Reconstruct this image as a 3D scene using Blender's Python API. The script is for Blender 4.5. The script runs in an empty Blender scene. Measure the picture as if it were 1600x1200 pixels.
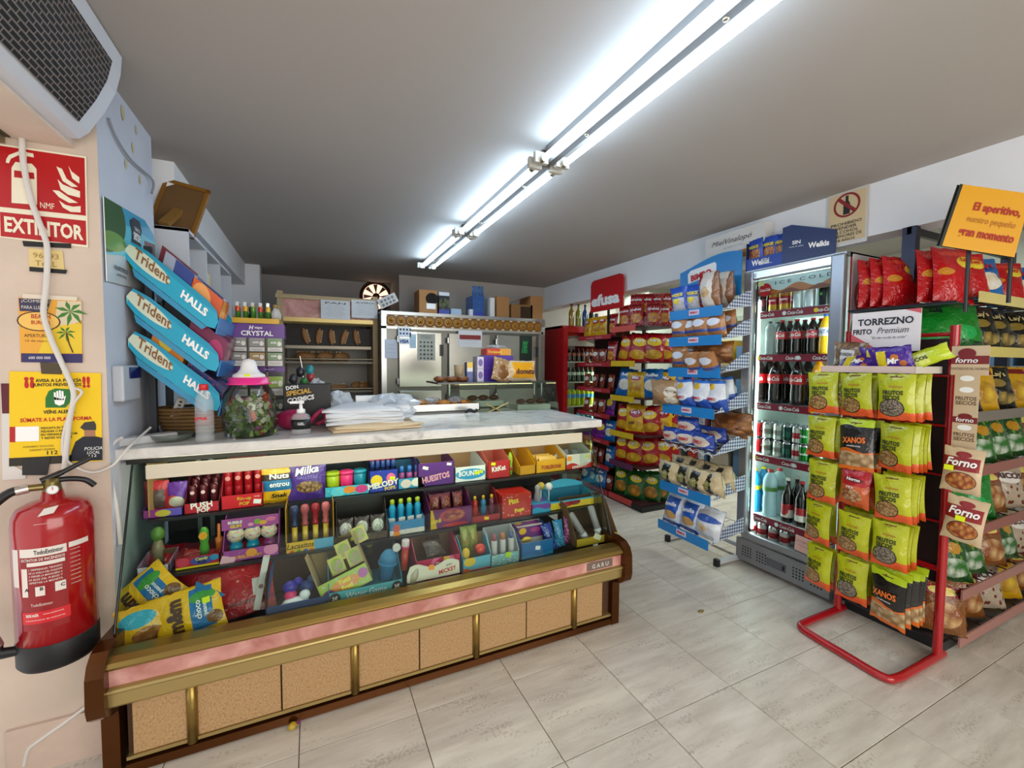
import bpy, bmesh, math, random
from mathutils import Vector, Matrix
random.seed(7)
S = bpy.context.scene
COL = S.collection
R = math.radians

# ------------------------------------------------------------------ camera
F_PX, CAM_H, YAW, PITCH, ROLL = 668.4, 1.45, R(24.88), R(-2.84), R(.366)
_cy, _sy, _cp, _sp = math.cos(YAW), math.sin(YAW), math.cos(PITCH), math.sin(PITCH)
FW = Vector((_sy*_cp, _cy*_cp, _sp))
_r0 = Vector((_cy, -_sy, 0)); _u0 = _r0.cross(FW)
RT = _r0*math.cos(ROLL) + _u0*math.sin(ROLL)
UP = -_r0*math.sin(ROLL) + _u0*math.cos(ROLL)
EYE = Vector((0, 0, CAM_H))
cd = bpy.data.cameras.new('camera'); cam = bpy.data.objects.new('camera', cd); COL.objects.link(cam)
cd.sensor_fit = 'HORIZONTAL'; cd.sensor_width = 36; cd.lens = F_PX/1600*36
cd.clip_start = .02; cd.clip_end = 60
cam.matrix_world = Matrix((( RT.x, UP.x, -FW.x, 0), (RT.y, UP.y, -FW.y, 0), (RT.z, UP.z, -FW.z, CAM_H), (0, 0, 0, 1)))
S.camera = cam

# ------------------------------------------------------------------ world, lights, exposure
w = bpy.data.worlds.new('world'); S.world = w; w.use_nodes = True
w.node_tree.nodes['Background'].inputs[0].default_value = (.80, .90, 1.0, 1)
w.node_tree.nodes['Background'].inputs[1].default_value = 0.45
S.view_settings.view_transform = 'Standard'; S.view_settings.look = 'None'
S.view_settings.gamma = 1; S.view_settings.use_curve_mapping = False
S.view_settings.exposure = 0.88

def area(name, loc, rot, sx, sy, watts, col):
    l = bpy.data.lights.new(name, 'AREA'); l.shape = 'RECTANGLE'; l.size = sx; l.size_y = sy
    l.energy = watts; l.color = col
    o = bpy.data.objects.new(name, l); COL.objects.link(o); o.location = loc; o.rotation_euler = rot
    return o
# daylight through the street door in the left wall
area('daylight_door', (-1.12, 1.20, 1.15), (0, R(-90), 0), 2.0, 1.5, 2.8, (1.0, .76, .56))
area('fill_behind_camera', (1.2, -1.66, 1.35), (R(90), 0, 0), 3.4, 1.9, 43, (1.0, .93, .82))  # added soft fill from an unseen opening behind the camera
# ceiling tubes of the side aisle beyond the beam
area('side_aisle_tube', (4.05, 3.2, 2.44), (0, 0, 0), .12, 3.6, 38, (.90, 1.0, .93))

# ------------------------------------------------------------------ pixel <-> place (photograph frame 1600 x 1200)
def _ray(px, py): return FW + RT*((px-800)/F_PX) - UP*((py-600)/F_PX)
def at_x(px, py, X): d = _ray(px, py); return EYE + d*(X/d.x)
def at_y(px, py, Y): d = _ray(px, py); return EYE + d*(Y/d.y)
def at_z(px, py, Z): d = _ray(px, py); return EYE + d*((Z-CAM_H)/d.z)

# ------------------------------------------------------------------ materials
def lin(c):
    if isinstance(c, str):
        c = c.lstrip('#'); c = tuple(int(c[i:i+2], 16)/255 for i in (0, 2, 4))
        return tuple(x/12.92 if x <= .04045 else ((x+.055)/1.055)**2.4 for x in c) + (1,)
    return tuple(c)[:3] + (1,)
_M = {}
def mat(c, rough=.5, metal=0, spec=None, emit=0, coat=0, alpha=None, noise=0, nscale=20, bump=0, bscale=40):
    key = (c, rough, metal, spec, emit, coat, noise, nscale, bump, bscale)
    if key in _M: return _M[key]
    m = bpy.data.materials.new('paint_'+str(c).strip('#')); m.use_nodes = True
    nt = m.node_tree; b = nt.nodes['Principled BSDF']
    b.inputs['Base Color'].default_value = lin(c); b.inputs['Roughness'].default_value = rough
    b.inputs['Metallic'].default_value = metal
    if spec is not None: b.inputs['Specular IOR Level'].default_value = spec
    if coat: b.inputs['Coat Weight'].default_value = coat; b.inputs['Coat Roughness'].default_value = .08
    if emit: b.inputs['Emission Color'].default_value = lin(c); b.inputs['Emission Strength'].default_value = emit
    if noise or bump:
        tc = nt.nodes.new('ShaderNodeTexCoord')
    if noise:
        n = nt.nodes.new('ShaderNodeTexNoise'); n.inputs['Scale'].default_value = nscale; n.inputs['Detail'].default_value = 5
        mx = nt.nodes.new('ShaderNodeMix'); mx.data_type = 'RGBA'
        L = lin(c); mx.inputs[6].default_value = tuple(v*(1-noise) for v in L[:3])+(1,)
        mx.inputs[7].default_value = tuple(min(1, v*(1+noise)) for v in L[:3])+(1,)
        nt.links.new(tc.outputs['Object'], n.inputs['Vector']); nt.links.new(n.outputs['Fac'], mx.inputs[0])
        nt.links.new(mx.outputs[2], b.inputs['Base Color'])
    if bump:
        n2 = nt.nodes.new('ShaderNodeTexNoise'); n2.inputs['Scale'].default_value = bscale; n2.inputs['Detail'].default_value = 4
        bp = nt.nodes.new('ShaderNodeBump'); bp.inputs['Strength'].default_value = bump; bp.inputs['Distance'].default_value = .01
        nt.links.new(tc.outputs['Object'], n2.inputs['Vector']); nt.links.new(n2.outputs['Fac'], bp.inputs['Height'])
        nt.links.new(bp.outputs['Normal'], b.inputs['Normal'])
    _M[key] = m
    return m
def glass(name, tint='#e8f4ee', refl=1.0, rough=.0, keep=.96):
    if name in _M: return _M[name]
    m = bpy.data.materials.new(name); m.use_nodes = True; nt = m.node_tree; nt.nodes.clear()
    out = nt.nodes.new('ShaderNodeOutputMaterial'); tr = nt.nodes.new('ShaderNodeBsdfTransparent'); gl = nt.nodes.new('ShaderNodeBsdfGlossy')
    fr = nt.nodes.new('ShaderNodeFresnel'); fr.inputs[0].default_value = 1.45
    ml = nt.nodes.new('ShaderNodeMath'); ml.operation = 'MULTIPLY'; ml.inputs[1].default_value = refl
    t = lin(tint); tr.inputs[0].default_value = tuple(v*keep for v in t[:3])+(1,); gl.inputs['Roughness'].default_value = rough
    mx = nt.nodes.new('ShaderNodeMixShader')
    nt.links.new(fr.outputs[0], ml.inputs[0]); nt.links.new(ml.outputs[0], mx.inputs[0])
    nt.links.new(tr.outputs[0], mx.inputs[1]); nt.links.new(gl.outputs[0], mx.inputs[2]); nt.links.new(mx.outputs[0], out.inputs[0])
    _M[name] = m; return m
def clearfilm(name, col, cover, rough=.15):
    """clear plastic: partly see-through, glossy"""
    if name in _M: return _M[name]
    m = bpy.data.materials.new(name); m.use_nodes = True; b = m.node_tree.nodes['Principled BSDF']
    b.inputs['Base Color'].default_value = lin(col); b.inputs['Alpha'].default_value = cover; b.inputs['Roughness'].default_value = rough
    _M[name] = m; return m
def printed(name, base, layers, rough=.28, metal=0, coat=.3, crinkle=.0, aspect=1.0):
    """flat print on packaging in UV space: layers of bands, rectangles, ellipses, speckled food pictures"""
    if name in _M: return _M[name]
    m = bpy.data.materials.new(name); m.use_nodes = True; nt = m.node_tree; N = nt.nodes.new; Lk = nt.links.new
    b = nt.nodes['Principled BSDF']; b.inputs['Roughness'].default_value = rough; b.inputs['Metallic'].default_value = metal
    if coat: b.inputs['Coat Weight'].default_value = coat; b.inputs['Coat Roughness'].default_value = .1
    uv = N('ShaderNodeUVMap'); sep = N('ShaderNodeSeparateXYZ'); Lk(uv.outputs[0], sep.inputs[0]); U, V = sep.outputs[0], sep.outputs[1]
    def mth(op, a, c=None, d=None):
        n = N('ShaderNodeMath'); n.operation = op
        for i, x in enumerate((a, c, d)):
            if x is None: continue
            if isinstance(x, (int, float)): n.inputs[i].default_value = x
            else: Lk(x, n.inputs[i])
        return n.outputs[0]
    cur = lin(base)
    def over(mask, col):
        nonlocal cur
        mx = N('ShaderNodeMix'); mx.data_type = 'RGBA'; Lk(mask, mx.inputs[0])
        if isinstance(cur, tuple): mx.inputs[6].default_value = cur
        else: Lk(cur, mx.inputs[6])
        if isinstance(col, (tuple, str)): mx.inputs[7].default_value = lin(col)
        else: Lk(col, mx.inputs[7])
        cur = mx.outputs[2]
    def spk(a, c, sc):
        vo = N('ShaderNodeTexVoronoi'); vo.inputs['Scale'].default_value = sc
        mp = N('ShaderNodeMapping'); mp.inputs['Scale'].default_value = (1, aspect, 1); Lk(uv.outputs[0], mp.inputs[0]); Lk(mp.outputs[0], vo.inputs['Vector'])
        mx = N('ShaderNodeMix'); mx.data_type = 'RGBA'; mx.inputs[6].default_value = lin(a); mx.inputs[7].default_value = lin(c)
        Lk(mth('MULTIPLY', vo.outputs['Distance'], 1.4), mx.inputs[0]); return mx.outputs[2]
    def box_mask(u0, u1, v0, v1):
        a = mth('MULTIPLY', mth('GREATER_THAN', U, u0), mth('LESS_THAN', U, u1))
        c = mth('MULTIPLY', mth('GREATER_THAN', V, v0), mth('LESS_THAN', V, v1)); return mth('MULTIPLY', a, c)
    def ell_mask(cu, cv, ru, rv):
        a = mth('POWER', mth('ABSOLUTE', mth('DIVIDE', mth('SUBTRACT', U, cu), ru)), 2)
        c = mth('POWER', mth('ABSOLUTE', mth('DIVIDE', mth('SUBTRACT', V, cv), rv)), 2); return mth('LESS_THAN', mth('ADD', a, c), 1)
    for l in layers:
        k = l[0]
        if k == 'rect': over(box_mask(*l[1:5]), l[5])
        elif k == 'band': over(box_mask(-1, 2, l[1], l[2]), l[3])
        elif k == 'wave':   # below a wavy line v < l[1]
            wv = mth('ADD', mth('MULTIPLY', mth('SINE', mth('MULTIPLY_ADD', U, l[3], l[4] if len(l) > 5 else 0.)), l[2]), l[1])
            over(mth('LESS_THAN', V, wv), l[-1])
        elif k == 'ell': over(ell_mask(*l[1:5]), l[5])
        elif k == 'sell': over(ell_mask(*l[1:5]), spk(l[5], l[6], l[7]))
        elif k == 'srect': over(box_mask(*l[1:5]), spk(l[5], l[6], l[7]))
        elif k == 'diag':  # u*a + v*b < c
            over(mth('LESS_THAN', mth('ADD', mth('MULTIPLY', U, l[1]), mth('MULTIPLY', V, l[2])), l[3]), l[4])
        elif k == 'check':
            ch = N('ShaderNodeTexChecker'); ch.inputs['Scale'].default_value = l[1]; ch.inputs[1].default_value = lin(l[2]); ch.inputs[2].default_value = lin(l[3])
            Lk(uv.outputs[0], ch.inputs['Vector']); cur = ch.outputs[0]
        elif k == 'dots':
            vo = N('ShaderNodeTexVoronoi'); vo.inputs['Scale'].default_value = l[1]; Lk(uv.outputs[0], vo.inputs['Vector'])
            over(mth('LESS_THAN', vo.outputs['Distance'], l[2]), vo.outputs['Color'] if l[3] == 'any' else l[3])
    if isinstance(cur, tuple): b.inputs['Base Color'].default_value = cur
    else: Lk(cur, b.inputs['Base Color'])
    if crinkle:
        tc = N('ShaderNodeTexCoord'); n2 = N('ShaderNodeTexNoise'); n2.inputs['Scale'].default_value = 28; n2.inputs['Detail'].default_value = 3
        n2.inputs['Distortion'].default_value = 1.2
        bp = N('ShaderNodeBump'); bp.inputs['Strength'].default_value = crinkle; bp.inputs['Distance'].default_value = .012
        Lk(tc.outputs['Object'], n2.inputs['Vector']); Lk(n2.outputs['Fac'], bp.inputs['Height']); Lk(bp.outputs['Normal'], b.inputs['Normal'])
        Lk(bp.outputs['Normal'], b.inputs['Coat Normal'])
    _M[name] = m; return m

# ------------------------------------------------------------------ lettering
_T = {}
def glyphs(s, bold=.0, shear=0., space=1.0):
    key = (s, bold, shear, space)
    if key in _T: return _T[key]
    c = bpy.data.curves.new('t', 'FONT'); c.body = s; c.size = 1; c.offset = bold; c.shear = shear; c.space_character = space
    c.resolution_u = 2; c.fill_mode = 'FRONT'
    o = bpy.data.objects.new('t', c); COL.objects.link(o)
    me = bpy.data.meshes.new_from_object(o.evaluated_get(bpy.context.evaluated_depsgraph_get()))
    vs = [(v.co.x, v.co.y) for v in me.vertices]; fs = [tuple(p.vertices) for p in me.polygons]
    bpy.data.objects.remove(o); bpy.data.curves.remove(c); bpy.data.meshes.remove(me)
    if not vs: vs = [(0, 0)]
    x0 = min(v[0] for v in vs); x1 = max(v[0] for v in vs); y0 = min(v[1] for v in vs); y1 = max(v[1] for v in vs)
    vs = [(x-x0, y-y0) for x, y in vs]
    _T[key] = (vs, fs, x1-x0, y1-y0); return _T[key]

# ------------------------------------------------------------------ mesh builder
class B:
    def __init__(s): s.v = []; s.f = []; s.mi = []; s.ms = []; s.sm = []; s.uv = {}; s.T = Matrix()
    def m(s, mt):
        if mt not in s.ms: s.ms.append(mt)
        return s.ms.index(mt)
    def add(s, vs, fs, mt, smooth=False, uvs=None):
        o = len(s.v); s.v += [s.T @ Vector(p) for p in vs]; k = s.m(mt)
        for i, f in enumerate(fs):
            if uvs: s.uv[len(s.f)] = uvs[i]
            s.f.append(tuple(o+j for j in f)); s.mi.append(k); s.sm.append(smooth)
        return s
    def box(s, x0, x1, y0, y1, z0, z1, mt, face=None, facemat=None):
        vs = [(x, y, z) for z in (z0, z1) for y in (y0, y1) for x in (x0, x1)]
        F = {'-z': (0, 2, 3, 1), '+z': (4, 5, 7, 6), '-y': (0, 1, 5, 4), '+y': (3, 2, 6, 7), '-x': (2, 0, 4, 6), '+x': (1, 3, 7, 5)}
        U = [(0, 0), (1, 0), (1, 1), (0, 1)]
        o = len(s.v); s.v += [s.T @ Vector(p) for p in vs]
        for k, f in F.items():
            s.uv[len(s.f)] = U; s.f.append(tuple(o+j for j in f)); s.sm.append(False)
            s.mi.append(s.m(facemat if face and (k in face) else mt))
        return s
    def bx(s, c, d, mt, **k):
        return s.box(c[0]-d[0]/2, c[0]+d[0]/2, c[1]-d[1]/2, c[1]+d[1]/2, c[2]-d[2]/2, c[2]+d[2]/2, mt, **k)
    def quad(s, a, b_, c, d, mt):
        return s.add([a, b_, c, d], [(0, 1, 2, 3)], mt, uvs=[[(0, 0), (1, 0), (1, 1), (0, 1)]])
    def poly(s, pts, mt): return s.add(pts, [tuple(range(len(pts)))], mt)
    def prism(s, poly, axis, a, b_, mt, smooth=False):
        """poly: 2-D points in the plane normal to axis (x: (y,z); y: (x,z); z: (x,y))"""
        n = len(poly)
        def P(p, t): return (t, p[0], p[1]) if axis == 'x' else ((p[0], t, p[1]) if axis == 'y' else (p[0], p[1], t))
        vs = [P(p, a) for p in poly]+[P(p, b_) for p in poly]
        fs = [(i, (i+1) % n, n+(i+1) % n, n+i) for i in range(n)]
        s.add(vs, fs, mt, smooth); s.add(vs[:n], [tuple(range(n-1, -1, -1))], mt); s.add(vs[n:], [tuple(range(n))], mt); return s
    def tube(s, pts, r, mt, seg=8, cap=True):
        pts = [Vector(p) for p in pts]; n = len(pts); vs = []; fs = []
        rr = r if isinstance(r, (list, tuple)) else [r]*n
        t0 = (pts[1]-pts[0]).normalized(); a = t0.orthogonal().normalized()
        for i, p in enumerate(pts):
            t = (pts[min(i+1, n-1)]-pts[max(i-1, 0)]).normalized()
            a = (a - t*a.dot(t));
            if a.length < 1e-6: a = t.orthogonal()
            a.normalize(); c = t.cross(a)
            vs += [p+(a*math.cos(2*math.pi*k/seg)+c*math.sin(2*math.pi*k/seg))*rr[i] for k in range(seg)]
        for i in range(n-1):
            for k in range(seg):
                k2 = (k+1) % seg; fs.append((i*seg+k, i*seg+k2, (i+1)*seg+k2, (i+1)*seg+k))
        s.add(vs, fs, mt, True)
        if cap: s.add(vs[:seg], [tuple(range(seg-1, -1, -1))], mt); s.add(vs[-seg:], [tuple(range(seg))], mt)
        return s
    def lathe(s, prof, mt, c=(0, 0, 0), seg=16, axis='z', a0=0, smooth=True, sx=1, sy=1, cap=True):
        """prof: list of (r, h[, material])"""
        vs = []; n = len(prof)
        for p in prof:
            for k in range(seg):
                a = a0+2*math.pi*k/seg; x, y = p[0]*math.cos(a)*sx, p[0]*math.sin(a)*sy
                q = (x, y, p[1]) if axis == 'z' else ((p[1], x, y) if axis == 'x' else (y, p[1], x))
                vs.append((c[0]+q[0], c[1]+q[1], c[2]+q[2]))
        base = len(s.v); s.v += [s.T @ Vector(p) for p in vs]
        for i in range(n-1):
            k_ = s.m(prof[i][2] if len(prof[i]) > 2 else mt)
            for k in range(seg):
                k2 = (k+1) % seg
                s.uv[len(s.f)] = [(k/seg, i/(n-1)), ((k+1)/seg, i/(n-1)), ((k+1)/seg, (i+1)/(n-1)), (k/seg, (i+1)/(n-1))]
                s.f.append((base+i*seg+k, base+i*seg+k2, base+(i+1)*seg+k2, base+(i+1)*seg+k)); s.mi.append(k_); s.sm.append(smooth)
        for ring, rev, i in ((0, True, 0), (n-1, False, n-1)):
            if cap and prof[i][0] > 1e-4:
                idx = [base+ring*seg+k for k in range(seg)]
                s.f.append(tuple(reversed(idx)) if rev else tuple(idx)); s.sm.append(False)
                s.mi.append(s.m(prof[min(i, n-2)][2] if len(prof[min(i, n-2)]) > 2 else mt))
        return s
    def cyl(s, p0, p1, r, mt, seg=12, r2=None): return s.tube([p0, p1], [r, r if r2 is None else r2], mt, seg)
    def blob(s, c, d, mt, seg=10, rings=7, jitter=0):
        vs = []; fs = []
        for i in range(rings+1):
            th = math.pi*i/rings
            for k in range(seg):
                ph = 2*math.pi*k/seg; j = 1+random.uniform(-jitter, jitter)
                vs.append((c[0]+d[0]/2*math.sin(th)*math.cos(ph)*j, c[1]+d[1]/2*math.sin(th)*math.sin(ph)*j, c[2]+d[2]/2*math.cos(th)))
        for i in range(rings):
            for k in range(seg):
                k2 = (k+1) % seg; fs.append((i*seg+k, (i+1)*seg+k, (i+1)*seg+k2, i*seg+k2))
        return s.add(vs, fs, mt, True)
    def disc(s, c, n, r, mt, seg=20, sy=1, up=(0, 0, 1)):
        n = Vector(n).normalized(); v = (Vector(up)-n*Vector(up).dot(n)); v = v.normalized() if v.length > 1e-6 else n.orthogonal().normalized(); u = v.cross(n)
        return s.add([Vector(c)+u*math.cos(2*math.pi*k/seg)*r+v*math.sin(2*math.pi*k/seg)*r*sy for k in range(seg)], [tuple(range(seg))], mt,
                     uvs=[[(.5+.5*math.cos(2*math.pi*k/seg), .5+.5*math.sin(2*math.pi*k/seg)) for k in range(seg)]])
    def text(s, t, o, ux, uy, h, mt, align='c', bold=.0, shear=0., width=None, fn=None, space=1.0):
        """o: where the text's base centre (or left end) sits; h: letter height; width: squeeze or stretch to it"""
        vs, fs, W, Hh = glyphs(t, bold, shear, space); k = h/max(Hh, 1e-6); kx = k if width is None else width/max(W, 1e-6)
        dx = -W/2 if align == 'c' else (0 if align == 'l' else -W)
        o, ux, uy = Vector(o), Vector(ux), Vector(uy)
        pts = [o+ux*((x+dx)*kx)+uy*(y*k) for x, y in vs]
        if fn: pts = [fn(p) for p in pts]
        return s.add(pts, fs, mt)
    def mesh(s, name):
        me = bpy.data.meshes.new(name); me.from_pydata([tuple(p) for p in s.v], [], s.f)
        for m_ in s.ms: me.materials.append(m_)
        me.polygons.foreach_set('material_index', s.mi); me.polygons.foreach_set('use_smooth', s.sm)
        if s.uv:
            L = me.uv_layers.new(name='UVMap')
            for fi, u in s.uv.items():
                st = me.polygons[fi].loop_start
                for j, q in enumerate(u): L.data[st+j].uv = q
        me.update(); return me
def link(name, me, parent=None, loc=None, rot=None):
    o = bpy.data.objects.new(name, me); COL.objects.link(o)
    if parent: o.parent = parent
    if loc is not None: o.location = loc
    if rot is not None: o.rotation_euler = rot if isinstance(rot, (tuple, list)) else (0, 0, rot)
    return o
def part(name, b, parent, loc=None, rot=None, label=None, bevel=0):
    o = link(name, b.mesh(name) if isinstance(b, B) else b, parent, loc, rot)
    if label: o['label'] = label
    if bevel: bev(o, bevel)
    return o
def bev(o, w_, seg=2):
    md = o.modifiers.new('bevel', 'BEVEL'); md.width = w_; md.segments = seg; md.limit_method = 'ANGLE'; md.angle_limit = R(40)
    return o
def tag(o, label, cat, group=None, kind=None):
    o['label'] = label; o['category'] = cat
    if group: o['group'] = group
    if kind: o['kind'] = kind
    return o
def thing(name, label, cat, loc=(0, 0, 0), rot=0, group=None):
    return tag(link(name, None, None, loc, rot), label, cat, group)
def single(name, b, label, cat, loc=(0, 0, 0), rot=0, group=None, bevel=0):
    o = tag(link(name, b.mesh(name) if isinstance(b, B) else b, None, loc, rot), label, cat, group)
    if bevel: bev(o, bevel)
    return o
def struct(name, b, parent=None, label=None):
    o = link(name, b.mesh(name), parent)
    if not parent: o['kind'] = 'structure'
    if label: o['label'] = label
    return o
def again(o, label, loc, rot=0, group=None):
    """a copy of a thing and its parts, with its own label"""
    c = o.copy(); COL.objects.link(c); c.location = loc; c.rotation_euler = rot if isinstance(rot, (tuple, list)) else (0, 0, rot)
    c['label'] = label
    if group: c['group'] = group
    for ch in list(o.children):
        d = ch.copy(); COL.objects.link(d); d.parent = c
        for g in list(ch.children):
            e = g.copy(); COL.objects.link(e); e.parent = d
    return c
ORD = ['first', 'second', 'third', 'fourth', 'fifth', 'sixth', 'seventh', 'eighth', 'ninth', 'tenth', 'eleventh', 'twelfth']

# common colours
WHITE = mat('#f2f1ee', .5); PAPER = mat('#efece6', .7); BLACK = mat('#0c0c0d', .45); DGREY = mat('#26272a', .5); RED = mat('#c80d18', .35, coat=.3)
INKK = mat('#121214', .6); INKR = mat('#c4121c', .6); INKW = mat('#f6f5f2', .6); YEL = mat('#f6d50a', .45); LIME = mat('#e2f200', .5)
CARD = mat('#a87848', .8, noise=.12, nscale=30); STEEL = mat('#b9bcbb', .28, 1.0); CHROME = mat('#d8dadb', .12, 1.0)
# ================================================================== the room
def stone_tile():
    m = bpy.data.materials.new('travertine_tile'); m.use_nodes = True; nt = m.node_tree; N = nt.nodes.new; Lk = nt.links.new; b = nt.nodes['Principled BSDF']
    geo = N('ShaderNodeNewGeometry'); oi = N('ShaderNodeObjectInfo')
    mp = N('ShaderNodeMapping'); mp.inputs['Scale'].default_value = (1.3, 7, 1); Lk(geo.outputs['Position'], mp.inputs['Vector'])
    ad = N('ShaderNodeVectorMath'); ad.operation = 'ADD'; Lk(mp.outputs[0], ad.inputs[0])
    sc = N('ShaderNodeMath'); sc.operation = 'MULTIPLY'; sc.inputs[1].default_value = 37; Lk(oi.outputs['Random'], sc.inputs[0]); Lk(sc.outputs[0], ad.inputs[1])
    n1 = N('ShaderNodeTexNoise'); n1.inputs['Scale'].default_value = 2.2; n1.inputs['Detail'].default_value = 6; n1.inputs['Roughness'].default_value = .62; Lk(ad.outputs[0], n1.inputs['Vector'])
    r1 = N('ShaderNodeValToRGB'); r1.color_ramp.elements[0].position = .33; r1.color_ramp.elements[0].color = lin('#c2b8aa'); r1.color_ramp.elements[1].position = .66; r1.color_ramp.elements[1].color = lin('#dcd4c7')
    Lk(n1.outputs['Fac'], r1.inputs[0])
    n2 = N('ShaderNodeTexNoise'); n2.inputs['Scale'].default_value = 85; n2.inputs['Detail'].default_value = 3; Lk(geo.outputs['Position'], n2.inputs['Vector'])
    n3 = N('ShaderNodeTexNoise'); n3.inputs['Scale'].default_value = 3.0; Lk(ad.outputs[0], n3.inputs['Vector'])
    mu = N('ShaderNodeMath'); mu.operation = 'MULTIPLY'; Lk(n2.outputs['Fac'], mu.inputs[0]); Lk(n3.outputs['Fac'], mu.inputs[1])
    r2 = N('ShaderNodeValToRGB'); r2.color_ramp.elements[0].position = .32; r2.color_ramp.elements[0].color = (0, 0, 0, 1); r2.color_ramp.elements[1].position = .40; r2.color_ramp.elements[1].color = (1, 1, 1, 1)
    Lk(mu.outputs[0], r2.inputs[0])
    ml = N('ShaderNodeMath'); ml.operation = 'MULTIPLY'; ml.inputs[1].default_value = .38; Lk(r2.outputs[0], ml.inputs[0])
    mx = N('ShaderNodeMix'); mx.data_type = 'RGBA'; Lk(ml.outputs[0], mx.inputs[0]); Lk(r1.outputs[0], mx.inputs[6]); mx.inputs[7].default_value = lin('#857763')
    Lk(mx.outputs[2], b.inputs['Base Color']); b.inputs['Roughness'].default_value = .36
    bp = N('ShaderNodeBump'); bp.inputs['Strength'].default_value = .12; bp.inputs['Distance'].default_value = .004; Lk(n2.outputs['Fac'], bp.inputs['Height']); Lk(bp.outputs[0], b.inputs['Normal'])
    return m
TILE = stone_tile()
PLASTER = mat('#ebebec', .85, noise=.06, nscale=3, bump=.12, bscale=18)
CEIL = mat('#aea7a1', .9, noise=.05, nscale=1.5, bump=.1, bscale=9)
BLUEWALL = mat('#c3c8d4', .8, noise=.08, nscale=4, bump=.25, bscale=14)
JAMB = mat('#d2bfae', .85, noise=.22, nscale=4, bump=.35, bscale=16)
DARKWALL = mat('#a39d98', .9, noise=.08, nscale=3)
GREENWALL = mat('#bfc4b8', .75, noise=.05, nscale=2)

TS, TOX, TOY, TTH = .4383, .368, 1.702, R(.327)
b = B().box(-1.35, 5.3, -1.75, 6.2, -.06, -.008, mat('#6d6357', .9))
floor = struct('floor', b, label='grey travertine-look tiled shop floor')
g = .0016; h = TS/2-g; k = .0012
tb = B(); vs = [(-h, -h, -.012), (h, -h, -.012), (h, h, -.012), (-h, h, -.012), (-h, -h, -k), (h, -h, -k), (h, h, -k), (-h, h, -k), (-h+k, -h+k, 0), (h-k, -h+k, 0), (h-k, h-k, 0), (-h+k, h-k, 0)]
tb.add(vs, [(0, 1, 5, 4), (1, 2, 6, 5), (2, 3, 7, 6), (3, 0, 4, 7), (4, 5, 9, 8), (5, 6, 10, 9), (6, 7, 11, 10), (7, 4, 8, 11), (8, 9, 10, 11)], TILE)
tme = tb.mesh('tile')
for i in range(-4, 11):
    for j in range(-7, 10):
        x, y = (i+.5)*TS, (j+.5)*TS
        X = TOX+x*math.cos(TTH)-y*math.sin(TTH); Y = TOY+x*math.sin(TTH)+y*math.cos(TTH)
        link('tile', tme, floor, (X, Y, 0), TTH)

CH = 2.5
struct('ceiling', B().box(-1.35, 5.3, -1.75, 6.2, CH, CH+.1, CEIL))
# left wall: street door opening Y .35 .. 2.02, jamb, pillar, then the wall set back
b = B()
b.box(-1.05, -.68, 2.02, 2.60, 0, CH, BLUEWALL, face=('-y',), facemat=JAMB)
b.box(-1.05, -.78, 2.60, 6.1, 0, CH, BLUEWALL)
b.box(-1.05, -.74, .35, 2.02, 2.18, CH, JAMB)
b.box(-1.05, -.74, -1.7, .35, 0, CH, BLUEWALL)
wl = struct('wall_left', b)
struct('trim_1', B().box(-.78, -.655, 2.86, 5.45, 2.27, CH, PLASTER), label='boxed plaster soffit along the top of the left wall')
b = B().box(-.78, -.52, 5.45, 5.62, 0, CH, PLASTER); struct('trim_2', b, label='narrow plaster column in the far left corner')
b = B().box(-.98, -.685, 2.005, 2.02, 0, .17, mat('#cdb6a6', .5, noise=.1)); struct('baseboard_left', b)
# back wall: deep on the left, forward on the right
b = B().box(-1.05, .95, 6.0, 6.15, 0, CH, DARKWALL); b.box(.95, 5.2, 5.3, 6.15, 0, CH, mat('#b5ada6', .85, noise=.05, nscale=2)); struct('wall_back', b)
# beam above the opening to the side aisle, and the aisle's far wall
struct('wall_right', B().box(2.95, 3.12, -1.7, 5.3, 2.20, CH, PLASTER), label='white plaster beam over the shelves on the right')
b = B().box(5.0, 5.15, -1.7, 5.3, 0, CH, GREENWALL); b.box(4.2, 5.0, 4.6, 5.3, 0, CH, GREENWALL); struct('wall_aisle', b, label='pale green wall of the side aisle')
b = B()
for y in (4.05, 3.3, 2.5): b.box(4.93, 5.0, y, y+.07, 0, 2.3, WHITE)
b.box(4.9, 5.0, -1.0, 5.2, 2.0, 2.06, mat('#8f9a8c', .6)); struct('trim_3', b, label='white uprights on the side aisle wall')
# front wall behind the camera with an unseen opening for the added fill
b = B().box(-1.05, -.6, -1.85, -1.7, 0, CH, PLASTER); b.box(3.05, 5.2, -1.85, -1.7, 0, CH, PLASTER); b.box(-.6, 3.05, -1.85, -1.7, 2.35, CH, PLASTER); b.box(-.6, 3.05, -1.85, -1.7, 0, .35, PLASTER)
struct('wall_front', b)

# shutter rail in the door's lintel
b = B()
for i, x in enumerate((-.985, -.95, -.915)): b.box(x, x+.012, .38, 2.0, 2.155, 2.18, mat('#8c7f63', .5, .6))
b.box(-1.0, -.89, .38, 2.0, 2.176, 2.18, mat('#4b4538', .7)); struct('trim_4', b, label='grooved rail of the roller shutter over the door')
# plaster patches over old holes on the left pillar
PATCH = mat('#c3b793', .9, noise=.1)
b = B()
for px, py, r_ in ((192, 176, .018), (213, 203, .012), (208, 231, .014), (197, 256, .013), (219, 280, .013)):
    p = at_x(px, py, -.678); b.disc(p, (1, 0, 0), r_, PATCH, sy=1.6)
struct('plaster_patch', b, wl)

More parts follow.
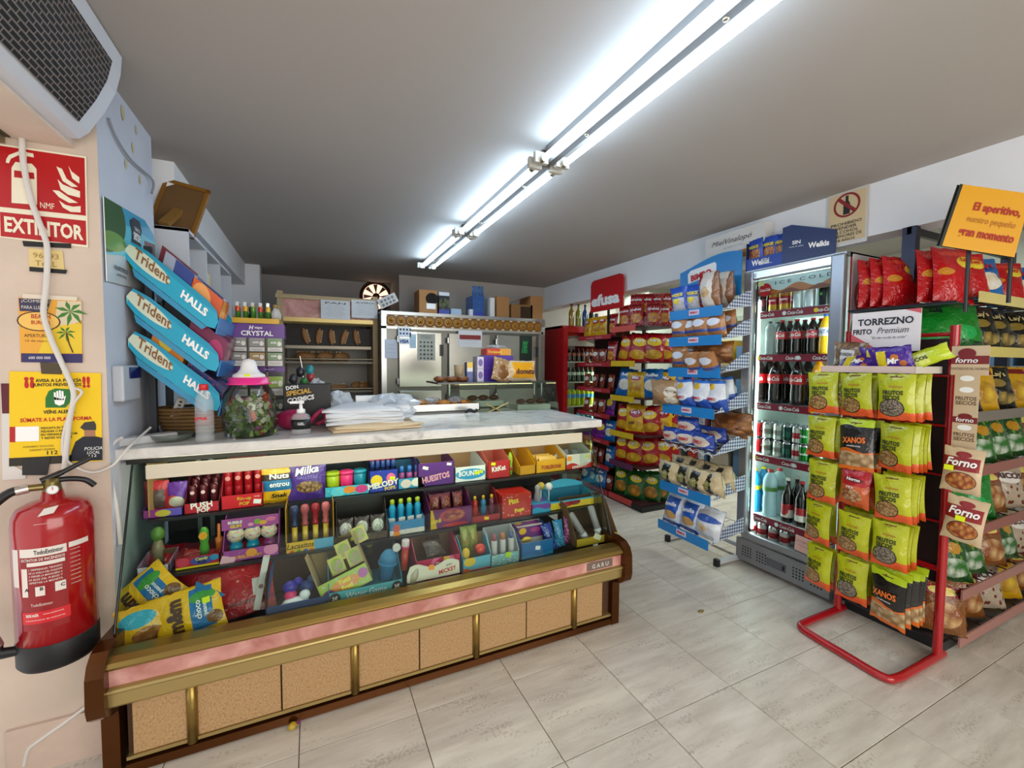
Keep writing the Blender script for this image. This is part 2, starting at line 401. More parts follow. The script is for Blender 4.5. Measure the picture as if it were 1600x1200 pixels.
# ================================================================== ceiling tubes
TUBE = bpy.data.materials.new('tube_light'); TUBE.use_nodes = True
_b = TUBE.node_tree.nodes['Principled BSDF']; _b.inputs['Emission Color'].default_value = (.56, .78, 1.0, 1); _b.inputs['Emission Strength'].default_value = 17.5
LX = 1.0615
for i, (y0, y1, lab) in enumerate(((.637, 1.8625, 'near twin-tube fluorescent batten running out of the top of the picture'), (1.901, 3.127, 'middle twin-tube fluorescent batten on the ceiling'), (3.165, 4.39, 'far twin-tube fluorescent batten nearest the back wall'))):
    t = thing('fluorescent_batten', lab, 'ceiling light', (LX, (y0+y1)/2, CH), 0, 'ceiling battens'); L = y1-y0
    b = B().prism([(-.024, 0), (-.024, -.07), (-.016, -.085), (.016, -.085), (.024, -.07), (.024, 0)], 'y', -L/2, L/2, mat('#6c6865', .55)); part('housing', b, t)
    for y in (-L*.3, L*.25): part('screw', B().blob((0, y, -.086), (.02, .02, .01), mat('#8f8068', .4, .8), 8, 4), t)
    for sx in (-1, 1):
        for e in (-1, 1):
            hb = B().bx((sx*.058, e*(L/2-.012), -.07), (.07, .022, .05), mat('#c9c4b8', .5)); hb.cyl((sx*.058, e*(L/2-.022), -.085), (sx*.058, e*(L/2-.05), -.085), .014, mat('#b0a28a', .35, .7)); part('lamp_holder', hb, t)
        tb = B().cyl((sx*.058, -L/2+.05, -.085), (sx*.058, L/2-.05, -.085), .0135, TUBE, 12); part('tube', tb, t)

# ================================================================== air curtain over the door
def grille_mat():
    m = bpy.data.materials.new('slotted_grille'); m.use_nodes = True; nt = m.node_tree; N = nt.nodes.new; Lk = nt.links.new; bs = nt.nodes['Principled BSDF']
    uv = N('ShaderNodeUVMap'); br = N('ShaderNodeTexBrick'); br.inputs['Scale'].default_value = 1; br.inputs['Color1'].default_value = lin('#040406'); br.inputs['Color2'].default_value = lin('#06070b')
    br.inputs['Mortar'].default_value = lin('#7d6f68'); br.inputs['Mortar Size'].default_value = .055; br.inputs['Brick Width'].default_value = .95; br.inputs['Row Height'].default_value = .36; br.inputs['Mortar Smooth'].default_value = .1
    mp = N('ShaderNodeMapping'); mp.inputs['Scale'].default_value = (37, 5.6, 1); Lk(uv.outputs[0], mp.inputs[0]); Lk(mp.outputs[0], br.inputs['Vector'])
    Lk(br.outputs['Color'], bs.inputs['Base Color']); bs.inputs['Roughness'].default_value = .6
    bp = N('ShaderNodeBump'); bp.inputs['Strength'].default_value = .8; bp.inputs['Distance'].default_value = .004; Lk(br.outputs['Fac'], bp.inputs['Height']); Lk(bp.outputs[0], bs.inputs['Normal'])
    return m
t = thing('air_curtain', 'white air curtain unit with a dark slotted grille above the street door', 'air curtain', (-.74, 1.3, 2.2))
AC = mat('#cdd0d8', .5, noise=.04)
prof = [(0, -.01), (.035, -.005), (.06, .02), (.105, .10), (.135, .17), (.150, .235), (.155, .295), (0, .295)]
part('casing', B().prism(prof, 'y', -.88, .66, AC), t)
gp = [prof[i] for i in (2, 3, 4, 5)]; gb = B()
Ls = [0]
for i in range(3): Ls.append(Ls[-1]+math.dist(gp[i], gp[i+1]))
GM = grille_mat(); nrm = (.004, -.002)
for i in range(3):
    a, c = gp[i], gp[i+1]
    gb.add([(a[0]+nrm[0], -.84, a[1]+nrm[1]), (a[0]+nrm[0], .58, a[1]+nrm[1]), (c[0]+nrm[0], .58, c[1]+nrm[1]), (c[0]+nrm[0], -.84, c[1]+nrm[1])], [(0, 1, 2, 3)], GM,
           uvs=[[(0, Ls[i]/Ls[3]), (1, Ls[i]/Ls[3]), (1, Ls[i+1]/Ls[3]), (0, Ls[i+1]/Ls[3])]])
part('grille', gb, t)
# ================================================================== refrigerated counter
CX0, CX1 = -.665, 1.515
GOLD = mat('#9b8044', .30, .85); GOLDL = mat('#b7a068', .34, .7); BRONZE = mat('#5a3312', .16, .75); BRONZED = mat('#3a220c', .3, .6)
def pinkstone():
    m = bpy.data.materials.new('pink_marble_strip'); m.use_nodes = True; nt = m.node_tree; N = nt.nodes.new; Lk = nt.links.new; bs = nt.nodes['Principled BSDF']
    tc = N('ShaderNodeTexCoord'); n = N('ShaderNodeTexNoise'); n.inputs['Scale'].default_value = 6; n.inputs['Detail'].default_value = 8; n.inputs['Distortion'].default_value = 1.6; Lk(tc.outputs['Object'], n.inputs['Vector'])
    r = N('ShaderNodeValToRGB'); r.color_ramp.elements[0].position = .3; r.color_ramp.elements[0].color = lin('#a8655a'); r.color_ramp.elements[1].position = .7; r.color_ramp.elements[1].color = lin('#dca69d')
    Lk(n.outputs['Fac'], r.inputs[0]); Lk(r.outputs[0], bs.inputs['Base Color']); bs.inputs['Roughness'].default_value = .3; return m
def corkstone(c1, c2, c3, sc=1.):
    m = bpy.data.materials.new('speckled_panel'); m.use_nodes = True; nt = m.node_tree; N = nt.nodes.new; Lk = nt.links.new; bs = nt.nodes['Principled BSDF']
    tc = N('ShaderNodeTexCoord'); mp = N('ShaderNodeMapping'); mp.inputs['Scale'].default_value = (1.4*sc, 1.4*sc, .8*sc); Lk(tc.outputs['Object'], mp.inputs[0])
    n = N('ShaderNodeTexNoise'); n.inputs['Scale'].default_value = 90; n.inputs['Detail'].default_value = 4; Lk(mp.outputs[0], n.inputs['Vector'])
    r = N('ShaderNodeValToRGB'); r.color_ramp.elements[0].position = .3; r.color_ramp.elements[0].color = lin(c3); e = r.color_ramp.elements.new(.42); e.color = lin(c1); r.color_ramp.elements[2].position = .7; r.color_ramp.elements[2].color = lin(c2)
    Lk(n.outputs['Fac'], r.inputs[0]); Lk(r.outputs[0], bs.inputs['Base Color']); bs.inputs['Roughness'].default_value = .55
    bp = N('ShaderNodeBump'); bp.inputs['Strength'].default_value = .3; bp.inputs['Distance'].default_value = .003; Lk(n.outputs['Fac'], bp.inputs['Height']); Lk(bp.outputs[0], bs.inputs['Normal']); return m
def marble():
    m = bpy.data.materials.new('white_marble'); m.use_nodes = True; nt = m.node_tree; N = nt.nodes.new; Lk = nt.links.new; bs = nt.nodes['Principled BSDF']
    tc = N('ShaderNodeTexCoord'); n = N('ShaderNodeTexNoise'); n.inputs['Scale'].default_value = 4; n.inputs['Detail'].default_value = 9; n.inputs['Distortion'].default_value = 2.2; n.inputs['Roughness'].default_value = .65; Lk(tc.outputs['Object'], n.inputs['Vector'])
    r = N('ShaderNodeValToRGB'); r.color_ramp.elements[0].position = .32; r.color_ramp.elements[0].color = lin('#a9a6a2'); e = r.color_ramp.elements.new(.45); e.color = lin('#d3cfc8'); r.color_ramp.elements[2].position = .7; r.color_ramp.elements[2].color = lin('#e6e3dc')
    Lk(n.outputs['Fac'], r.inputs[0]); Lk(r.outputs[0], bs.inputs['Base Color']); bs.inputs['Roughness'].default_value = .22; return m
PINK = pinkstone(); CORK = corkstone('#b08a5e', '#c3a074', '#94703f', 1.5); MARB = marble()
ct = thing('display_counter', 'long refrigerated sweet counter with sloping glass front and gold trim', 'counter', (0, 0, 0))
# base
part('plinth', B().box(CX0+.06, CX1-.04, 1.90, 2.6, 0, .06, mat('#1c120a', .6)), ct)
part('kick_plate', B().prism([(1.862, .0), (1.852, .008), (1.858, .036), (1.90, .04), (1.90, 0)], 'x', CX0+.05, CX1-.03, BRONZE), ct)
part('bottom_trim', B().box(CX0+.05, CX1-.03, 1.862, 1.89, .048, .060, GOLDL), ct)
part('base_carcass', B().box(CX0+.05, CX1-.03, 1.885, 2.6, .045, .354, mat('#4a2f17', .6)), ct)
seams = [-.60, -.425, -.135, .140, .415, .685, .955, 1.237, 1.425]
for i in range(len(seams)-1):
    part('base_panel', B().box(seams[i]+.003, seams[i+1]-.003, 1.868, 1.886, .061, .30, CORK), ct, bevel=.002)
for x in (-.425, .140, .685, 1.237):
    part('divider_post', B().lathe([(.018, .045), (.018, .30)], GOLD, (x, 1.868, 0), 14), ct)
# bumper
part('upper_rail', B().prism([(1.878, .458), (1.85, .468), (1.80, .469), (1.775, .458), (1.765, .444), (1.782, .435), (1.782, .428), (1.90, .428), (1.90, .445)], 'x', CX0+.02, CX1-.02, GOLD, False), ct, bevel=.004)
part('marble_strip', B().box(CX0+.02, CX1-.02, 1.787, 1.83, .372, .430, PINK), ct)
part('lower_rail', B().prism([(1.785, .373), (1.772, .368), (1.768, .36), (1.774, .353), (1.777, .31), (1.80, .292), (1.95, .292), (1.95, .373)], 'x', CX0+.02, CX1-.02, GOLDL), ct, bevel=.003)
for s_, x0, x1 in ((0, CX0-.01, CX0+.038), (1, CX1-.038, CX1+.01)):
    pr = [(1.955, .49), (1.86, .50), (1.80, .492), (1.768, .468), (1.752, .43), (1.748, .33), (1.758, .295), (1.785, .272), (1.845, .25), (1.852, .225), (1.852, 0), (1.95, 0), (1.99, .2), (1.99, .49)]
    part('end_cap', B().prism(pr, 'x', x0, x1, BRONZE), ct, bevel=.006)
# name badge
bd = B().box(1.26, 1.42, 1.782, 1.788, .380, .422, mat('#8f7d74', .35, .7)); bd.text('G A R U', (1.34, 1.7805, .390), (1, 0, 0), (0, 0, 1), .022, mat('#efe9e2', .3, .4), bold=.02)
part('badge', bd, ct, label='small metal badge with raised letters', bevel=.002)
# body behind the glass
DARK = mat('#1a1a1c', .55)
b = B().box(CX0+.03, CX1-.03, 1.895, 2.62, .355, .375, mat('#2c2622', .5)); part('deck', b, ct)
b = B().box(CX0+.0, CX1-.0, 2.60, 2.63, .375, 1.07, mat('#2a2927', .6)); part('back_panel', b, ct)
S1Z, S2Z = .79, .60; S1Y, S2Y = 2.20, 2.075
part('upper_shelf', B().box(CX0+.03, CX1-.03, S1Y, 2.6, S1Z-.012, S1Z, mat('#202023', .35)), ct)
part('lower_shelf', B().box(CX0+.03, CX1-.03, S2Y, 2.6, S2Z-.012, S2Z, mat('#202023', .35)), ct)
part('valance', B().box(CX0+.07, CX1-.10, 2.072, 2.088, .990, 1.045, mat('#d9cfb8', .5)), ct, bevel=.003)
part('top_frame', B().box(CX0, CX1, 2.115, 2.62, 1.045, 1.072, mat('#15130f', .5)), ct)
part('case_fill', B().cyl((CX0+.1, 2.12, 1.02), (CX1-.1, 2.12, 1.02), .012, mat('#fff3e0', .5, emit=9.0), 10), ct)  # added glowing tube under the canopy to brighten the sweets
for x in (CX0+.15, CX0+.20): part('upright', B().box(x, x+.018, 2.46, 2.48, .42, 1.05, mat('#9a9da2', .35, .8)), ct)
GL = glass('counter_glass', '#e4f1ea', .22, 0, .985)
def pane(name, pts, n, mt, th=.006):
    a = [Vector(p) for p in pts]; n = Vector(n)*th; c = [p+n for p in a]; b = B(); q = len(a)
    b.add(a+c, [tuple(range(q-1, -1, -1)), tuple(range(q, 2*q))]+[(i, (i+1) % q, q+(i+1) % q, q+i) for i in range(q)], mt); return part(name, b, ct)
b = B().quad((CX0+.02, 1.880, .458), (CX1-.02, 1.880, .458), (CX1-.02, 2.115, 1.05), (CX0+.02, 2.115, 1.05), GL); part('front_glass', b, ct)
b = B().tube([(CX1-.02, 1.880, .458), (CX1-.02, 2.115, 1.05)], .004, mat('#0d1a15', .2)); part('glass_edge', b, ct)
b = B().tube([(CX0+.02, 1.880, .458), (CX0+.02, 2.115, 1.05)], .004, mat('#0d1a15', .2)); part('glass_edge', b, ct)
for x in (CX0+.012, CX1-.012):
    b = B().poly([(x, 1.93, .46), (x, 2.6, .46), (x, 2.6, 1.05), (x, 2.125, 1.05)], GL); part('side_glass', b, ct)
# marble worktop
b = B().box(CX0-.02, CX1+.035, 2.065, 2.70, 1.072, 1.115, MARB)
single('marble_worktop', b, 'long white marble slab topping the sweet counter', 'worktop', bevel=.007)
MZ = 1.115
# ================================================================== packaging kinds
class Kind:
    """a kind of thing: its meshes are shared by every copy; the first mesh is the body, the rest are its parts"""
    def __init__(s, name, cat, parts, group=None):
        s.name, s.cat, s.group = name, cat, group
        s.parts = [(p[0], p[1].mesh(p[0]) if isinstance(p[1], B) else p[1], p[2] if len(p) > 2 else None) for p in parts if p[1] is not None]
    def put(s, label, loc, rot=0, group=None, scale=None):
        o = tag(link(s.name, s.parts[0][1], None, loc, rot), label, s.cat, group or s.group)
        if scale: o.scale = scale if isinstance(scale, (tuple, list)) else (scale,)*3
        for n, me, lb in s.parts[1:]:
            c = link(n, me, o)
            if lb: c['label'] = lb
        return o
def bag_depth(w, h, d, x, z, crimp=.06):
    u = min(1, abs(2*x/w)); v = z/h
    if v < crimp or v > 1-crimp: return .0015
    q = (v-crimp)/(1-2*crimp)
    return .0015 + d/2*max(0, 1-u**2.6)**.62*max(0, math.sin(math.pi*q))**.5*(1.12-.3*q)
def bag(name, cat, w, h, d, mt, texts=(), back=None, seed=1, group=None, extra=None, nu=9, nv=12, hole=False, pieces=()):
    rnd = random.Random(seed); vs = []; fs = []; uv = []
    def pt(i, j, side):
        u, v = i/nu, j/nv; x = (u-.5)*w; z = v*h
        pinch = 1-.07*math.sin(math.pi*v)
        dep = bag_depth(w, h, d, x, z)
        wr = 0 if (i in (0, nu) or j in (0, nv)) else rnd.uniform(-1, 1)*d*.075
        zz = z + (rnd.uniform(-1, 1)*.004 if j in (0, nv) else 0)
        return (x*pinch, side*(dep+wr), zz)
    for side in (-1, 1):
        base = len(vs)
        for j in range(nv+1):
            for i in range(nu+1): vs.append(pt(i, j, side))
        for j in range(nv):
            for i in range(nu):
                a = base+j*(nu+1)+i; q = [a, a+1, a+nu+2, a+nu+1]; t = [(i/nu, j/nv), ((i+1)/nu, j/nv), ((i+1)/nu, (j+1)/nv), (i/nu, (j+1)/nv)]
                if side > 0: q.reverse(); t.reverse()
                fs.append(tuple(q)); uv.append(t)
    b = B().add(vs, fs, mt, True, uvs=uv)
    tb = None
    if texts:
        tb = B()
        for (s_, u, v, hh, m_, *o) in texts:
            kw = o[0] if o else {}
            a = kw.pop('ang', 0) if kw else 0
            ux, uz = math.cos(a), math.sin(a)
            def fn(p): return Vector((p.x, -bag_depth(w, h, d, p.x, p.z)-.003-d*.06, p.z))
            tb.text(s_, ((u-.5)*w, 0, v*h), (ux, 0, uz), (-uz, 0, ux), hh, m_, fn=fn, **kw)
    P = [('body', b)]
    if tb: P.append(('lettering', tb))
    if extra: P += extra
    return Kind(name, cat, P, group)
def tray(name, w, d, hf, hb, out, inn, front=None, texts=(), header=None, sides='slope', lid=None, group=None, side_mat=None, base=.0):
    """open display box: front lip hf, back hb, sides falling from back to front; front face at y=0, opens to +y"""
    t = .003; b = B(); fm = front or out; sm = side_mat or out
    b.box(-w/2, w/2, 0, t, 0, hf, inn, face=('-y',), facemat=fm)
    b.box(-w/2, w/2, d-t, d, 0, hb, out, face=('-y',), facemat=inn)
    b.box(-w/2, w/2, 0, d, 0, t, out)
    for s_ in (-1, 1):
        x0, x1 = (-w/2, -w/2+t) if s_ < 0 else (w/2-t, w/2)
        if sides == 'slope': pr = [(0, 0), (d, 0), (d, hb), (d*.55, hb*.92 if hb > hf else hf), (0, hf)]
        else: pr = [(0, 0), (d, 0), (d, hb), (0, hb)]
        b.prism(pr, 'x', x0, x1, sm)
    P = [('box', b)]
    if texts:
        tb = B()
        for (s_, u, v, hh, m_, *o) in texts:
            kw = dict(o[0]) if o else {}; a = kw.pop('ang', 0)
            tb.text(s_, ((u-.5)*w, -.0012, v*hf), (math.cos(a), 0, math.sin(a)), (-math.sin(a), 0, math.cos(a)), hh, m_, **kw)
        P.append(('lettering', tb))
    if header:
        hm, hh, arch = header[:3]; hb_ = B(); n = 14
        pts = [(-w/2, hb), (w/2, hb)]+[(w/2-w*i/n, hb+hh*(1-arch+arch*math.sin(math.pi*i/n))) for i in range(n+1)]
        hb_.prism(pts, 'y', d-.006, d-.003, hm); P.append(('header_card', hb_))
    return Kind(name, 'box', P, group)
def carton(name, w, d, h, mt, front=None, texts=(), top=None, cat='box', group=None, bevel=0, side_texts=()):
    b = B().box(-w/2, w/2, 0, d, 0, h, mt, face=('-y', '+z') if top is None else ('-y',), facemat=front or mt)
    P = [('carton', b)]
    if texts or side_texts:
        tb = B()
        for (s_, u, v, hh, m_, *o) in texts:
            kw = dict(o[0]) if o else {}; a = kw.pop('ang', 0)
            tb.text(s_, ((u-.5)*w, -.0012, v*h), (math.cos(a), 0, math.sin(a)), (-math.sin(a), 0, math.cos(a)), hh, m_, **kw)
        for (s_, u, v, hh, m_, *o) in side_texts:
            kw = dict(o[0]) if o else {}
            tb.text(s_, (-w/2-.0012, d*(1-u), v*h), (0, -1, 0), (0, 0, 1), hh, m_, **kw)
        P.append(('lettering', tb))
    return Kind(name, cat, P, group)
def sticker(w, h, mt): return B().box(-w/2, w/2, -.0008, 0, -h/2, h/2, mt)
# ================================================================== sweets inside the counter
def C(c, r_=.4): return mat(c, r_, coat=.2)
def span(px0, px1, py, Y):
    a, c = at_y(px0, py, Y), at_y(px1, py, Y); return (a.x+c.x)/2, c.x-a.x
TAG = Kind('price_tag', 'price tag', [('tag', B().box(-.014, .014, -.0012, 0, -.010, .010, LIME))])
TAGO = mat('#ff9a1e', .5); 
def on_front(o, x, z, mt=LIME, w=.026, h=.016, rot=.15):
    b_ = B(); b_.T = Matrix.Rotation(rot, 4, 'Y'); b_.box(-w/2, w/2, -.0012, 0, -h/2, h/2, mt)
    return part('price_sticker', b_, o, (x, -.0008, z))
G1, G2, G3 = 'sweet boxes on the upper counter shelf', 'sweet boxes on the lower counter shelf', 'goods on the counter deck'
INN = mat('#6b5038', .8); 
# ---- upper shelf
Y1 = 2.225; Z1 = S1Z
x, w_ = span(222, 285, 785, Y1)
k = tray('sweet_tray', w_, .2, .035, .07, C('#7a2a86'), INN, printed('pr_left1', '#a0338f', [('rect', .45, 1, 0, 1, '#6a58c8'), ('ell', .5, .5, .2, .4, '#d7c23c')]), group=G1)
o = k.put('purple and red sweet tray behind the left side glass of the counter', (x, Y1, Z1))
pouch = bag('sweet_pouch', 'sweets', .085, .13, .03, printed('pouch_red', '#b3202c', [('rect', .15, .85, .12, .72, '#5b4742'), ('band', .78, 1, '#d72a38')], crinkle=.4), group='pouches in the left purple tray')
pouch.put('red pouch with grey window at the left end of the upper shelf', (x-w_*.25, Y1+.06, Z1+.012), .06)
pouch2 = bag('sweet_pouch', 'sweets', .075, .12, .03, printed('pouch_viol', '#7135a8', [('wave', .45, .1, 5, '#d84a3c'), ('ell', .5, .3, .4, .2, '#e9e2cf')], crinkle=.4), group='pouches in the left purple tray')
pouch2.put('violet and orange pouch beside the counter upright', (x+w_*.27, Y1+.06, Z1+.012), -.05)

x, w_ = span(287, 343, 790, Y1)
k = tray('push_sweet_box', w_, .2, .045, .165, C('#6b1420'), C('#541019'), C('#c3122a'), [('PUSH', .5, .48, .026, INKW, {'bold': .035, 'ang': .06}), ('POP', .55, .05, .020, INKW, {'bold': .035, 'ang': .06})], group=G1)
k.put('dark red display box with white bubble lettering on the upper shelf', (x, Y1, Z1))
push = Kind('push_sweet', 'sweet', [('tube', B().lathe([(.013, 0), (.013, .055, C('#8f1b2d')), (.0135, .056), (.0135, .10), (.011, .108), (0, .109)], C('#5d1622', .3), seg=12)), ('cap_print', B().disc((0, -.0137, .078), (0, -1, 0), .008, C('#e9c7c5')))], 'push-up sweets in the dark red box')
for i in range(3):
    for j in range(3): push.put('push-up sweet in the dark red box, %s row, %s from the left' % (['front', 'middle', 'rear'][j], ORD[i]), (x+(i-1)*w_*.3, Y1+.04+j*.05, Z1+.006+j*.018))
x, w_ = span(345, 411, 783, Y1)
k = tray('lipstick_sweet_box', w_, .2, .062, .20, C('#b80f20'), C('#7c0d18'), C('#d20d20'), [('Rin-up', .55, .52, .020, C('#e3c12d'), {'bold': .02}), ('POP', .55, .2, .016, C('#e3c12d'), {'bold': .03}), ('candy', .85, .7, .009, INKW)], group=G1)
o = k.put('bright red box of tall red tubes on the upper shelf', (x, Y1, Z1)); on_front(o, w_*.36, .024, INKW, .03, .02)
rt = Kind('red_sweet_tube', 'sweet', [('tube', B().lathe([(.016, 0), (.016, .085), (.015, .09), (.0165, .092), (.0165, .15), (.012, .166), (0, .168)], C('#a60d1a', .25), seg=14)), ('label_disc', B().disc((0, -.0168, .125), (0, -1, 0), .010, C('#d98f88')))], 'red tubes in the bright red box')
for i in range(4): rt.put('tall red sweet tube, %s from the left in the bright red box' % ORD[i], (x+(i-1.5)*w_*.24, Y1+.05, Z1+.006))
for i in range(4): rt.put('tall red tube, rear row, %s from the left in the bright red box' % ORD[i], (x+(i-1.5)*w_*.24, Y1+.11, Z1+.02))
# bags
yb = bag('sweet_bag', 'sweets', .15, .185, .05, printed('bag_yellow_toff', '#eab308', [('band', .30, .56, '#1772a8'), ('band', .56, .72, '#3b2a16'), ('wave', .06, .02, 9, '#c88e04')], crinkle=.5), [('Nuts', .5, .60, .024, INKW, {'bold': .03, 'width': .08}), ('entrou', .5, .40, .020, INKW, {'bold': .02, 'width': .08}), ('Snak', .5, .13, .02, INKK, {'bold': .03, 'shear': .2, 'width': .07})], group=G1)
x, w_ = span(413, 458, 760, Y1); yb.put('yellow sweet bag with a blue band on the upper shelf', (x, Y1+.03, Z1), (R(-8), 0, R(4)))
mb = bag('chocolate_bag', 'sweets', .17, .185, .05, printed('bag_violet_choc', '#4b2a8c', [('sell', .55, .33, .36, .15, '#c09a63', '#5e3b1e', 12)], crinkle=.5), [('Milka', .5, .66, .036, INKW, {'bold': .02, 'shear': .3, 'ang': .15}), ('GALLETAS', .5, .54, .014, C('#8d7ad0'))], group=G1)
x, w_ = span(455, 505, 760, Y1); o = mb.put('violet chocolate biscuit bag with white script on the upper shelf', (x, Y1+.02, Z1), (R(-8), 0, R(-3)))
# slime pots
x, w_ = span(507, 577, 760, Y1)
k = tray('slime_pot_box', w_, .2, .05, .17, C('#1d2b33'), C('#17262c'), printed('pr_slime', '#2fb3cf', [('ell', .3, .5, .16, .45, '#5bd0e6'), ('ell', .55, .6, .14, .35, '#f08d24'), ('ell', .82, .55, .14, .4, '#d9358c'), ('dots', 9, .2, '#f2d22b')]), group=G1)
k.put('turquoise cartoon-print box with three slime pots', (x, Y1, Z1))
for i, (c, n) in enumerate((('#a9c41e', 'lime green'), ('#f0317e', 'hot pink'), ('#1790ad', 'teal blue'))):
    pk = Kind('slime_pot', 'toy', [('pot', B().lathe([(.022, 0), (.031, .02), (.033, .07), (.030, .078)], C(c, .15), seg=16)), ('lid', B().lathe([(.034, .078), (.034, .092), (.028, .096), (0, .097)], C(c, .3), seg=16))], 'slime pots')
    pk.put(n+' slime pot in the turquoise box', (x+(i-1)*w_*.31, Y1+.055, Z1+.02))
# melody pops
x, w_ = span(577, 622, 750, Y1)
k = tray('whistle_sweet_box', w_, .18, .11, .11, C('#1c2f9c'), C('#142160'), printed('pr_melody', '#1d35ab', [('ell', .25, .55, .2, .25, '#f2cf1e'), ('ell', .75, .6, .16, .24, '#ef6d9f'), ('dots', 8, .14, '#57b9ea')]), [('MELODY', .5, .22, .030, INKW, {'bold': .04, 'ang': .12}), ('POPS', .72, .06, .018, C('#f2cf1e'), {'bold': .03, 'ang': .1})], sides='full', group=G1)
o = k.put('dark blue box of whistle sweets with red tops', (x, Y1, Z1)); on_front(o, w_*.3, .065)
wp = Kind('whistle_sweet', 'sweet', [('stick', B().lathe([(.004, 0), (.004, .09), (.010, .092), (.011, .125), (.007, .128)], C('#2b4a92'), seg=10)), ('top', B().lathe([(.010, .126), (.011, .15), (0, .158)], C('#cf2433'), seg=10))], 'whistle sweets')
for i in range(5):
    for j in range(2): wp.put('whistle sweet with red top, %s row, %s from the left' % (['front', 'rear'][j], ORD[i]), (x+(i-2)*w_*.18, Y1+.03+.05*j, Z1+.03+.012*j))
# baby-bottle sweets
x, w_ = span(622, 663, 745, Y1)
k = tray('bottle_sweet_box', w_, .17, .055, .12, C('#2e7fa8'), C('#1f5f85'), printed('pr_babyb', '#2ca3d0', [('ell', .3, .5, .2, .4, '#e8d8d0'), ('ell', .72, .55, .22, .4, '#f4efe2'), ('dots', 10, .15, '#e06a8a')]), group=G1)
k.put('light blue box of small bottle sweets next to the violet bar box', (x, Y1, Z1))
bb = Kind('bottle_sweet', 'sweet', [('bottle', B().lathe([(.015, 0), (.016, .06), (.012, .07)], C('#b65aa0', .2), seg=12)), ('cap', B().lathe([(.013, .07), (.012, .10), (.006, .105), (0, .106)], C('#2f74c9', .2), seg=12))], 'small bottle sweets')
for i in range(3): bb.put('small bottle sweet with blue cap, %s from the left' % ORD[i], (x+(i-1)*w_*.3, Y1+.05, Z1+.008))
# bar boxes
def barbox(px0, px1, py, lab, out, front, texts, hf, hb, d=.26, inn=None, side=None, **kw):
    x, w_ = span(px0, px1, py, Y1); k = tray('bar_box', w_, d, hf, hb, out, inn or mat('#b48a63', .8), front, texts, group=G1, side_mat=side, **kw)
    return k.put(lab, (x, Y1, Z1)), x, w_
o, x, w_ = barbox(653, 710, 735, 'violet chocolate wafer box with pink lettering', C('#5b2178'), C('#5a1f80'), [('HUESITOS', .5, .22, .034, C('#f0a7bb'), {'bold': .04, 'ang': .14, 'width': .15})], .125, .155)
on_front(o, -w_*.3, .1, INKW, .03, .016, .3); on_front(o, w_*.35, .11, INKW, .026, .014)
o, x, w_ = barbox(711, 759, 730, 'white and blue coconut bar box on the upper shelf', C('#e3ecef'), printed('pr_coco', '#e8eef0', [('ell', .5, .5, .48, .35, '#2f9fd4')]), [('BOUNTY', .48, .38, .030, INKW, {'bold': .03, 'width': .13})], .085, .135)
on_front(o, w_*.33, .05); on_front(o, w_*.2, .045)
o, x, w_ = barbox(762, 797, 725, 'red wafer bar box with pale pink flaps', C('#c8322f'), C('#b5101c'), [('KitKat', .5, .42, .030, INKW, {'bold': .03, 'ang': .1, 'width': .085})], .10, .17, inn=mat('#d97b68', .7), side=C('#e8776a'))
on_front(o, -w_*.25, .085)
x, w_ = span(797, 808, 725, Y1)
Kind('bottle_toy', 'toy', [('bottle', B().lathe([(.014, 0), (.016, .04), (.012, .06), (.016, .08), (.014, .11), (.006, .13), (0, .135)], clearfilm('limeplastic', '#a7cf3a', .75), seg=14)), ('band', B().lathe([(.0165, .03), (.0165, .045)], C('#b5314a'), seg=14))]).put('small lime green plastic bottle beside the red wafer box', (x, Y1+.05, Z1))
o, x, w_ = barbox(838, 884, 715, 'yellow triangular-bar box with red lettering, right of the other yellow box', C('#d49a10'), C('#e3a40f'), [('TOBLERONE', .5, .28, .024, C('#a5161c'), {'bold': .03, 'width': .14})], .075, .155, side=C('#e3a40f'))
o, x, w_ = barbox(812, 837, 718, 'open yellow cardboard box end beside the lime bottle', C('#d99c12'), C('#c98e12'), (), .055, .16, side=C('#e8ae1c'))
o, x, w_ = barbox(885, 924, 708, 'white and red chocolate box at the right end of the upper shelf', C('#e8e4dc'), printed('pr_white_red', '#ece7df', [('wave', .3, .12, 7, '#cf2a1e')]), [('KINDER', .45, .08, .016, INKW, {'bold': .03, 'ang': .1})], .095, .165)
on_front(o, -w_*.38, .07, TAGO, .03, .03); on_front(o, w_*.32, .075)
sp = bag('wrapped_bar', 'sweet', .05, .09, .025, printed('wrap_silver', '#9fa5ad', [('rect', .2, .8, .3, .6, '#8e2333'), ('dots', 12, .2, '#e8e8ee')], rough=.2, crinkle=.5), group='wrapped bars in the white and red box')
for i in range(4): sp.put('silver wrapped bar, %s in the white and red box' % ORD[i], (x+(i-1.5)*w_*.2, Y1+.06+.02*(i % 2), Z1+.02), (R(-30), R(20*(i-1.5)), 0))
tb_ = Kind('triangle_bar', 'sweet', [('bar', B().prism([(-.016, 0), (.016, 0), (0, .03)], 'x', -.06, .06, C('#e9b64a')))], 'bars in the yellow box')
for i in range(3): tb_.put('loose triangular bar, %s from the front of the yellow box' % ORD[i], (span(838, 884, 715, Y1)[0], Y1+.05+.04*i, Z1+.055))

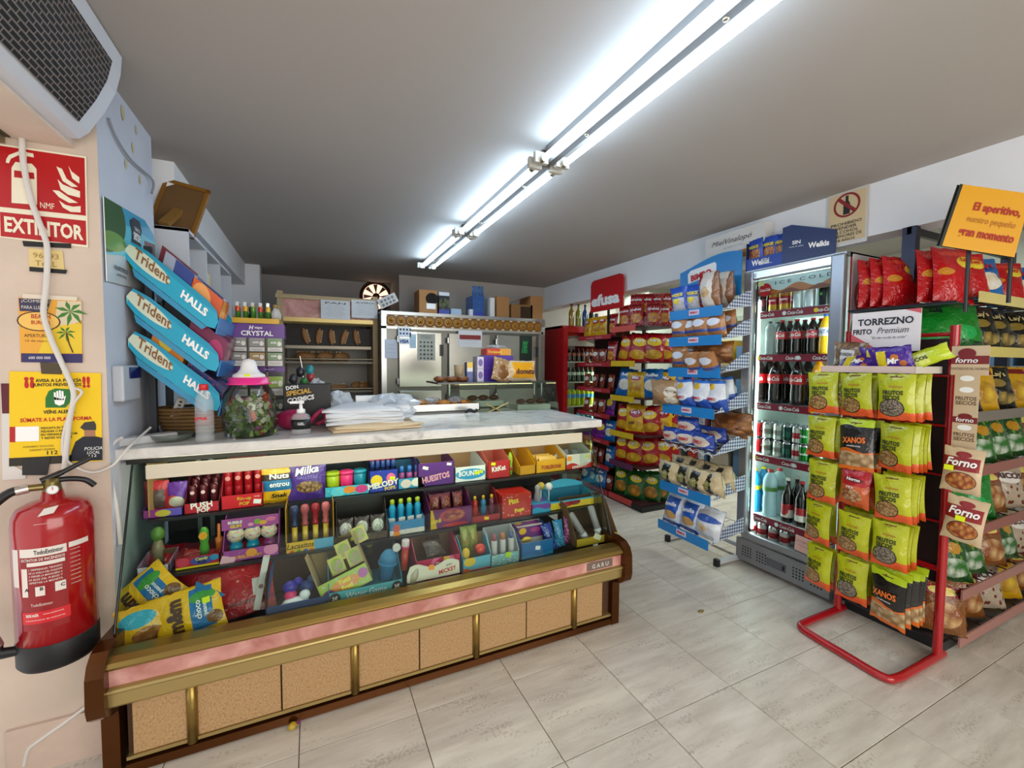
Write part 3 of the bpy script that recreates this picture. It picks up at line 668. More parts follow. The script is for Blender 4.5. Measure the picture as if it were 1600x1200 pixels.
# ---- lower shelf
Y2 = 2.10; Z2 = S2Z
x, w_ = span(213, 264, 880, Y2)
k = tray('sweet_tray', w_, .14, .045, .06, C('#b48fb0'), INN, printed('pr_pastel', '#cfd6ea', [('dots', 7, .35, '#f0a35a'), ('wave', .35, .12, 8, '#4d8fc4')]), group=G2)
k.put('pastel printed sweet tray at the left end of the lower shelf', (x, Y2, Z2-.01))
fig = Kind('candy_dispenser', 'toy', [('stand', B().lathe([(.02, 0), (.017, .06), (.022, .07), (.012, .12)], C('#8d7f63'), seg=12)), ('leaf_top', B().blob((0, 0, .135), (.05, .05, .06), C('#5c8a34', .5), 8, 6, .15))])
fig.put('green leafy candy dispenser at the far left of the lower shelf', (at_y(237, 840, Y2).x, Y2+.07, Z2+.005))
x, w_ = span(272, 343, 865, Y2)
k = tray('flower_sweet_box', w_, .16, .05, .05, C('#8e1626'), C('#5d0f1b'), printed('pr_flower', '#b3182c', [('band', 0, .22, '#e6c51c'), ('ell', .18, .62, .14, .36, '#d63a54'), ('ell', .6, .58, .26, .34, '#3f4da0'), ('ell', .88, .7, .1, .25, '#2a8fc0')]), [('Candy', .6, .56, .016, C('#f3e04c'), {'bold': .03, 'ang': .05}), ('Roll', .6, .32, .014, INKK, {'bold': .03})], group=G2, header=None)
k.put('red oval-logo box with a flower bottle on the lower shelf', (x, Y2, Z2))
fb = Kind('flower_bottle', 'sweet', [('bottle', B().lathe([(.016, 0), (.018, .03), (.014, .05), (.018, .07), (.016, .10), (.008, .115), (0, .117)], clearfilm('greenplast', '#56a83a', .8), seg=14)), ('flower', B().lathe([(.016, -.003), (.016, .003)], C('#f2a81c'), (0, -.02, .085), 8, 'y'))])
fb.put('green bottle with an orange flower in the red box', (x+w_*.1, Y2+.05, Z2+.035))
Kind('orange_dispenser', 'sweet', [('tube', B().lathe([(.010, 0), (.013, .05), (.016, .07), (.006, .075), (.006, .13)], C('#c66a1c', .3), seg=10))]).put('amber candy tube beside the flower bottle', (x+w_*.42, Y2+.07, Z2+.02))
# bubble gum
x, w_ = span(347, 436, 850, Y2)
k = tray('gum_machine_box', w_, .16, .05, .185, C('#9b3f96'), C('#3f2547'), printed('pr_gumlow', '#a4469c', [('ell', .85, .65, .13, .5, '#e58bb8'), ('ell', .5, .6, .1, .35, '#f2a03c'), ('dots', 9, .14, '#7bc7dd')]), [('BUBBLE GUM', .42, .22, .014, C('#f0a83a'), {'bold': .03})], group=G2)
o = k.put('pink and purple box of toy gum machines on the lower shelf', (x, Y2, Z2))
hd = B().box(-w_/2, w_/2, -.002, .002, .14, .185, printed('pr_gumtop', '#b552a2', [('ell', .62, .5, .06, .25, '#8cb83a'), ('ell', .72, .35, .07, .2, '#f2b13a'), ('ell', .86, .6, .09, .22, '#f07aa8'), ('ell', .5, .3, .05, .15, '#f7a8c8')]))
hd.text('BUBBLE', (-w_*.27, -.003, .164), (1, 0, 0), (0, 0, 1), .012, INKW, bold=.05); hd.text('GUM', (-w_*.26, -.003, .146), (1, 0, 0), (0, 0, 1), .015, C('#f2d43a'), bold=.05); part('top_strip', hd, o)
on_front(o, -w_*.42, .005, C('#f2b9c8'), .05, .045, .3)
def gumm(c): return Kind('gum_machine', 'toy', [('base', B().lathe([(.026, 0), (.026, .02), (.018, .035), (.024, .04)], C(c, .25), seg=18)), ('globe', B().lathe([(.018, .038), (.032, .055), (.034, .072), (.026, .088), (.016, .094)], printed('gumballs', '#d8c6a8', [('dots', 14, .42, 'any')], rough=.1), seg=18)), ('lid', B().lathe([(.018, .092), (.018, .10), (.008, .108), (0, .109)], C(c, .25), seg=16))], 'toy gum machines')
gt, gpk = gumm('#1795b5'), gumm('#8f2f72')
for i, (kk, n) in enumerate(((gt, 'turquoise gum machine with a clear globe, left of the pair'), (gt, 'turquoise gum machine with a clear globe, right of the pair'), (gpk, 'purple gum machine at the right end of the box'))):
    kk.put(n, (x+(-.3+.30*i)*w_, Y2+.055, Z2+.03))
# tube figures box (figure toppers are plain)
x, w_ = span(446, 522, 830, Y2)
k = tray('candy_tube_box', w_, .15, .055, .21, C('#c99412'), C('#3a2a12'), printed('pr_lac', '#e3b313', [('rect', .58, 1, 0, 1, '#58a8cf'), ('ell', .12, .18, .05, .16, '#d9531e'), ('ell', .26, .18, .05, .16, '#4f9a2f'), ('ell', .40, .18, .05, .16, '#3f6fc0'), ('ell', .52, .18, .05, .16, '#e0762a')]), [('Lacasitos', .3, .45, .024, INKK, {'shear': .25, 'bold': .01, 'width': .11})], sides='full', group=G2)
k.put('yellow box of four tall candy tubes with round-topped toppers', (x, Y2, Z2-.01))
for i, (c, n) in enumerate((('#31406f', 'navy'), ('#b3545c', 'rose'), ('#a3182a', 'red'), ('#c9646c', 'pink'))):
    Kind('candy_tube', 'sweet', [('tube', B().lathe([(.012, 0), (.012, .09)], printed('tubepr', '#e6c244', [('dots', 22, .25, '#8c3a1a')]), seg=12)), ('topper', B().lathe([(.014, .09), (.016, .10), (.011, .11), (.014, .125), (.012, .14), (.018, .155), (.019, .17), (.014, .185), (0, .19)], C(c, .35), seg=14))], 'candy tubes in the yellow box').put('candy tube with a %s topper in the yellow box' % n, (x+(i-1.5)*w_*.22, Y2+.06, Z2+.006))
# dark box
x, w_ = span(526, 606, 815, Y2)
k = tray('dark_sweet_box', w_, .16, .035, .18, C('#3a2a24'), C('#231a18'), printed('pr_dark', '#5a4430', [('srect', .35, .9, .2, .9, '#8f7656', '#3b2c1f', 9)]), group=G2)
o = k.put('dark brown box with three foil packets on the lower shelf', (x, Y2, Z2)); on_front(o, -w_*.18, .02)
for i, (c, n) in enumerate((('#77556e', 'mauve'), ('#9a9078', 'beige'), ('#3f7a5c', 'green'))):
    bag('foil_packet', 'sweet', w_*.3, .09, .02, printed('foil'+n, '#4a3b3b', [('sell', .5, .45, .42, .35, c, '#d8d4cc', 7)], rough=.22, crinkle=.5), group='foil packets in the dark brown box').put(n+' foil packet in the dark brown box', (x+(i-1)*w_*.32, Y2+.04, Z2+.012), (R(-10), 0, 0))
# blue bottles
x, w_ = span(608, 664, 800, Y2)
k = tray('blue_bottle_box', w_, .15, .07, .09, C('#1681b8'), C('#0f5f8c'), printed('pr_blueb', '#1b86c0', [('band', 0, .38, '#e7e0da'), ('ell', .2, .5, .1, .3, '#d8685a'), ('dots', 10, .2, '#b58a6a')]), group=G2)
o = k.put('blue box of spray-candy bottles with yellow caps', (x, Y2, Z2)); on_front(o, -w_*.3, .006, TAGO, .03, .026)
sb = Kind('spray_sweet', 'sweet', [('bottle', B().lathe([(.015, 0), (.016, .02), (.014, .07), (.017, .10), (.010, .12)], C('#159ac9', .2), seg=14)), ('cap', B().lathe([(.011, .12), (.011, .14), (0, .145)], C('#b9cf2a', .3), seg=12)), ('tag', B().box(-.016, .016, -.019, -.018, .02, .055, INKW))], 'spray-candy bottles')
for i in range(4): sb.put('blue spray-candy bottle, %s from the left' % ORD[i], (x+(i-1.5)*w_*.24, Y2+.06, Z2+.02), (0, 0, random.uniform(-.4, .4)))
# purple boxes
x, w_ = span(672, 738, 795, Y2)
k = tray('jelly_sweet_box', w_, .17, .10, .16, C('#5a1450'), C('#3b0e36'), printed('pr_jelly', '#6d1660', [('ell', .52, .62, .3, .34, '#b13a4a'), ('sell', .55, .62, .24, .26, '#d88a54', '#8c2a3c', 6), ('ell', .6, .13, .3, .1, '#c8303a'), ('diag', 1, .1, .16, '#d9b21c')]), [('MINI', .14, .3, .020, C('#f0cf2a'), {'bold': .03, 'ang': .2})], group=G2)
k.put('dark purple jelly sweet box with a red fruit picture', (x, Y2, Z2))
jb = bag('jelly_packet', 'sweet', .06, .10, .02, printed('jelly', '#6d1d33', [('sell', .5, .5, .4, .35, '#c07a4a', '#6c1f2c', 6)], crinkle=.5), group='jelly packets')
for i in range(3): jb.put('jelly packet, %s in the dark purple box' % ORD[i], (x+(i-1)*w_*.3, Y2+.09, Z2+.05), (R(-15), 0, random.uniform(-.3, .3)))
x, w_ = span(738, 782, 785, Y2)
k = tray('flask_sweet_box', w_, .15, .035, .16, C('#8b1822'), C('#3a2a2a'), C('#a81826'), group=G2)
o = k.put('red box of three flask sweets with yellow stoppers', (x, Y2, Z2)); on_front(o, 0, .018, YEL)
for i, (c, n) in enumerate((('#b8291f', 'red'), ('#236f96', 'blue'), ('#6e2740', 'plum'))):
    Kind('flask_sweet', 'sweet', [('flask', B().lathe([(.015, 0), (.017, .05), (.013, .065), (.016, .085), (.006, .10)], C(c, .15), seg=14)), ('stopper', B().lathe([(.008, .10), (.008, .115), (0, .12)], C('#e0b22a', .3), seg=10))], 'flask sweets').put(n+' flask sweet with yellow stopper', (x+(i-1)*w_*.3, Y2+.05, Z2+.01))
x, w_ = span(785, 830, 780, Y2)
carton('popping_candy_box', w_, .14, .125, C('#b2201f'), printed('pr_pop', '#c62c22', [('dots', 9, .3, '#e8a08a'), ('ell', .5, .5, .45, .4, '#c62c22')]), [('Fizz', .4, .6, .03, C('#f2d73a'), {'bold': .05, 'ang': .15}), ('Pops', .6, .15, .03, C('#f2d73a'), {'bold': .05, 'ang': .15})], group=G2).put('red popping candy box with yellow zigzag lettering', (x, Y2, Z2))
x, w_ = span(832, 860, 782, Y2)
carton('small_sweet_box', w_, .1, .05, C('#6c3a96'), printed('pr_smallp', '#8046a8', [('wave', .5, .15, 6, '#3aa3cf')]), group=G2).put('small purple and blue sweet box on the lower shelf', (x, Y2, Z2))
Kind('clear_figure_pack', 'toy', [('blister', B().lathe([(.018, 0), (.02, .03), (.014, .06), (.018, .085), (0, .10)], clearfilm('blister', '#c8ccd2', .45), seg=12)), ('insert', B().lathe([(.011, .004), (.012, .05), (.009, .07), (0, .085)], C('#9c4a5c'), seg=10))]).put('clear blister with a rose insert standing on the small purple box', (x, Y2+.05, Z2+.051))
x, w_ = span(860, 928, 775, Y2)
k = tray('lolly_figure_box', w_, .13, .05, .09, C('#48a0c2'), C('#2b6f8e'), printed('pr_lolly', '#e9c53a', [('ell', .35, .6, .16, .4, '#b3242c'), ('ell', .55, .65, .13, .35, '#8f1c2c'), ('band', .82, 1, '#4db1d4'), ('dots', 8, .15, '#f7efcf')]), header=(printed('pr_lollyh', '#49b3d8', [('ell', .5, .6, .4, .3, '#dfeef4')]), .05, .7), group=G2)
k.put('yellow lollipop box with a blue cloud-shaped header', (x, Y2, Z2))
for i, c in enumerate(('#e9e2dc', '#c3a23c')):
    Kind('ball_lolly', 'sweet', [('stick', B().cyl((0, 0, 0), (0, 0, .06), .003, WHITE, 8)), ('ball', B().blob((0, 0, .08), (.045, .045, .045), C(c, .2), 12, 8))], 'ball lollies').put('%s ball lollipop left of the cloud header' % ('white', 'gold')[i], (x-w_*(.42+.12*i), Y2+.06+.03*i, Z2+.045))

# ---- deck
Z3 = .42; Y3 = 1.97
ym = printed('bag_yellow_choc', '#f0b90c', [('rect', .52, .86, .08, .95, '#1c6fae'), ('ell', .72, .75, .2, .12, '#3f9a3c'), ('ell', .86, .25, .12, .14, '#7a4a22')], crinkle=.5)
mk = bag('chocolate_bag', 'sweets', .22, .17, .05, ym, [('m&m', .42, .5, .05, C('#4a2512'), {'bold': .05, 'ang': R(90), 'width': .12}), ('choco', .68, .5, .02, INKW, {'bold': .02, 'ang': R(90)}), ('peanut', .78, .5, .016, INKW, {'bold': .02, 'ang': R(90)})], group='yellow peanut chocolate bags')
p = at_y(282, 985, 1.98); o = mk.put('large yellow chocolate bag leaning on the glass at the front left of the counter', (p.x+.055, 1.975, .43), (R(-22), R(-10), R(3)))
part('price_sticker', B().box(-.012, .012, -.002, 0, -.011, .011, LIME), o, (.06, -.035, .11))
p = at_y(228, 945, 2.02); mk.put('yellow chocolate bag tipped over behind the front one, with a split corner', (p.x+.05, 2.08, .49), (R(-25), R(-40), R(10)))
mk2 = bag('chocolate_bag', 'sweets', .16, .14, .05, printed('bag_yellow2', '#e5ad12', [('ell', .4, .68, .36, .2, '#2aa3bf'), ('sell', .55, .25, .3, .2, '#c98b4a', '#8c5426', 6)], crinkle=.5), group='yellow peanut chocolate bags')
p = at_y(212, 985, 1.97); mk2.put('small yellow bag with a turquoise oval in the left corner of the deck', (p.x+.045, 1.99, .43), (R(-15), R(-8), R(10)))
rb = bag('chocolate_bag', 'sweets', .30, .26, .06, printed('bag_red_choc', '#a50d1a', [('dots', 7, .13, '#c98a6a'), ('rect', .78, .88, .2, .42, '#cfc9c6'), ('band', .12, .17, '#7c0a14')], crinkle=.6), group=G3)
p = at_y(345, 950, 2.02); rb.put('big glossy red chocolate bag lying on the counter deck', (p.x+.03, 2.04, .43), (R(-40), R(-6), 0), scale=1.15)
p = at_y(300, 930, 2.1); rb.put('second red chocolate bag tucked behind the blue pyramid pack', (p.x-.02, 2.14, .45), (R(-45), R(8), R(6)), scale=1.1)
p = at_y(335, 960, 2.0)
pv = [(-.055, -.015, 0), (.055, -.02, .045), (-.04, .0, .115), (-.01, .045, .04)]
single('pyramid_pack', B().add(pv, [(0, 1, 2), (0, 3, 1), (1, 3, 2), (0, 2, 3)], mat('#0f6aa8', .2, coat=.5, bump=.3, bscale=40)), 'blue foil pyramid pack lying on the red bags', 'sweets', (p.x-.01, 2.03, .50), .1, G3)
p = at_y(404, 930, 2.05)
single('slim_carton', B().box(-.012, .012, 0, .09, 0, .20, mat('#d9d3cf', .5)).disc((0, -.001, .09), (0, -1, 0), .009, C('#7c2430')), 'slim white carton standing right of the red bags', 'box', (p.x, 2.03, .45), (R(-14), R(10), 0), G3)
p = at_y(415, 935, 2.1)
single('blue_divider', B().box(-.004, .004, 0, .3, 0, .16, C('#1f4d86')), 'blue card divider beside the slim white carton', 'divider', (p.x+.01, 2.05, .425), (0, R(8), 0), G3)
# empty brown case with toys
x, w_ = span(418, 512, 920, 2.02)
Kind('brown_case', 'box', [('box', B().box(-w_/2, w_/2, .22, .224, 0, .2, mat('#4c3524', .8)).box(-w_/2, w_/2, 0, .224, 0, .003, mat('#3d2b1e', .8)).box(-w_/2, -w_/2+.003, 0, .224, 0, .16, mat('#4c3524', .8)).box(-w_/2, w_/2, 0, .003, 0, .05, C('#22467c')))], G3).put('nearly empty brown case with a blue front lip', (x, 1.97, .43))
def toy(label, px, py, Y, parts_, z):
    p = at_y(px, py, Y); t_ = thing('rubber_toy', label, 'toy', (p.x, Y, z), 0, 'loose rubber toys in the brown case')
    for n, c, d, col in parts_: part(n, B().blob(c, d, C(col, .35), 10, 7, .08), t_)
toy('indigo and pink rubber toy in the brown case', 455, 925, 2.03, [('head', (0, 0, .05), (.06, .05, .05), '#2b1f9c'), ('body', (0, -.01, .02), (.05, .045, .05), '#e0266e'), ('ear', (.03, 0, .07), (.035, .03, .03), '#2b1f9c')], .47)
toy('white rubber toy at the front of the brown case', 463, 945, 2.0, [('body', (0, 0, .015), (.10, .05, .035), '#e9e9ee'), ('head', (.035, 0, .035), (.045, .04, .04), '#dfe4ea'), ('leg', (-.045, -.01, .005), (.04, .02, .025), '#f2f2f2')], .455)
toy('blue rubber toy behind the white one', 480, 925, 2.08, [('body', (0, 0, .02), (.06, .05, .05), '#2a4a9a'), ('head', (.02, 0, .05), (.035, .035, .035), '#39557f')], .465)
# water game tray with the leaning candy box
x, w_ = span(512, 622, 900, 2.02)
WG = C('#49a9b8')
k = tray('water_game_tray', w_, .26, .055, .16, C('#2f7f96'), mat('#2b2d30', .7), WG, [('Water Game', .5, .3, .028, C('#c9dfe6'), {'bold': .01, 'shear': .1, 'width': .17})], group=G3)
o = k.put('turquoise water game display tray on the deck', (x, 1.965, .435))
for sx, tt in ((.42, '2€'), (-.42, '2€')):
    q = B().disc((sx*w_, -.002, .03), (0, -1, 0), .022, INKK); q.text(tt, (sx*w_, -.003, .022), (1, 0, 0), (0, 0, 1), .016, INKW, bold=.03); part('price_disc', q, o)
p = at_y(540, 920, 2.0)
pr = printed('pr_greenc', '#9fb92a', [('ell', .5, .5, .3, .32, '#e58a1e'), ('dots', 7, .2, '#e8b8d8'), ('ell', .15, .3, .12, .3, '#7a2a7c'), ('ell', .88, .6, .1, .25, '#b0449c')])
k = tray('candy_carton', .21, .16, .085, .22, mat('#b59a6e', .8), mat('#a88c62', .8), pr, [('Tutti', .5, .55, .02, C('#f4e63a'), {'bold': .05}), ('Fruti', .52, .22, .02, C('#f4e63a'), {'bold': .05})], sides='full', group=G3)
k.put('open green cartoon-print carton leaning in the water game tray', (p.x+.01, 1.985, .465), (R(-14), R(-20), 0))
sc = carton('little_candy_box', .062, .03, .075, C('#b9c24a'), printed('pr_lc', '#c9c258', [('sell', .5, .5, .4, .4, '#d88ab0', '#8fae36', 5)]), group='little candy boxes in the leaning carton')
for i in range(2):
    for j in range(2): sc.put('little candy box, %s row %s in the leaning carton' % (('lower', 'upper')[j], ('left', 'right')[i]), (p.x-.022+.072*i+.03*j, 2.06+.02*j, .525+.055*j+.026*i), (R(-20), R(-20), 0))
p = at_y(600, 890, 2.02)
Kind('cup_toy', 'toy', [('cup', B().lathe([(.03, 0), (.036, .07), (.044, .075), (.044, .085)], clearfilm('bluecup', '#2f8cc0', .82), seg=18)), ('dome', B().lathe([(.042, .085), (.036, .115), (.02, .135), (0, .14)], clearfilm('bluedome', '#4f9fd0', .6), seg=18)), ('knob', B().lathe([(.018, -.006), (.018, .006)], C('#dcd6d0'), (.028, -.01, .15), 14, 'y'))], G3).put('blue plastic cup toy with domed lid in the water game tray', (p.x, 2.03, .47), (0, R(8), 0))
Kind('ball_toy', 'toy', [('ball', B().blob((0, 0, .025), (.04, .04, .05), C('#8b8c4a', .4), 12, 8)), ('stem', B().cyl((0, 0, -.03), (0, 0, .01), .01, C('#4a4a2a'), 8))], G3).put('olive round toy behind the blue cup', (at_y(575, 858, 2.2).x, 2.2, .56))
p = at_y(627, 875, 2.04)
Kind('bubble_tube', 'toy', [('tube', B().lathe([(.016, 0), (.016, .10)], C('#b8361f', .2), seg=14)), ('cap', B().lathe([(.018, .10), (.018, .135), (.016, .14), (0, .14)], C('#e9d6d8', .35), seg=14)), ('collar', B().lathe([(.0185, .10), (.0185, .112)], C('#d0426c'), seg=14))], G3).put('red bubble tube with pinkish white cap beside the water game tray', (p.x, 2.03, .50), (0, R(4), 0))
Kind('cream_bottle', 'toy', [('bottle', B().lathe([(.02, 0), (.024, .04), (.012, .07), (0, .09)], C('#b8ab96', .3), seg=14))], G3).put('cream plastic bottle lying under the red bubble tube', (p.x+.02, 1.98, .455), (0, R(25), 0))
x, w_ = span(645, 712, 880, 2.02)
k = tray('lolly_box', w_, .2, .10, .17, C('#b01848'), mat('#7a5a48', .8), printed('pr_peta', '#c21c56', [('ell', .6, .5, .3, .7, '#e86a9a'), ('ell', .6, .5, .22, .5, '#b5174f'), ('ell', .2, .3, .16, .3, '#c80d20'), ('ell', .9, .6, .08, .2, '#a8102a')]), [('Peta', .6, .5, .03, C('#f5c9d6'), {'bold': .03}), ('Zetas', .62, .2, .026, C('#f5c9d6'), {'bold': .03})], group=G3)
o = k.put('pink swirl-print sweet box in the middle of the deck', (x, 2.0, .475)); on_front(o, w_*.18, .085, YEL, .03, .026)
x2, w2 = span(632, 712, 900, 1.97)
pts = [(-w2/2, 0), (w2/2, 0), (w2/2, .055)]+[(w2/2-.01-w2*.9*i/10, .062+.012*math.sin(i*.9)) for i in range(11)]+[(-w2/2, .03)]
cb = B().prism(pts, 'y', 0, .003, printed('pr_mcard', '#e6dccb', [])); o = single('shaped_card', cb, 'cream shaped display card with black and red lettering in front of the pink box', 'card', (x2, 1.962, .465), (R(-8), 0, 0), G3)
q = B().text('MICKEY', (w2*.27, -.001, .015), (.99, 0, .12), (-.12, 0, .99), .02, INKR, bold=.03, width=.085).text('Junior', (w2*.3, -.001, .042), (.99, 0, .12), (-.12, 0, .99), .011, INKK, bold=.02)
part('lettering', q, o); on_front(o, -.01, .05, TAGO, .026, .022)
cs = bag('sweet_pouch', 'sweets', .1, .10, .03, printed('clearbrown', '#4a3b34', [('dots', 10, .3, '#7d6a5a')], rough=.15, crinkle=.6), group=G3)
cs.put('brown clear-wrapped packet in the pink swirl box', (x+.01, 2.08, .55), (R(-50), 0, .2)); 
# toy packs
x, w_ = span(714, 757, 870, 2.02)
k = tray('toy_pack_tray', w_, .12, .075, .15, C('#4f9fc0'), mat('#8a6a48', .8), printed('pr_tp1', '#62b5d2', [('ell', .25, .75, .2, .3, '#e8c23a'), ('band', 0, .2, '#c83a26'), ('ell', .12, .15, .14, .2, '#e0641e')]), group=G3)
k.put('light blue toy tray with a shiny red ball', (x, 1.985, .475))
single('shiny_ball', B().blob((0, 0, 0), (.055, .055, .05), mat('#d0301c', .12, coat=.6, bump=.5, bscale=60), 14, 10, .06), 'crumpled shiny red foil ball in the light blue toy tray', 'sweet', (x+w_*.18, 1.985+.03, .575), 0, G3)
gp_ = bag('candy_packet', 'sweet', .05, .12, .03, printed('gpk', '#7d8a3a', [('sell', .5, .5, .4, .4, '#b53a2a', '#8fa34a', 6)], crinkle=.5), group='green packets in the light blue toy tray')
for i in range(2): gp_.put('green candy packet, %s one in the light blue toy tray' % ('left', 'right')[i], (x-w_*.2+.045*i, 2.07, .55), (R(-10), 0, .2*i))
single('yellow_toy', B().blob((0, 0, 0), (.04, .035, .055), C('#e0b53a'), 10, 7, .1), 'yellow rubber toy in the left corner of the light blue tray', 'toy', (x-w_*.33, 2.01, .565), 0, G3)
x, w_ = span(757, 800, 860, 2.02)
k = tray('tube_pack_tray', w_, .12, .06, .16, C('#bfc5c8'), mat('#8f8f92', .6), printed('pr_tp2', '#7fb5bb', [('dots', 7, .3, '#d8e4e6'), ('dots', 5, .12, '#3f86a8')]), group=G3)
o = k.put('grey tray of three paste sweet tubes', (x, 1.985, .48)); on_front(o, w_*.1, .05, C('#b9e02a'), .03, .026)
for i, (c, n) in enumerate((('#a85a68', 'rose'), ('#c87a4a', 'orange'), ('#4a6a9a', 'blue'))):
    Kind('paste_tube', 'sweet', [('tube', B().lathe([(.004, 0), (.015, .02), (.016, .09), (.012, .10)], C('#c9c4c6', .25), seg=12)), ('cap', B().lathe([(.011, .10), (.010, .13), (0, .132)], C(c, .3), seg=12))], 'paste tubes').put('%s capped paste tube in the grey tray' % n, (x+(i-1)*w_*.3, 2.02, .50))
x, w_ = span(803, 852, 850, 2.02)
k = tray('lolly_drop_box', w_, .16, .085, .14, C('#155f9c'), mat('#9a948a', .7), printed('pr_blue2', '#1668a8', [('wave', .2, .05, 8, '#2a8fc8')]), group=G3)
o = k.put('plain blue box with a small white tag on the deck', (x, 1.985, .485)); on_front(o, 0, .05, INKW, .028, .02)
carton('purple_carton', w_*.8, .08, .09, C('#5c1c6e'), printed('pr_purp', '#6c2080', [('band', .0, .3, '#c9c2bc'), ('ell', .2, .75, .14, .2, '#e8b81e'), ('ell', .7, .75, .2, .14, '#b83a80')]), group=G3).put('purple carton standing in the plain blue box', (x, 2.07, .53))
single('spinning_top', B().lathe([(.028, 0), (.026, .012), (.01, .02), (0, .021)], C('#e6bf2a')), 'yellow round toy top in the plain blue box', 'toy', (x-w_*.25, 2.02, .565), (R(-40), 0, 0), G3)
for i, (px, py, c, n) in enumerate(((853, 845, '#2a3f9a', 'indigo'), (868, 838, '#2a7fae', 'sky blue'), (882, 850, '#8c2f6c', 'magenta'))):
    p = at_y(px, py, 2.04); bag('blister_toy', 'toy', .06, .14, .035, printed('blis'+n, c, [('dots', 9, .25, '#a8c4e0')], rough=.15, crinkle=.5), group='blister toys beside the blue box').put('%s blister toy between the blue box and the brown carton' % n, (p.x, 2.02+.02*i, .49), (R(-14), R(-12+10*i), 0))
x, w_ = span(890, 946, 825, 2.05)
k = tray('tube_carton', w_*1.1, .2, .045, .22, mat('#6b4f33', .8), mat('#4d3826', .8), C('#b8982a'), sides='slope', group=G3)
o = k.put('tall brown carton with an olive yellow lip at the right end of the deck', (x-.02, 1.985, .49)); on_front(o, .0, .04, C('#e8dfc0'), .05, .03, .5)
ct_ = Kind('clear_tube_toy', 'toy', [('tube', B().lathe([(.02, 0), (.02, .15), (.016, .16), (0, .162)], clearfilm('clr', '#d0ccd0', .4), seg=14)), ('insert', B().lathe([(.012, .01), (.014, .08), (.008, .12)], C('#8f7f86', .3), seg=10)), ('cap', B().lathe([(.021, 0), (.021, .03)], C('#c9c9cc', .2), seg=14))], 'clear tube toys')
ct_.put('clear tube toy leaning left in the tall brown carton', (x-.07, 2.03, .515), (R(-18), R(-28), 0)); ct_.put('clear tube toy upright on the right of the tall brown carton', (x+.03, 2.04, .52), (R(-18), R(-10), 0))

# the goods on the deck stand right behind the rail
for o in list(COL.objects):
    if o.parent is None and 'category' in o and -.72 < o.location.x < 1.52 and 1.9 < o.location.y < 2.3 and .40 < o.location.z < .586:
        o.location.y -= .055; o.location.z -= .014 if o.location.x < .5 else .05
single('cardboard_sheet', B().box(-.002, .002, 0, .26, 0, .30, mat('#b9925c', .8, noise=.1)), 'tan cardboard sheet standing inside the left end of the counter', 'cardboard', (CX0+.035, 2.22, .80), 0)
# ================================================================== door jamb: signs, cables, extinguisher
JY = 2.018
def J(px, py, dy=0.): return at_y(px, py, JY-dy)
def jquad(b_, pts, mt, dy): return b_.poly([J(x, y, dy) for x, y in pts], mt)
def jslab(pts, mt, t=.002):
    b_ = B(); a = [J(x, y, 0) for x, y in pts]; n = len(a); c = [Vector((p.x, p.y-t, p.z)) for p in a]
    b_.add(a+c, [tuple(range(n)), tuple(range(2*n-1, n-1, -1))]+[(i, n+i, n+(i+1) % n, (i+1) % n) for i in range(n)], mt); return b_
def jtext(b_, s_, px, py, hpx, mt, wpx=None, dy=.003, align='c', **kw):
    """text on the jamb; base centre at (px,py), sizes given as they measure on the wall"""
    p = J(px, py, dy); k = (J(px, py-10, dy)-p).length/10; a = .0 
    ux = Vector((1, 0, 0)); kx = (J(px+10, py, dy)-p).x/10
    return b_.text(s_, p, ux, (0, 0, 1), hpx*k, mt, align=align, width=None if wpx is None else wpx*kx, **kw)
CREAM = mat('#efe6cd', .5); SRED = mat('#b50d12', .35)
o = single('extinguisher_sign', jslab([(-6, 224), (135, 245), (138, 387), (-2, 371)], CREAM), 'red fire extinguisher sign with a white flame symbol on the door jamb', 'sign')
b = B(); jquad(b, [(-3, 227), (132, 247), (134, 337), (-1, 323)], SRED, .0028); jquad(b, [(0, 331), (134, 345), (135, 383), (1, 369)], SRED, .0028); part('red_field', b, o)
b = B(); jquad(b, [(18, 262), (24, 253), (50, 256), (57, 264), (58, 320), (18, 317)], CREAM, .0034); jquad(b, [(31, 236), (42, 237), (42, 256), (31, 255)], CREAM, .0034)
jquad(b, [(10, 248), (14, 242), (30, 236), (30, 242), (17, 248), (14, 255), (9, 254)], CREAM, .0036); jquad(b, [(42, 238), (52, 240), (53, 246), (42, 244)], CREAM, .0036)
jquad(b, [(22, 266), (53, 270), (54, 280), (22, 277)], SRED, .0040)
for pts in ([(107, 259), (112, 268), (124, 277), (124, 287), (113, 279)], [(88, 260), (97, 264), (104, 279), (122, 292), (112, 292), (98, 283)], [(90, 280), (98, 288), (110, 293), (125, 299), (125, 309), (106, 304), (95, 296)], [(82, 297), (92, 298), (108, 309), (122, 317), (108, 317), (92, 308)], [(92, 313), (102, 320), (114, 323), (126, 322), (126, 332), (110, 331), (98, 324)]): jquad(b, pts, CREAM, .0034)
jtext(b, 'NMF', 74, 326, 9, CREAM, 22); part('symbol', b, o)
b = B(); L = J(6, 363, .0036); r_ = J(132, 377, .0036); d = r_-L
b.text('EXTINTOR', L+d*.5+Vector((0, 0, .002)), d.normalized(), (0, 0, 1), .052, CREAM, bold=.035, width=d.length*.98); part('lettering', b, o)
# handwritten note between black tapes
o = single('sticky_note', jslab([(45, 388), (98, 392), (101, 422), (46, 418)], mat('#e2c98a', .8)), 'yellowed handwritten note held by black tape under the red sign', 'note')
b = B(); jtext(b, '96593', 72, 404, 8, mat('#a8864a', .8), 40); jtext(b, 'Tel L', 72, 416, 8, mat('#a8864a', .8), 34); part('handwriting', b, o)
b = jslab([(36, 377), (112, 381), (111, 388), (38, 385)], BLACK, .004); part('tape', b, o); b = jslab([(47, 417), (105, 422), (103, 428), (47, 424)], BLACK, .004); part('tape', b, o)
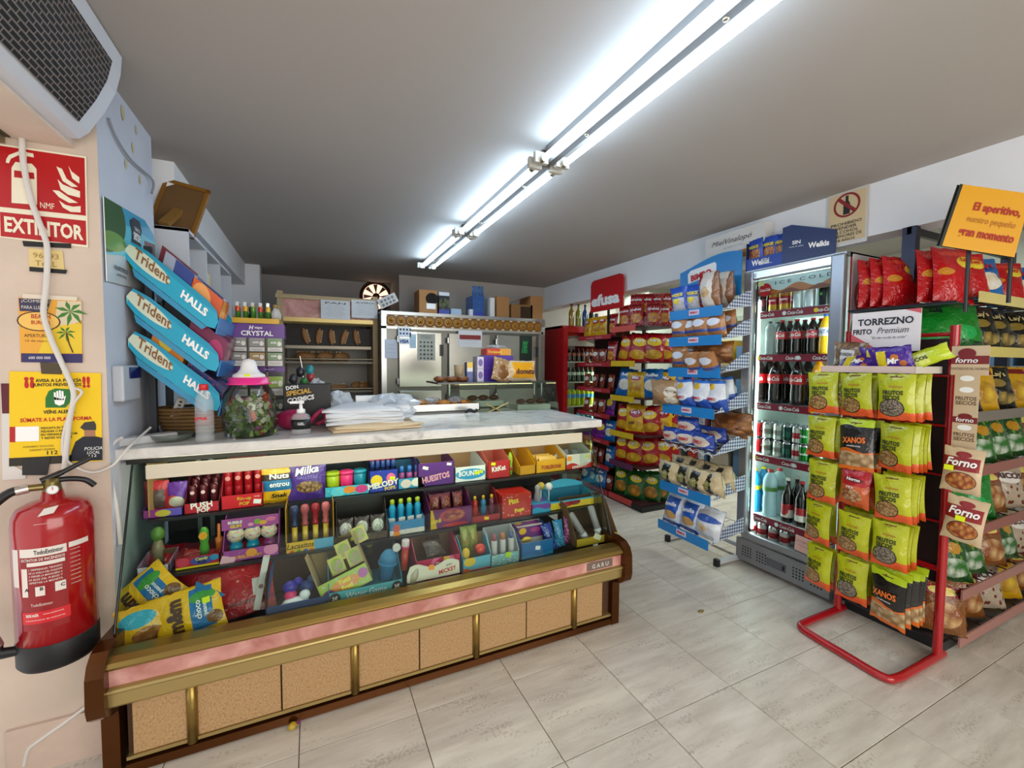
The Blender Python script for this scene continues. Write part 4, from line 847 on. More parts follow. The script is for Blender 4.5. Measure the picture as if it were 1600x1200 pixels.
# takeaway flyer
FL = [(29, 465), (127, 470), (129, 567), (33, 566)]
o = single('takeaway_flyer', jslab(FL, mat('#e9a83a', .6)), 'orange takeaway food flyer with palm trees taped to the jamb', 'poster')
b = B(); jquad(b, [(29, 466), (80, 468), (74, 487), (31, 486)], mat('#3b3552', .6), .0028); jquad(b, [(33, 552), (129, 553), (129, 567), (33, 566)], mat('#352f62', .6), .0028)
jquad(b, [(90, 470), (127, 471), (128, 500), (100, 515), (86, 500)], mat('#d9c9a8', .6), .0026); jquad(b, [(75, 510), (128, 505), (128, 552), (60, 552)], mat('#e8c52e', .6), .0027)
c = J(61, 502, .003); b.disc(c, (0, -1, 0), .055, mat('#4a2f1e', .6), sy=.62); b.disc(c-Vector((0, .0004, 0)), (0, -1, 0), .051, mat('#f0c060', .6), sy=.6)
for (x, y, s_, a0) in ((110, 487, 1.0, 0), (103, 520, .62, .3), (47, 495, .35, .2)):
    for k in range(7):
        a = a0+k*math.pi*2/7; q = J(x, y, .0032); ll = .045*s_; dx, dz = math.cos(a)*ll, math.sin(a)*ll
        b.add([q, q+Vector((dx*.5-dz*.18, 0, dz*.5+dx*.18)), q+Vector((dx, 0, dz-.008*s_)), q+Vector((dx*.5+dz*.1, 0, dz*.5-dx*.1))], [(0, 1, 2, 3)], mat('#3f7a2a', .6))
b.tube([J(104, 520, .003), J(108, 537, .003), J(114, 551, .003)], .002, mat('#5a3a1c', .7), 5)
part('picture', b, o)
b = B(); jtext(b, '¡COMIDA!', 56, 474, 6, mat('#d9d3c6', .6), 44); jtext(b, 'PARA LLEVAR', 55, 483, 5, mat('#d9d3c6', .6), 42); jtext(b, 'BEACH', 64, 498, 7, mat('#b8362a', .6), 30, bold=.02, dy=.004); jtext(b, 'BURGER', 64, 507, 6, mat('#b8362a', .6), 30, bold=.02, dy=.004); jtext(b, 'APERTURA', 57, 527, 5, mat('#5a3a1c', .6), 38); jtext(b, '15 de mayo', 57, 535, 4, mat('#5a3a1c', .6), 34); jtext(b, '600 000 000', 62, 561, 4, INKW, 34); part('lettering', b, o)
part('tape', jslab([(64, 566), (97, 568), (97, 585), (66, 584)], mat('#4a3c22', .3), .005), o)
part('clear_tape', jslab([(36, 459), (122, 464), (120, 470), (36, 466)], mat('#e0d3bf', .3), .003), o)
# yellow police poster
PO = [(15, 580), (158, 583), (160, 720), (15, 728)]
o = single('police_poster', jslab(PO, mat('#f2c800', .55)), 'yellow neighbourhood police poster with a green hand emblem on the jamb', 'poster')
b = B(); IK = mat('#2a2416', .6)
jquad(b, [(14, 716), (112, 711), (112, 723), (14, 729)], IK, .003)
# officer seen from behind (plain uniform shape)
jquad(b, [(108, 721), (112, 705), (118, 690), (130, 682), (150, 682), (160, 684), (160, 719)], mat('#1b1e2a', .6), .003)
jquad(b, [(131, 668), (148, 668), (149, 682), (132, 682)], mat('#a8765a', .6), .0032); jquad(b, [(125, 668), (132, 660), (147, 658), (150, 664), (150, 672), (131, 672)], mat('#3a3432', .6), .0034)
jtext(b, 'POLICIA', 146, 703, 5, INKW, 28, dy=.0036, shear=.2); jtext(b, 'LOCAL', 146, 709, 4.5, INKW, 20, dy=.0036, shear=.2); jtext(b, '112', 145, 714, 4, INKW, 12, dy=.0036)
jquad(b, [(71, 637), (71, 622), (76, 611), (86, 607), (108, 608), (112, 616), (110, 628), (102, 637)], mat('#24702c', .6), .003)
h0 = J(93, 633, .0036)
b.poly([J(x, y, .0036) for x, y in ((84, 620), (86, 631), (93, 634), (100, 631), (103, 618), (100, 620), (98, 624))], INKW)
for x, y in ((84, 613), (88, 611), (92, 610), (96, 611)): jquad(b, [(x, y), (x+3, y), (x+4, 625), (x+.5, 625)], INKW, .0036)
jquad(b, [(15, 667), (24, 667), (24, 691), (15, 691)], mat('#b51c22', .6), .003); jquad(b, [(24, 667), (61, 666), (61, 689), (24, 690)], INKW, .0032)
part('picture', b, o)
b = B(); jtext(b, '¡¡', 46, 607, 18, INKR, 16, bold=.05); jtext(b, '!!', 135, 606, 18, INKR, 12, bold=.05)
jtext(b, 'AVISA A LA POLICÍA', 92, 597, 6.5, IK, 72, bold=.03); jtext(b, 'JUNTOS PREVENIMOS', 90, 605, 6.5, IK, 76, bold=.03)
jtext(b, 'VEÏNS ALERTA', 93, 646, 6.5, IK, 50, bold=.03); jtext(b, 'SÚMATE A LA PLATAFORMA', 89, 658, 7.5, INKR, 112, bold=.03)
for i, s_ in enumerate(('PREGUNTA EN TU', 'PEDANIA O INFO', 'EN VEINSALERTA.COM', 'Y REDES SOCIALES')): jtext(b, s_, 64, 671+i*5.2, 3.6, IK, (38, 40, 58, 50)[i], align='l', bold=.02)
jtext(b, 'AYUNTAMIENTO  POLICIA LOCAL', 60, 699, 3, IK, 48); jtext(b, 'CIUDADANO Y SEGURIDAD', 66, 704, 3, IK, 40); jtext(b, '112', 82, 710, 6, IK, 17, bold=.02); part('lettering', b, o)
part('tape', jslab([(36, 718), (80, 713), (74, 742), (36, 742)], mat('#16120e', .4), .005), o)
# sheet behind the poster
o = single('old_notice', jslab([(2, 598), (22, 598), (22, 728), (42, 738), (40, 748), (4, 750)], mat('#d9d2cc', .7), .0012), 'white notice sheet with a dark red strip, half hidden behind the yellow poster', 'notice')
part('red_strip', jslab([(2, 599), (15, 599), (15, 646), (4, 646)], mat('#5c1626', .6), .0022), o)
# wall box with a blue window
b = B().box(0, .035, 0, .17, 0, .135, mat('#b9bcc2', .45)); o = single('alarm_box', b, 'small grey wall box with a dark blue window beside the gum rack', 'alarm box', (-.68, 2.06, 1.295), 0, bevel=.006)
part('blue_window', B().box(.034, .040, .055, .165, .085, .128, mat('#141a5c', .2)), o)
# cables
CW = mat('#d9d3cc', .5)
def cable(name, label, pts, r_=.006, mt=CW, grp='cables on the door jamb'): return single(name, B().tube(pts, r_, mt, 8), label, 'cable', group=grp)
def smooth(pts, n=5):
    P = [Vector(p) for p in pts]; out = []
    for i in range(len(P)-1):
        p0, p1, p2, p3 = P[max(i-1, 0)], P[i], P[i+1], P[min(i+2, len(P)-1)]
        for k in range(n):
            t_ = k/n; out.append(.5*((2*p1)+(p2-p0)*t_+(2*p0-5*p1+4*p2-p3)*t_*t_+(3*p1-p0-3*p2+p3)*t_**3))
    return out+[P[-1]]
cable('white_cable', 'thick white cable hanging down over the red sign and the posters', smooth([J(x, y, .014) for x, y in ((34, 196), (36, 250), (48, 310), (66, 360), (74, 390), (72, 450), (68, 490), (80, 530), (100, 575), (113, 605), (115, 625), (108, 660), (102, 720), (98, 762))]), .0085)
cable('thin_cable', 'thin cable looping off the thick one towards the power strip', smooth([J(110, 605, .012), J(128, 612, .02), J(116, 630, .02), J(104, 660, .012), J(98, 690, .012), J(103, 718, .012), at_y(140, 738, 2.0), at_y(175, 728, 2.0), at_y(200, 700, 2.04), at_y(235, 668, 2.20)]), .0045)
cable('grey_cable', 'grey cable dropping from the power strip down behind the counter', smooth([at_y(190, 684, 2.10), at_y(176, 694, 2.06), at_y(171, 715, 2.045), at_y(172, 740, 2.045), at_y(183, 800, 2.05), at_y(188, 850, 2.05)]), .007)
cable('ceiling_cable', 'grey cable bundle from the air curtain along the pillar', smooth([at_x(170, 185, -.672), at_x(182, 215, -.67), at_x(205, 250, -.668), at_x(236, 278, -.665), at_x(240, 290, -.66), at_x(237, 302, -.66)]), .0045, mat('#8f9298', .5))
cable('floor_cable', 'white cable with black ends running down the wall by the counter leg', smooth([J(134, 1105, .01), J(100, 1130, .012), J(60, 1158, .012), J(44, 1172, .012), J(38, 1196, .012)]), .006)
# power strip
p = at_y(215, 682, 2.17)
o = single('power_strip', B().box(-.10, .11, -.03, .03, 0, .032, mat('#c9c8c8', .4)), 'white power strip lying on the left end of the worktop', 'power strip', (-.63, 2.19, MZ), R(40), bevel=.006)
part('switch', B().box(-.09, -.07, -.012, .012, .031, .036, RED), o)
# ------------------------------------------------ extinguisher
EXC = (-.790, 1.905); ER = .098
t = thing('fire_extinguisher', 'red fire extinguisher with a black base hanging below the yellow poster', 'fire extinguisher', (EXC[0], EXC[1], 0))
XRED = mat('#a80f16', .22, coat=.6, noise=.05); zb, zt = .465, .985
part('body', B().lathe([(ER, zb+.075), (ER, zt-.07), (ER*.97, zt-.04), (ER*.86, zt-.014), (ER*.62, zt), (.03, zt+.006), (.024, zt+.035), (0, zt+.036)], XRED, seg=36), t)
part('base_ring', B().lathe([(ER*.93, zb-.008), (ER*1.01, zb+.005), (ER*1.01, zb+.078), (ER, zb+.08)], mat('#0d0e11', .5), seg=36), t)
FA = math.atan2(-EXC[1]-.0, -EXC[0])   # towards the camera
def cylfn(s0, z0):
    def fn(p): a = FA+p.x/ER; return Vector((math.cos(a)*(ER+p.y), math.sin(a)*(ER+p.y), p.z))
    return fn
def cylpatch(b_, x0, x1, z0, z1, mt, off):
    n = 10; vs = []
    for i in range(n+1):
        a = FA+(x0+(x1-x0)*i/n)/ER
        for z in (z0, z1): vs.append((math.cos(a)*(ER+off), math.sin(a)*(ER+off), z))
    b_.add(vs, [(2*i, 2*i+2, 2*i+3, 2*i+1) for i in range(n)], mt, True)
b = B(); LW = mat('#e3d9d0', .5); LR = mat('#8f0c12', .35)
cylpatch(b, -.085, .025, .60, .86, LR, .0006); cylpatch(b, -.085, .025, .835, .862, LW, .0010); cylpatch(b, -.115, -.092, .74, .86, LW, .0006); cylpatch(b, .03, .085, .845, .862, LW, .0010)
cylpatch(b, -.082, -.066, .71, .80, LW, .0012); cylpatch(b, -.048, -.026, .71, .74, LW, .0012); cylpatch(b, -.004, .02, .715, .745, LW, .0012); cylpatch(b, -.085, .028, .622, .66, mat('#d01722', .35), .0012); cylpatch(b, -.066, .02, .806, .818, LW, .0012)
cylpatch(b, -.045, -.01, .937, .938, LW, .0006)
def ctext(s_, x, z, h, mt, width=None, **kw): b.text(s_, (x, .0018, z), (1, 0, 0), (0, 0, 1), h, mt, width=width, fn=cylfn(0, 0), **kw)
ctext('TodoExtintor', -.015, .842, .014, INKK, .065, bold=.02); ctext('EXTINTOR DE INCENDIOS', -.03, .822, .009, LW, .10, bold=.02)
for i, s_ in enumerate(('1. DESPRENDER TIRANDO', 'DE LA ANILLA DEL PASADOR', '2. DIRIGIR LA MANGUERA A', 'LA BASE DEL FUEGO Y', 'APRETAR LA MANETA')): ctext(s_, -.024, .793-.0105*i, .006, LW, .075, bold=.01)
for x, s_ in ((-.033, 'B'), (.013, 'C'), (-.069, 'A')): ctext(s_, x, .727, .011, INKK, bold=.03)
ctext('TodoExtintor', -.035, .678, .009, LW, .05); ctext('BEKAER', -.058, .645, .009, LW, .032, bold=.03); ctext('www.extintores', -.01, .648, .005, LW, .045); ctext('mantenimiento de extintores', -.03, .632, .005, LW, .09)
for i in range(9): ctext('revisado', .045, .835-.014*i, .005, LW, .026); 
part('label', b, t)
b = B(); q = Matrix.Rotation(FA+math.pi/2, 4, 'Z'); b.T = Matrix.Translation((0, 0, zt-.02)) @ q
b.add([(-.035, -ER*.93, -.004), (.0, -ER*.93, .0), (.012, -ER*.82, .020), (-.02, -ER*.82, .016)], [(0, 1, 2, 3)], mat('#ddd5cb', .5)); part('inspection_sticker', b, t)
b = B(); b.T = q
b.lathe([(.022, zt+.02), (.024, zt+.03), (.02, zt+.06), (.018, zt+.075), (0, zt+.076)], mat('#7c6a3a', .35, .8), seg=14); b.cyl((-.02, 0, zt+.05), (-.06, 0, zt+.052), .011, mat('#8a7a4c', .35, .8)); part('valve', b, t)
b = B(); b.T = q; b.cyl((0, -.018, zt+.042), (0, -.032, zt+.042), .015, CHROME, 16); b.disc((0, -.0325, zt+.042), (0, -1, 0), .012, INKW); b.box(-.001, .001, -.034, -.033, zt+.042, zt+.052, INKR); part('pressure_gauge', b, t)
b = B(); b.T = q; b.tube(smooth([(-.025, 0, zt+.07), (.02, 0, zt+.088), (.06, 0, zt+.11), (.095, 0, zt+.128)]), [.010]*6+[.008]*10, mat('#141416', .35), 8); part('lever', b, t)
b = B(); b.T = q; b.tube(smooth([(-.02, 0, zt+.062), (.03, 0, zt+.066), (.075, 0, zt+.055), (.10, 0, zt+.03)]), .009, mat('#141416', .35), 8); part('carry_handle', b, t)
b = B(); b.T = q; b.tube(smooth([(-.055, 0, zt+.052), (-.10, 0, zt+.04), (-.155, .005, zt-.03), (-.185, .01, zt-.14), (-.18, .0, zt-.27), (-.15, -.01, zt-.37), (-.135, -.01, zt-.42)]), .0135, mat('#101113', .45), 10); part('hose', b, t)
b = B(); b.T = q; b.cyl((-.14, -.01, zt-.405), (-.133, -.01, zt-.43), .016, mat('#c9c4bd', .3, .8)); part('hose_clamp', b, t)
b = B(); b.T = q; b.cyl((-.052, 0, zt+.052), (-.08, 0, zt+.048), .015, mat('#d0cac2', .3, .8)); part('hose_clamp', b, t)
b = B(); b.T = q; b.tube([(-.133, -.01, zt-.43), (-.13, -.01, zt-.455), (-.085, -.02, zt-.46)], [.014, .018, .014], mat('#101113', .5), 10); part('nozzle', b, t)

# ================================================================== left wall shelf, frame
b = B(); SW = mat('#c9ccd2', .6)
for z in (1.72, 2.095): b.box(-.78, -.56, 2.66, 3.9, z, z+.016, SW)
b.box(-.78, -.765, 2.66, 3.9, 1.72, 2.1, mat('#8e9298', .7))
t = thing('wall_shelf', 'white open shelf unit high on the left wall behind the gum rack', 'shelf', (0, 0, 0))
part('carcass', b, t)
for y in (2.66, 3.06, 3.46, 3.885): part('side_panel', B().box(-.78, -.56, y, y+.015, 1.72, 2.11, SW), t)
t = thing('picture_frame', 'wooden picture frame seen from behind, propped on the white wall shelf', 'frame', (-.665, 2.80, 2.113), (R(-14), R(12), R(-10)))
t.scale = (.88,)*3
WD = mat('#8a5c14', .5, noise=.2, nscale=12); 
b = B().box(-.10, .10, -.006, .006, .02, .31, mat('#6e4e28', .7, noise=.15)); part('backing', b, t)
for n, a in (('rail', (-.12, .12, -.012, .012, 0, .022)), ('rail', (-.12, .12, -.012, .012, .31, .332)), ('stile', (-.12, -.10, -.012, .012, 0, .332)), ('stile', (.10, .12, -.012, .012, 0, .332))): part(n, B().box(*a, WD), t)
part('easel_strut', B().prism([(-.01, .16), (-.10, .01), (-.075, .0), (.0, .13)], 'x', -.025, .025, mat('#8d6526', .6)), t)
bo = Kind('spirit_bottle', 'bottle', [('glass', B().lathe([(.034, 0), (.036, .01), (.036, .13), (.014, .17), (.014, .20)], clearfilm('btl_clear', '#c9d2d6', .5), seg=14)), ('label', B().lathe([(.0365, .04), (.0365, .10)], mat('#b3aeb2', .5), seg=14)), ('cap', B().lathe([(.016, .19), (.016, .22), (0, .222)], C('#8c1a22'), seg=12))], 'bottles on the white wall shelf')
bo.put('clear spirit bottle in the near compartment of the white wall shelf', (-.64, 2.80, 1.737)); bo.put('clear spirit bottle deeper in the near compartment of the white wall shelf', (-.64, 2.95, 1.737))
Kind('cream_canister', 'canister', [('body', B().lathe([(.07, 0), (.07, .24), (.06, .26), (0, .262)], mat('#c9b998', .5), seg=18))]).put('cream canister in the second compartment of the white wall shelf', (-.64, 3.22, 1.737))
bo.put('bottle with a red cap on the lower ledge by the back column', (-.5, 3.75, 1.80)) if False else None

# beach advert card
C0, C1 = Vector((-.674, 2.03, 0)), Vector((-.668, 2.56, 0)); dv = (C1-C0)
def K(u, v): p = C0+dv*u; return Vector((p.x, p.y, 1.735+v*.30+u*.06))
nn = Vector((dv.y, -dv.x, 0)).normalized()
edge = [(0, 0), (.55, -.05), (1.0, .02), (1.02, .55), (.95, .80), (.75, .96), (0, 1)]
b = B(); P_ = [K(u, v) for u, v in edge]; Q_ = [p+nn*.003 for p in P_]; n = len(P_)
CM = printed('advert', '#3aa0c8', [('wave', .72, .05, 4, '#5cc4d8'), ('wave', .32, .04, 3, '#c9cdd0'), ('ell', .0, .75, .35, .4, '#2d5a2f'), ('ell', .12, .5, .22, .12, '#6f9c4a'), ('rect', .72, .98, .28, .66, '#6a2a30')])
b.add(Q_, [tuple(range(n-1, -1, -1))] if False else [tuple(range(n))], CM, uvs=[[(u, v) for u, v in edge]]); b.add(P_, [tuple(range(n-1, -1, -1))], mat('#b9b4ad', .7)); b.add(P_+Q_, [(i, (i+1) % n, n+(i+1) % n, n+i) for i in range(n)], WHITE)
o = single('advert_card', b, 'blue beach advert card with a dark logo standing behind the top gum tray', 'card')
b = B()
for k in range(1): b.poly([K(u, v)+nn*.005 for u, v in ((.42, .85), (.50, .92), (.62, .90), (.66, .78), (.62, .62), (.66, .5), (.58, .38), (.48, .40), (.44, .55), (.46, .7))], mat('#232a36', .5))
b.poly([K(u, v)+nn*.005 for u, v in ((.36, .40), (.74, .32), (.76, .12), (.38, .20))], mat('#a9bf1e', .5)); part('logo', b, o)
b = B(); ux = dv.normalized(); b.text('sense', K(.545, .60)+nn*.007, ux, (0, 0, 1), .035, INKW, bold=.02, width=.075); b.text('TABACO', K(.55, .74)+nn*.007, ux, (0, 0, 1), .014, INKW, width=.06); b.text('NUEVO', K(.56, .2)+nn*.007, ux, (0, 0, 1), .030, mat('#2f5a1e', .6), bold=.03, width=.13); b.text('NUESTROS', K(.22, .14)+nn*.007, ux, (0, 0, 1), .016, INKK, width=.12, bold=.02); b.text('SABORES', K(.22, .07)+nn*.007, ux, (0, 0, 1), .010, INKK, width=.09); part('lettering', b, o)
# ================================================================== gum rack with three sloping trays
GX0, GX1, GY0, GY1 = -.670, -.385, 2.205, 2.58
t = thing('gum_rack', 'three-tier gum rack with sloping turquoise trays at the left end of the worktop', 'rack', (0, 0, 0))
GM_ = C('#202226')
for y in (2.30, 2.53):
    part('post', B().box(-.64, -.615, y, y+.025, MZ, 1.93, mat('#3a3d42', .4, .6)), t)
part('foot', B().box(-.66, -.42, 2.28, 2.57, MZ, MZ+.012, GM_), t)
TEAL = printed('teal_tray', '#0f93b4', [('wave', .78, .04, 6, '#1aa3c2'), ('diag', 1, 0, .02, '#7fd0d2'), ('ell', .22, .52, .24, .30, '#d8ddc4')], rough=.3)
TEAL2 = C('#1276b8')
SL = math.atan2(-.27, .29)     # tray slope in the X-Z plane, falling towards +X
trays = []
for i, z0 in enumerate((1.898, 1.715, 1.544)):
    ax = Vector((math.cos(SL), 0, math.sin(SL))); up_ = Vector((-math.sin(SL)*.35, 0, 1)).normalized()
    O = Vector((GX0, GY0, z0)); Lg = .412
    def Tq(u, v, y, O=O, ax=ax, up_=up_): return O+ax*(u*Lg)+up_*v+Vector((0, y, 0))
    tr = B(); 
    pr = [(0, -.01), (.04, .035), (.2, .048), (.85, .048), (.96, .035), (1.0, 0), (.985, -.035), (.9, -.05), (.12, -.05), (.02, -.035)]
    for y0, y1 in ((GY1-GY0-.008, GY1-GY0), (0, .008)):
        tr = B(); a = [Tq(u, v, y0) for u, v in pr]; c_ = [Tq(u, v, y1) for u, v in pr]; n = len(pr)
        uvs = [(u, (v+.05)/.1) for u, v in pr]
        tr.add(a, [tuple(range(n-1, -1, -1))], TEAL, uvs=[list(reversed(uvs))]); tr.add(c_, [tuple(range(n))], TEAL, uvs=[uvs]); tr.add(a+c_, [(i_, (i_+1) % n, n+(i_+1) % n, n+i_) for i_ in range(n)], TEAL2)
        tp = part('tray_side', tr, t)
    b = B(); b.add([Tq(.02, -.04, .008), Tq(.97, -.04, .008), Tq(.97, -.04, GY1-GY0-.008), Tq(.02, -.04, GY1-GY0-.008)], [(0, 1, 2, 3)], GM_)
    a = [Tq(1.0, -.05, 0), Tq(1.0, .02, 0), Tq(1.0, .02, GY1-GY0), Tq(1.0, -.05, GY1-GY0)]; b.add(a+[p+ax*.006 for p in a], [(0, 1, 2, 3), (7, 6, 5, 4), (0, 4, 5, 1), (1, 5, 6, 2), (2, 6, 7, 3), (3, 7, 4, 0)], TEAL2); part('tray_floor', b, t)
    lt = B(); o1 = Tq(.27, -.012, -.0015); lt.text('Trident', o1, ax, up_, .042, mat('#8a5a2e', .5), bold=.02, width=.15); lt.text('HALLS', Tq(.73, -.02, -.0015), ax, up_, .036, INKW, bold=.05, shear=.15, width=.12)
    part('lettering', lt, tp)
    # sub-tray strip under the side panel
    b = B(); b.add([Tq(.1, -.052, .002), Tq(.9, -.052, .002), Tq(.86, -.075, .002), Tq(.14, -.075, .002)], [(0, 1, 2, 3)], C('#2f8fb8')); part('tray_edge', b, tp)
    trays.append((Tq, ax, up_))
def gumbox(i, u, y, w_, h_, d_, c, lab, txts=(), front=None):
    Tq, ax, up_ = trays[i]; p = Tq(u, -.038, y+.008); b_ = B(); h_ += .055
    M_ = Matrix((( ax.x, 0, -ax.z*-1 if False else up_.x, 0), (0, 1, 0, 0), (ax.z, 0, up_.z, 0), (0, 0, 0, 1)))
    b_.T = M_; b_.box(0, w_, 0, d_, 0, h_, c, face=('-y', '+z'), facemat=front or c)
    for (s_, x_, z_, hh, m_, *k) in txts: b_.text(s_, (x_*w_, -.0012, z_*h_), (1, 0, 0), (0, 0, 1), hh, m_, **(k[0] if k else {}))
    return single('gum_box', b_, lab, 'box', p, 0, 'gum boxes in the rack')
NAVY, ORNG, PLUM = C('#16286e'), C('#d2521a'), C('#5c1640')
gumbox(0, .33, .02, .13, .085, .16, printed('gb0', '#31458c', [('diag', 1, 0, .35, '#9aa3b8')]), 'blue and silver sweet box at the top of the upper gum tray', [('HALLS', .6, .15, .02, INKW, {'bold': .03})])
gumbox(0, .64, .02, .14, .075, .16, printed('gb1', '#d85a22', [('ell', .35, .6, .3, .4, '#f3a55a')]), 'orange sweet box in the middle of the upper gum tray', [('HALLS', .55, .1, .018, C('#5a1a10'), {'bold': .03})])
gumbox(0, .5, .20, .16, .08, .15, C('#2a3f86'), 'dark blue sweet box in the rear half of the upper gum tray', [('ICE', .5, .3, .02, INKW)])
gumbox(0, .12, .22, .14, .09, .14, C('#7c2230'), 'maroon gum box at the back of the upper gum tray')
gumbox(1, .60, .03, .17, .085, .12, printed('gb2', '#7a1548', [('ell', .75, .5, .2, .35, '#b52a66')]), 'plum gum box with white lettering on the middle tray', [('Orbit', .42, .3, .034, INKW, {'bold': .02, 'width': .085})])
gumbox(1, .58, .2, .16, .1, .14, PLUM, 'dark plum gum box behind the lettered one on the middle tray')
gumbox(1, .25, .12, .12, .06, .2, C('#30343c'), 'dark grey gum box at the upper end of the middle tray')
gumbox(2, .18, .02, .14, .085, .12, printed('gb3', '#ea8a24', [('band', .0, .35, '#e2481c'), ('ell', .4, .75, .2, .2, '#f6d23a')]), 'orange and yellow sweet box on the bottom gum tray', [('HALLS', .55, .1, .022, INKW, {'bold': .03})])
gumbox(2, .56, .03, .18, .05, .14, printed('gb4', '#25306e', [('dots', 12, .25, '#c23a5c')]), 'navy and red checked gum box on the bottom gum tray')
gumbox(2, .55, .2, .2, .10, .14, NAVY, 'tall navy box at the back of the bottom gum tray')
# basket behind
t = thing('wicker_basket', 'wicker basket of oddments under the gum rack', 'basket', (-.50, 2.44, MZ))
WK = mat('#7c5c34', .8, noise=.25, nscale=30)
part('floor', B().lathe([(.13, .0), (.13, .008)], WK, seg=20, sx=1.0, sy=.7), t)
for i in range(7): 
    r_ = .125+.006*i; part('weave_ring', B().tube([(r_*math.cos(a), r_*.7*math.sin(a), .014+i*.017) for a in [2*math.pi*k/20 for k in range(21)]], .0085, WK, 6, False), t)
part('stake', B().tube([(.13, 0, 0), (.168, 0, .13)], .005, WK, 6), t)
p = at_y(278, 640, 2.36)
o = single('remote_control', B().box(-.018, .018, -.008, .008, -.04, .05, mat('#b3b0ac', .4)), 'small grey remote leaning out of the wicker basket', 'remote', (p.x, 2.36, 1.235), (0, R(18), R(20)), bevel=.004)
for i in range(4): part('button', B().box(-.005, .005, -.0095, -.008, -.02+.016*i, -.012+.016*i, INKK), o)
# ashtray-like glass dish with wrapped sweets
single('glass_dish', B().lathe([(.055, 0), (.07, .012), (.078, .03), (.074, .03), (.064, .014), (0, .008)], clearfilm('dish', '#6f7a70', .55, .1), seg=20), 'smoked glass dish with a red and white wrapper at the left of the bottle', 'dish', (-.545, 2.22, MZ))
# clear bottle with a red cap
t = thing('water_bottle', 'empty clear plastic bottle with a red cap at the worktop edge', 'bottle', (-.413, 2.135, MZ))
CLR = clearfilm('pet', '#d5dadb', .28, .06)
part('body', B().lathe([(.028, 0), (.033, .006), (.033, .03), (.030, .034), (.033, .04), (.033, .165), (.030, .18), (.022, .20), (.014, .21), (.014, .222)], CLR, seg=20), t)
part('cap', B().lathe([(.0165, .214), (.0165, .236), (.014, .239), (0, .24)], C('#d0222a'), seg=18), t)
b = B().lathe([(.0336, .07), (.0336, .118)], clearfilm('petlabel', '#c9a8a8', .35), seg=20); b.text('agua', (-.006, -.0345, .088), (.96, .1, 0), (0, 0, 1), .018, INKR, bold=.03); part('label', b, t)
# sweet jar
t = thing('sweet_jar', 'large clear jar of wrapped sweets with a pink lid and white dome', 'jar', (-.262, 2.225, MZ))
part('glass', B().lathe([(.085, 0), (.098, .008), (.104, .05), (.106, .14), (.098, .19), (.078, .222), (.072, .235)], glass('jar_glass', '#eef2ee', .9, .03, .96), seg=28), t)
part('rim', B().lathe([(.085, .232), (.087, .236), (.078, .24), (.078, .262), (.05, .264), (0, .264)], mat('#f0348c', .3), seg=28), t)
part('dome', B().lathe([(.066, .262), (.062, .275), (.045, .285), (.034, .30), (.030, .325), (.022, .34), (0, .346)], mat('#ece8e6', .4), seg=24), t)
part('price_spot', B().disc((.0, -.062, .274), (0, -1, .5), .012, LIME, sy=.6), t)
WC = [('#5f7a2c', 26), ('#7f9a3c', 20), ('#3c5a22', 16), ('#b9c2a0', 14), ('#d2562a', 8), ('#a8b0b5', 10), ('#8c4a7a', 5), ('#c0282e', 6), ('#dcd6c8', 8)]
rn = random.Random(3); sweets = []
kinds = {}
for c, n in WC:
    b = B(); b.bx((0, 0, 0), (.026, .016, .014), mat(c, .3, coat=.4))
    for s_ in (-1, 1): b.add([(s_*.013, 0, 0), (s_*.024, .008, .006), (s_*.024, -.008, -.006)], [(0, 1, 2)], mat(c, .3, coat=.4))
    kinds[c] = Kind('wrapped_sweet', 'sweet', [('sweet', b)], 'wrapped sweets in the big jar')
CN = {'#5f7a2c': 'leaf green', '#7f9a3c': 'light green', '#3c5a22': 'dark green', '#b9c2a0': 'pale green', '#d2562a': 'orange', '#a8b0b5': 'silver', '#8c4a7a': 'violet', '#c0282e': 'red', '#dcd6c8': 'cream'}
for c, n in WC:
    for i in range(n):
        z = rn.uniform(.014, .185); rr = (.094 if z < .15 else .085)*math.sqrt(rn.uniform(.55, .93)); a = rn.uniform(-math.pi, .25)
        if rn.random() < .15: a = rn.uniform(0, math.pi); 
        kinds[c].put(CN[c]+' wrapped sweet in the big jar', (-.262+rr*math.cos(a), 2.225+rr*math.sin(a), MZ+z), (rn.uniform(0, 6), rn.uniform(0, 6), rn.uniform(0, 6)))
# hand gel
t = thing('hand_gel_bottle', 'clear pump bottle of hand gel with a black label on the worktop', 'bottle', (-.056, 2.19, MZ))
part('body', B().lathe([(.036, 0), (.04, .006), (.04, .075), (.034, .09), (.016, .10)], CLR, seg=20, sy=.7), t)
b = B().lathe([(.0405, .025), (.0405, .07)], mat('#141416', .4), seg=20, sy=.7); b.text('GEL', (0, -.0295, .045), (1, 0, 0), (0, 0, 1), .012, INKW); part('label', b, t)
part('pump', B().lathe([(.018, .098), (.018, .115), (.008, .118), (.006, .14), (.014, .142), (.014, .155), (0, .156)], WHITE, seg=16).box(-.045, 0, -.006, .006, .142, .153, WHITE), t)
# magenta pouch
single('magenta_pouch', B().blob((0, 0, .045), (.14, .10, .10), mat('#a01a4c', .4, bump=.5, bscale=30), 14, 8, .12), 'crumpled magenta pouch behind the hand gel', 'pouch', (-.10, 2.36, MZ+.005))
single('magenta_ribbon', B().tube(smooth([(0, 0, .02), (.03, -.01, .06), (.06, 0, .075), (.07, .01, .03), (.03, 0, .01)]), .012, mat('#a8204e', .4), 8), 'curl of magenta ribbon right of the hand gel', 'ribbon', (-.02, 2.36, MZ+.01))
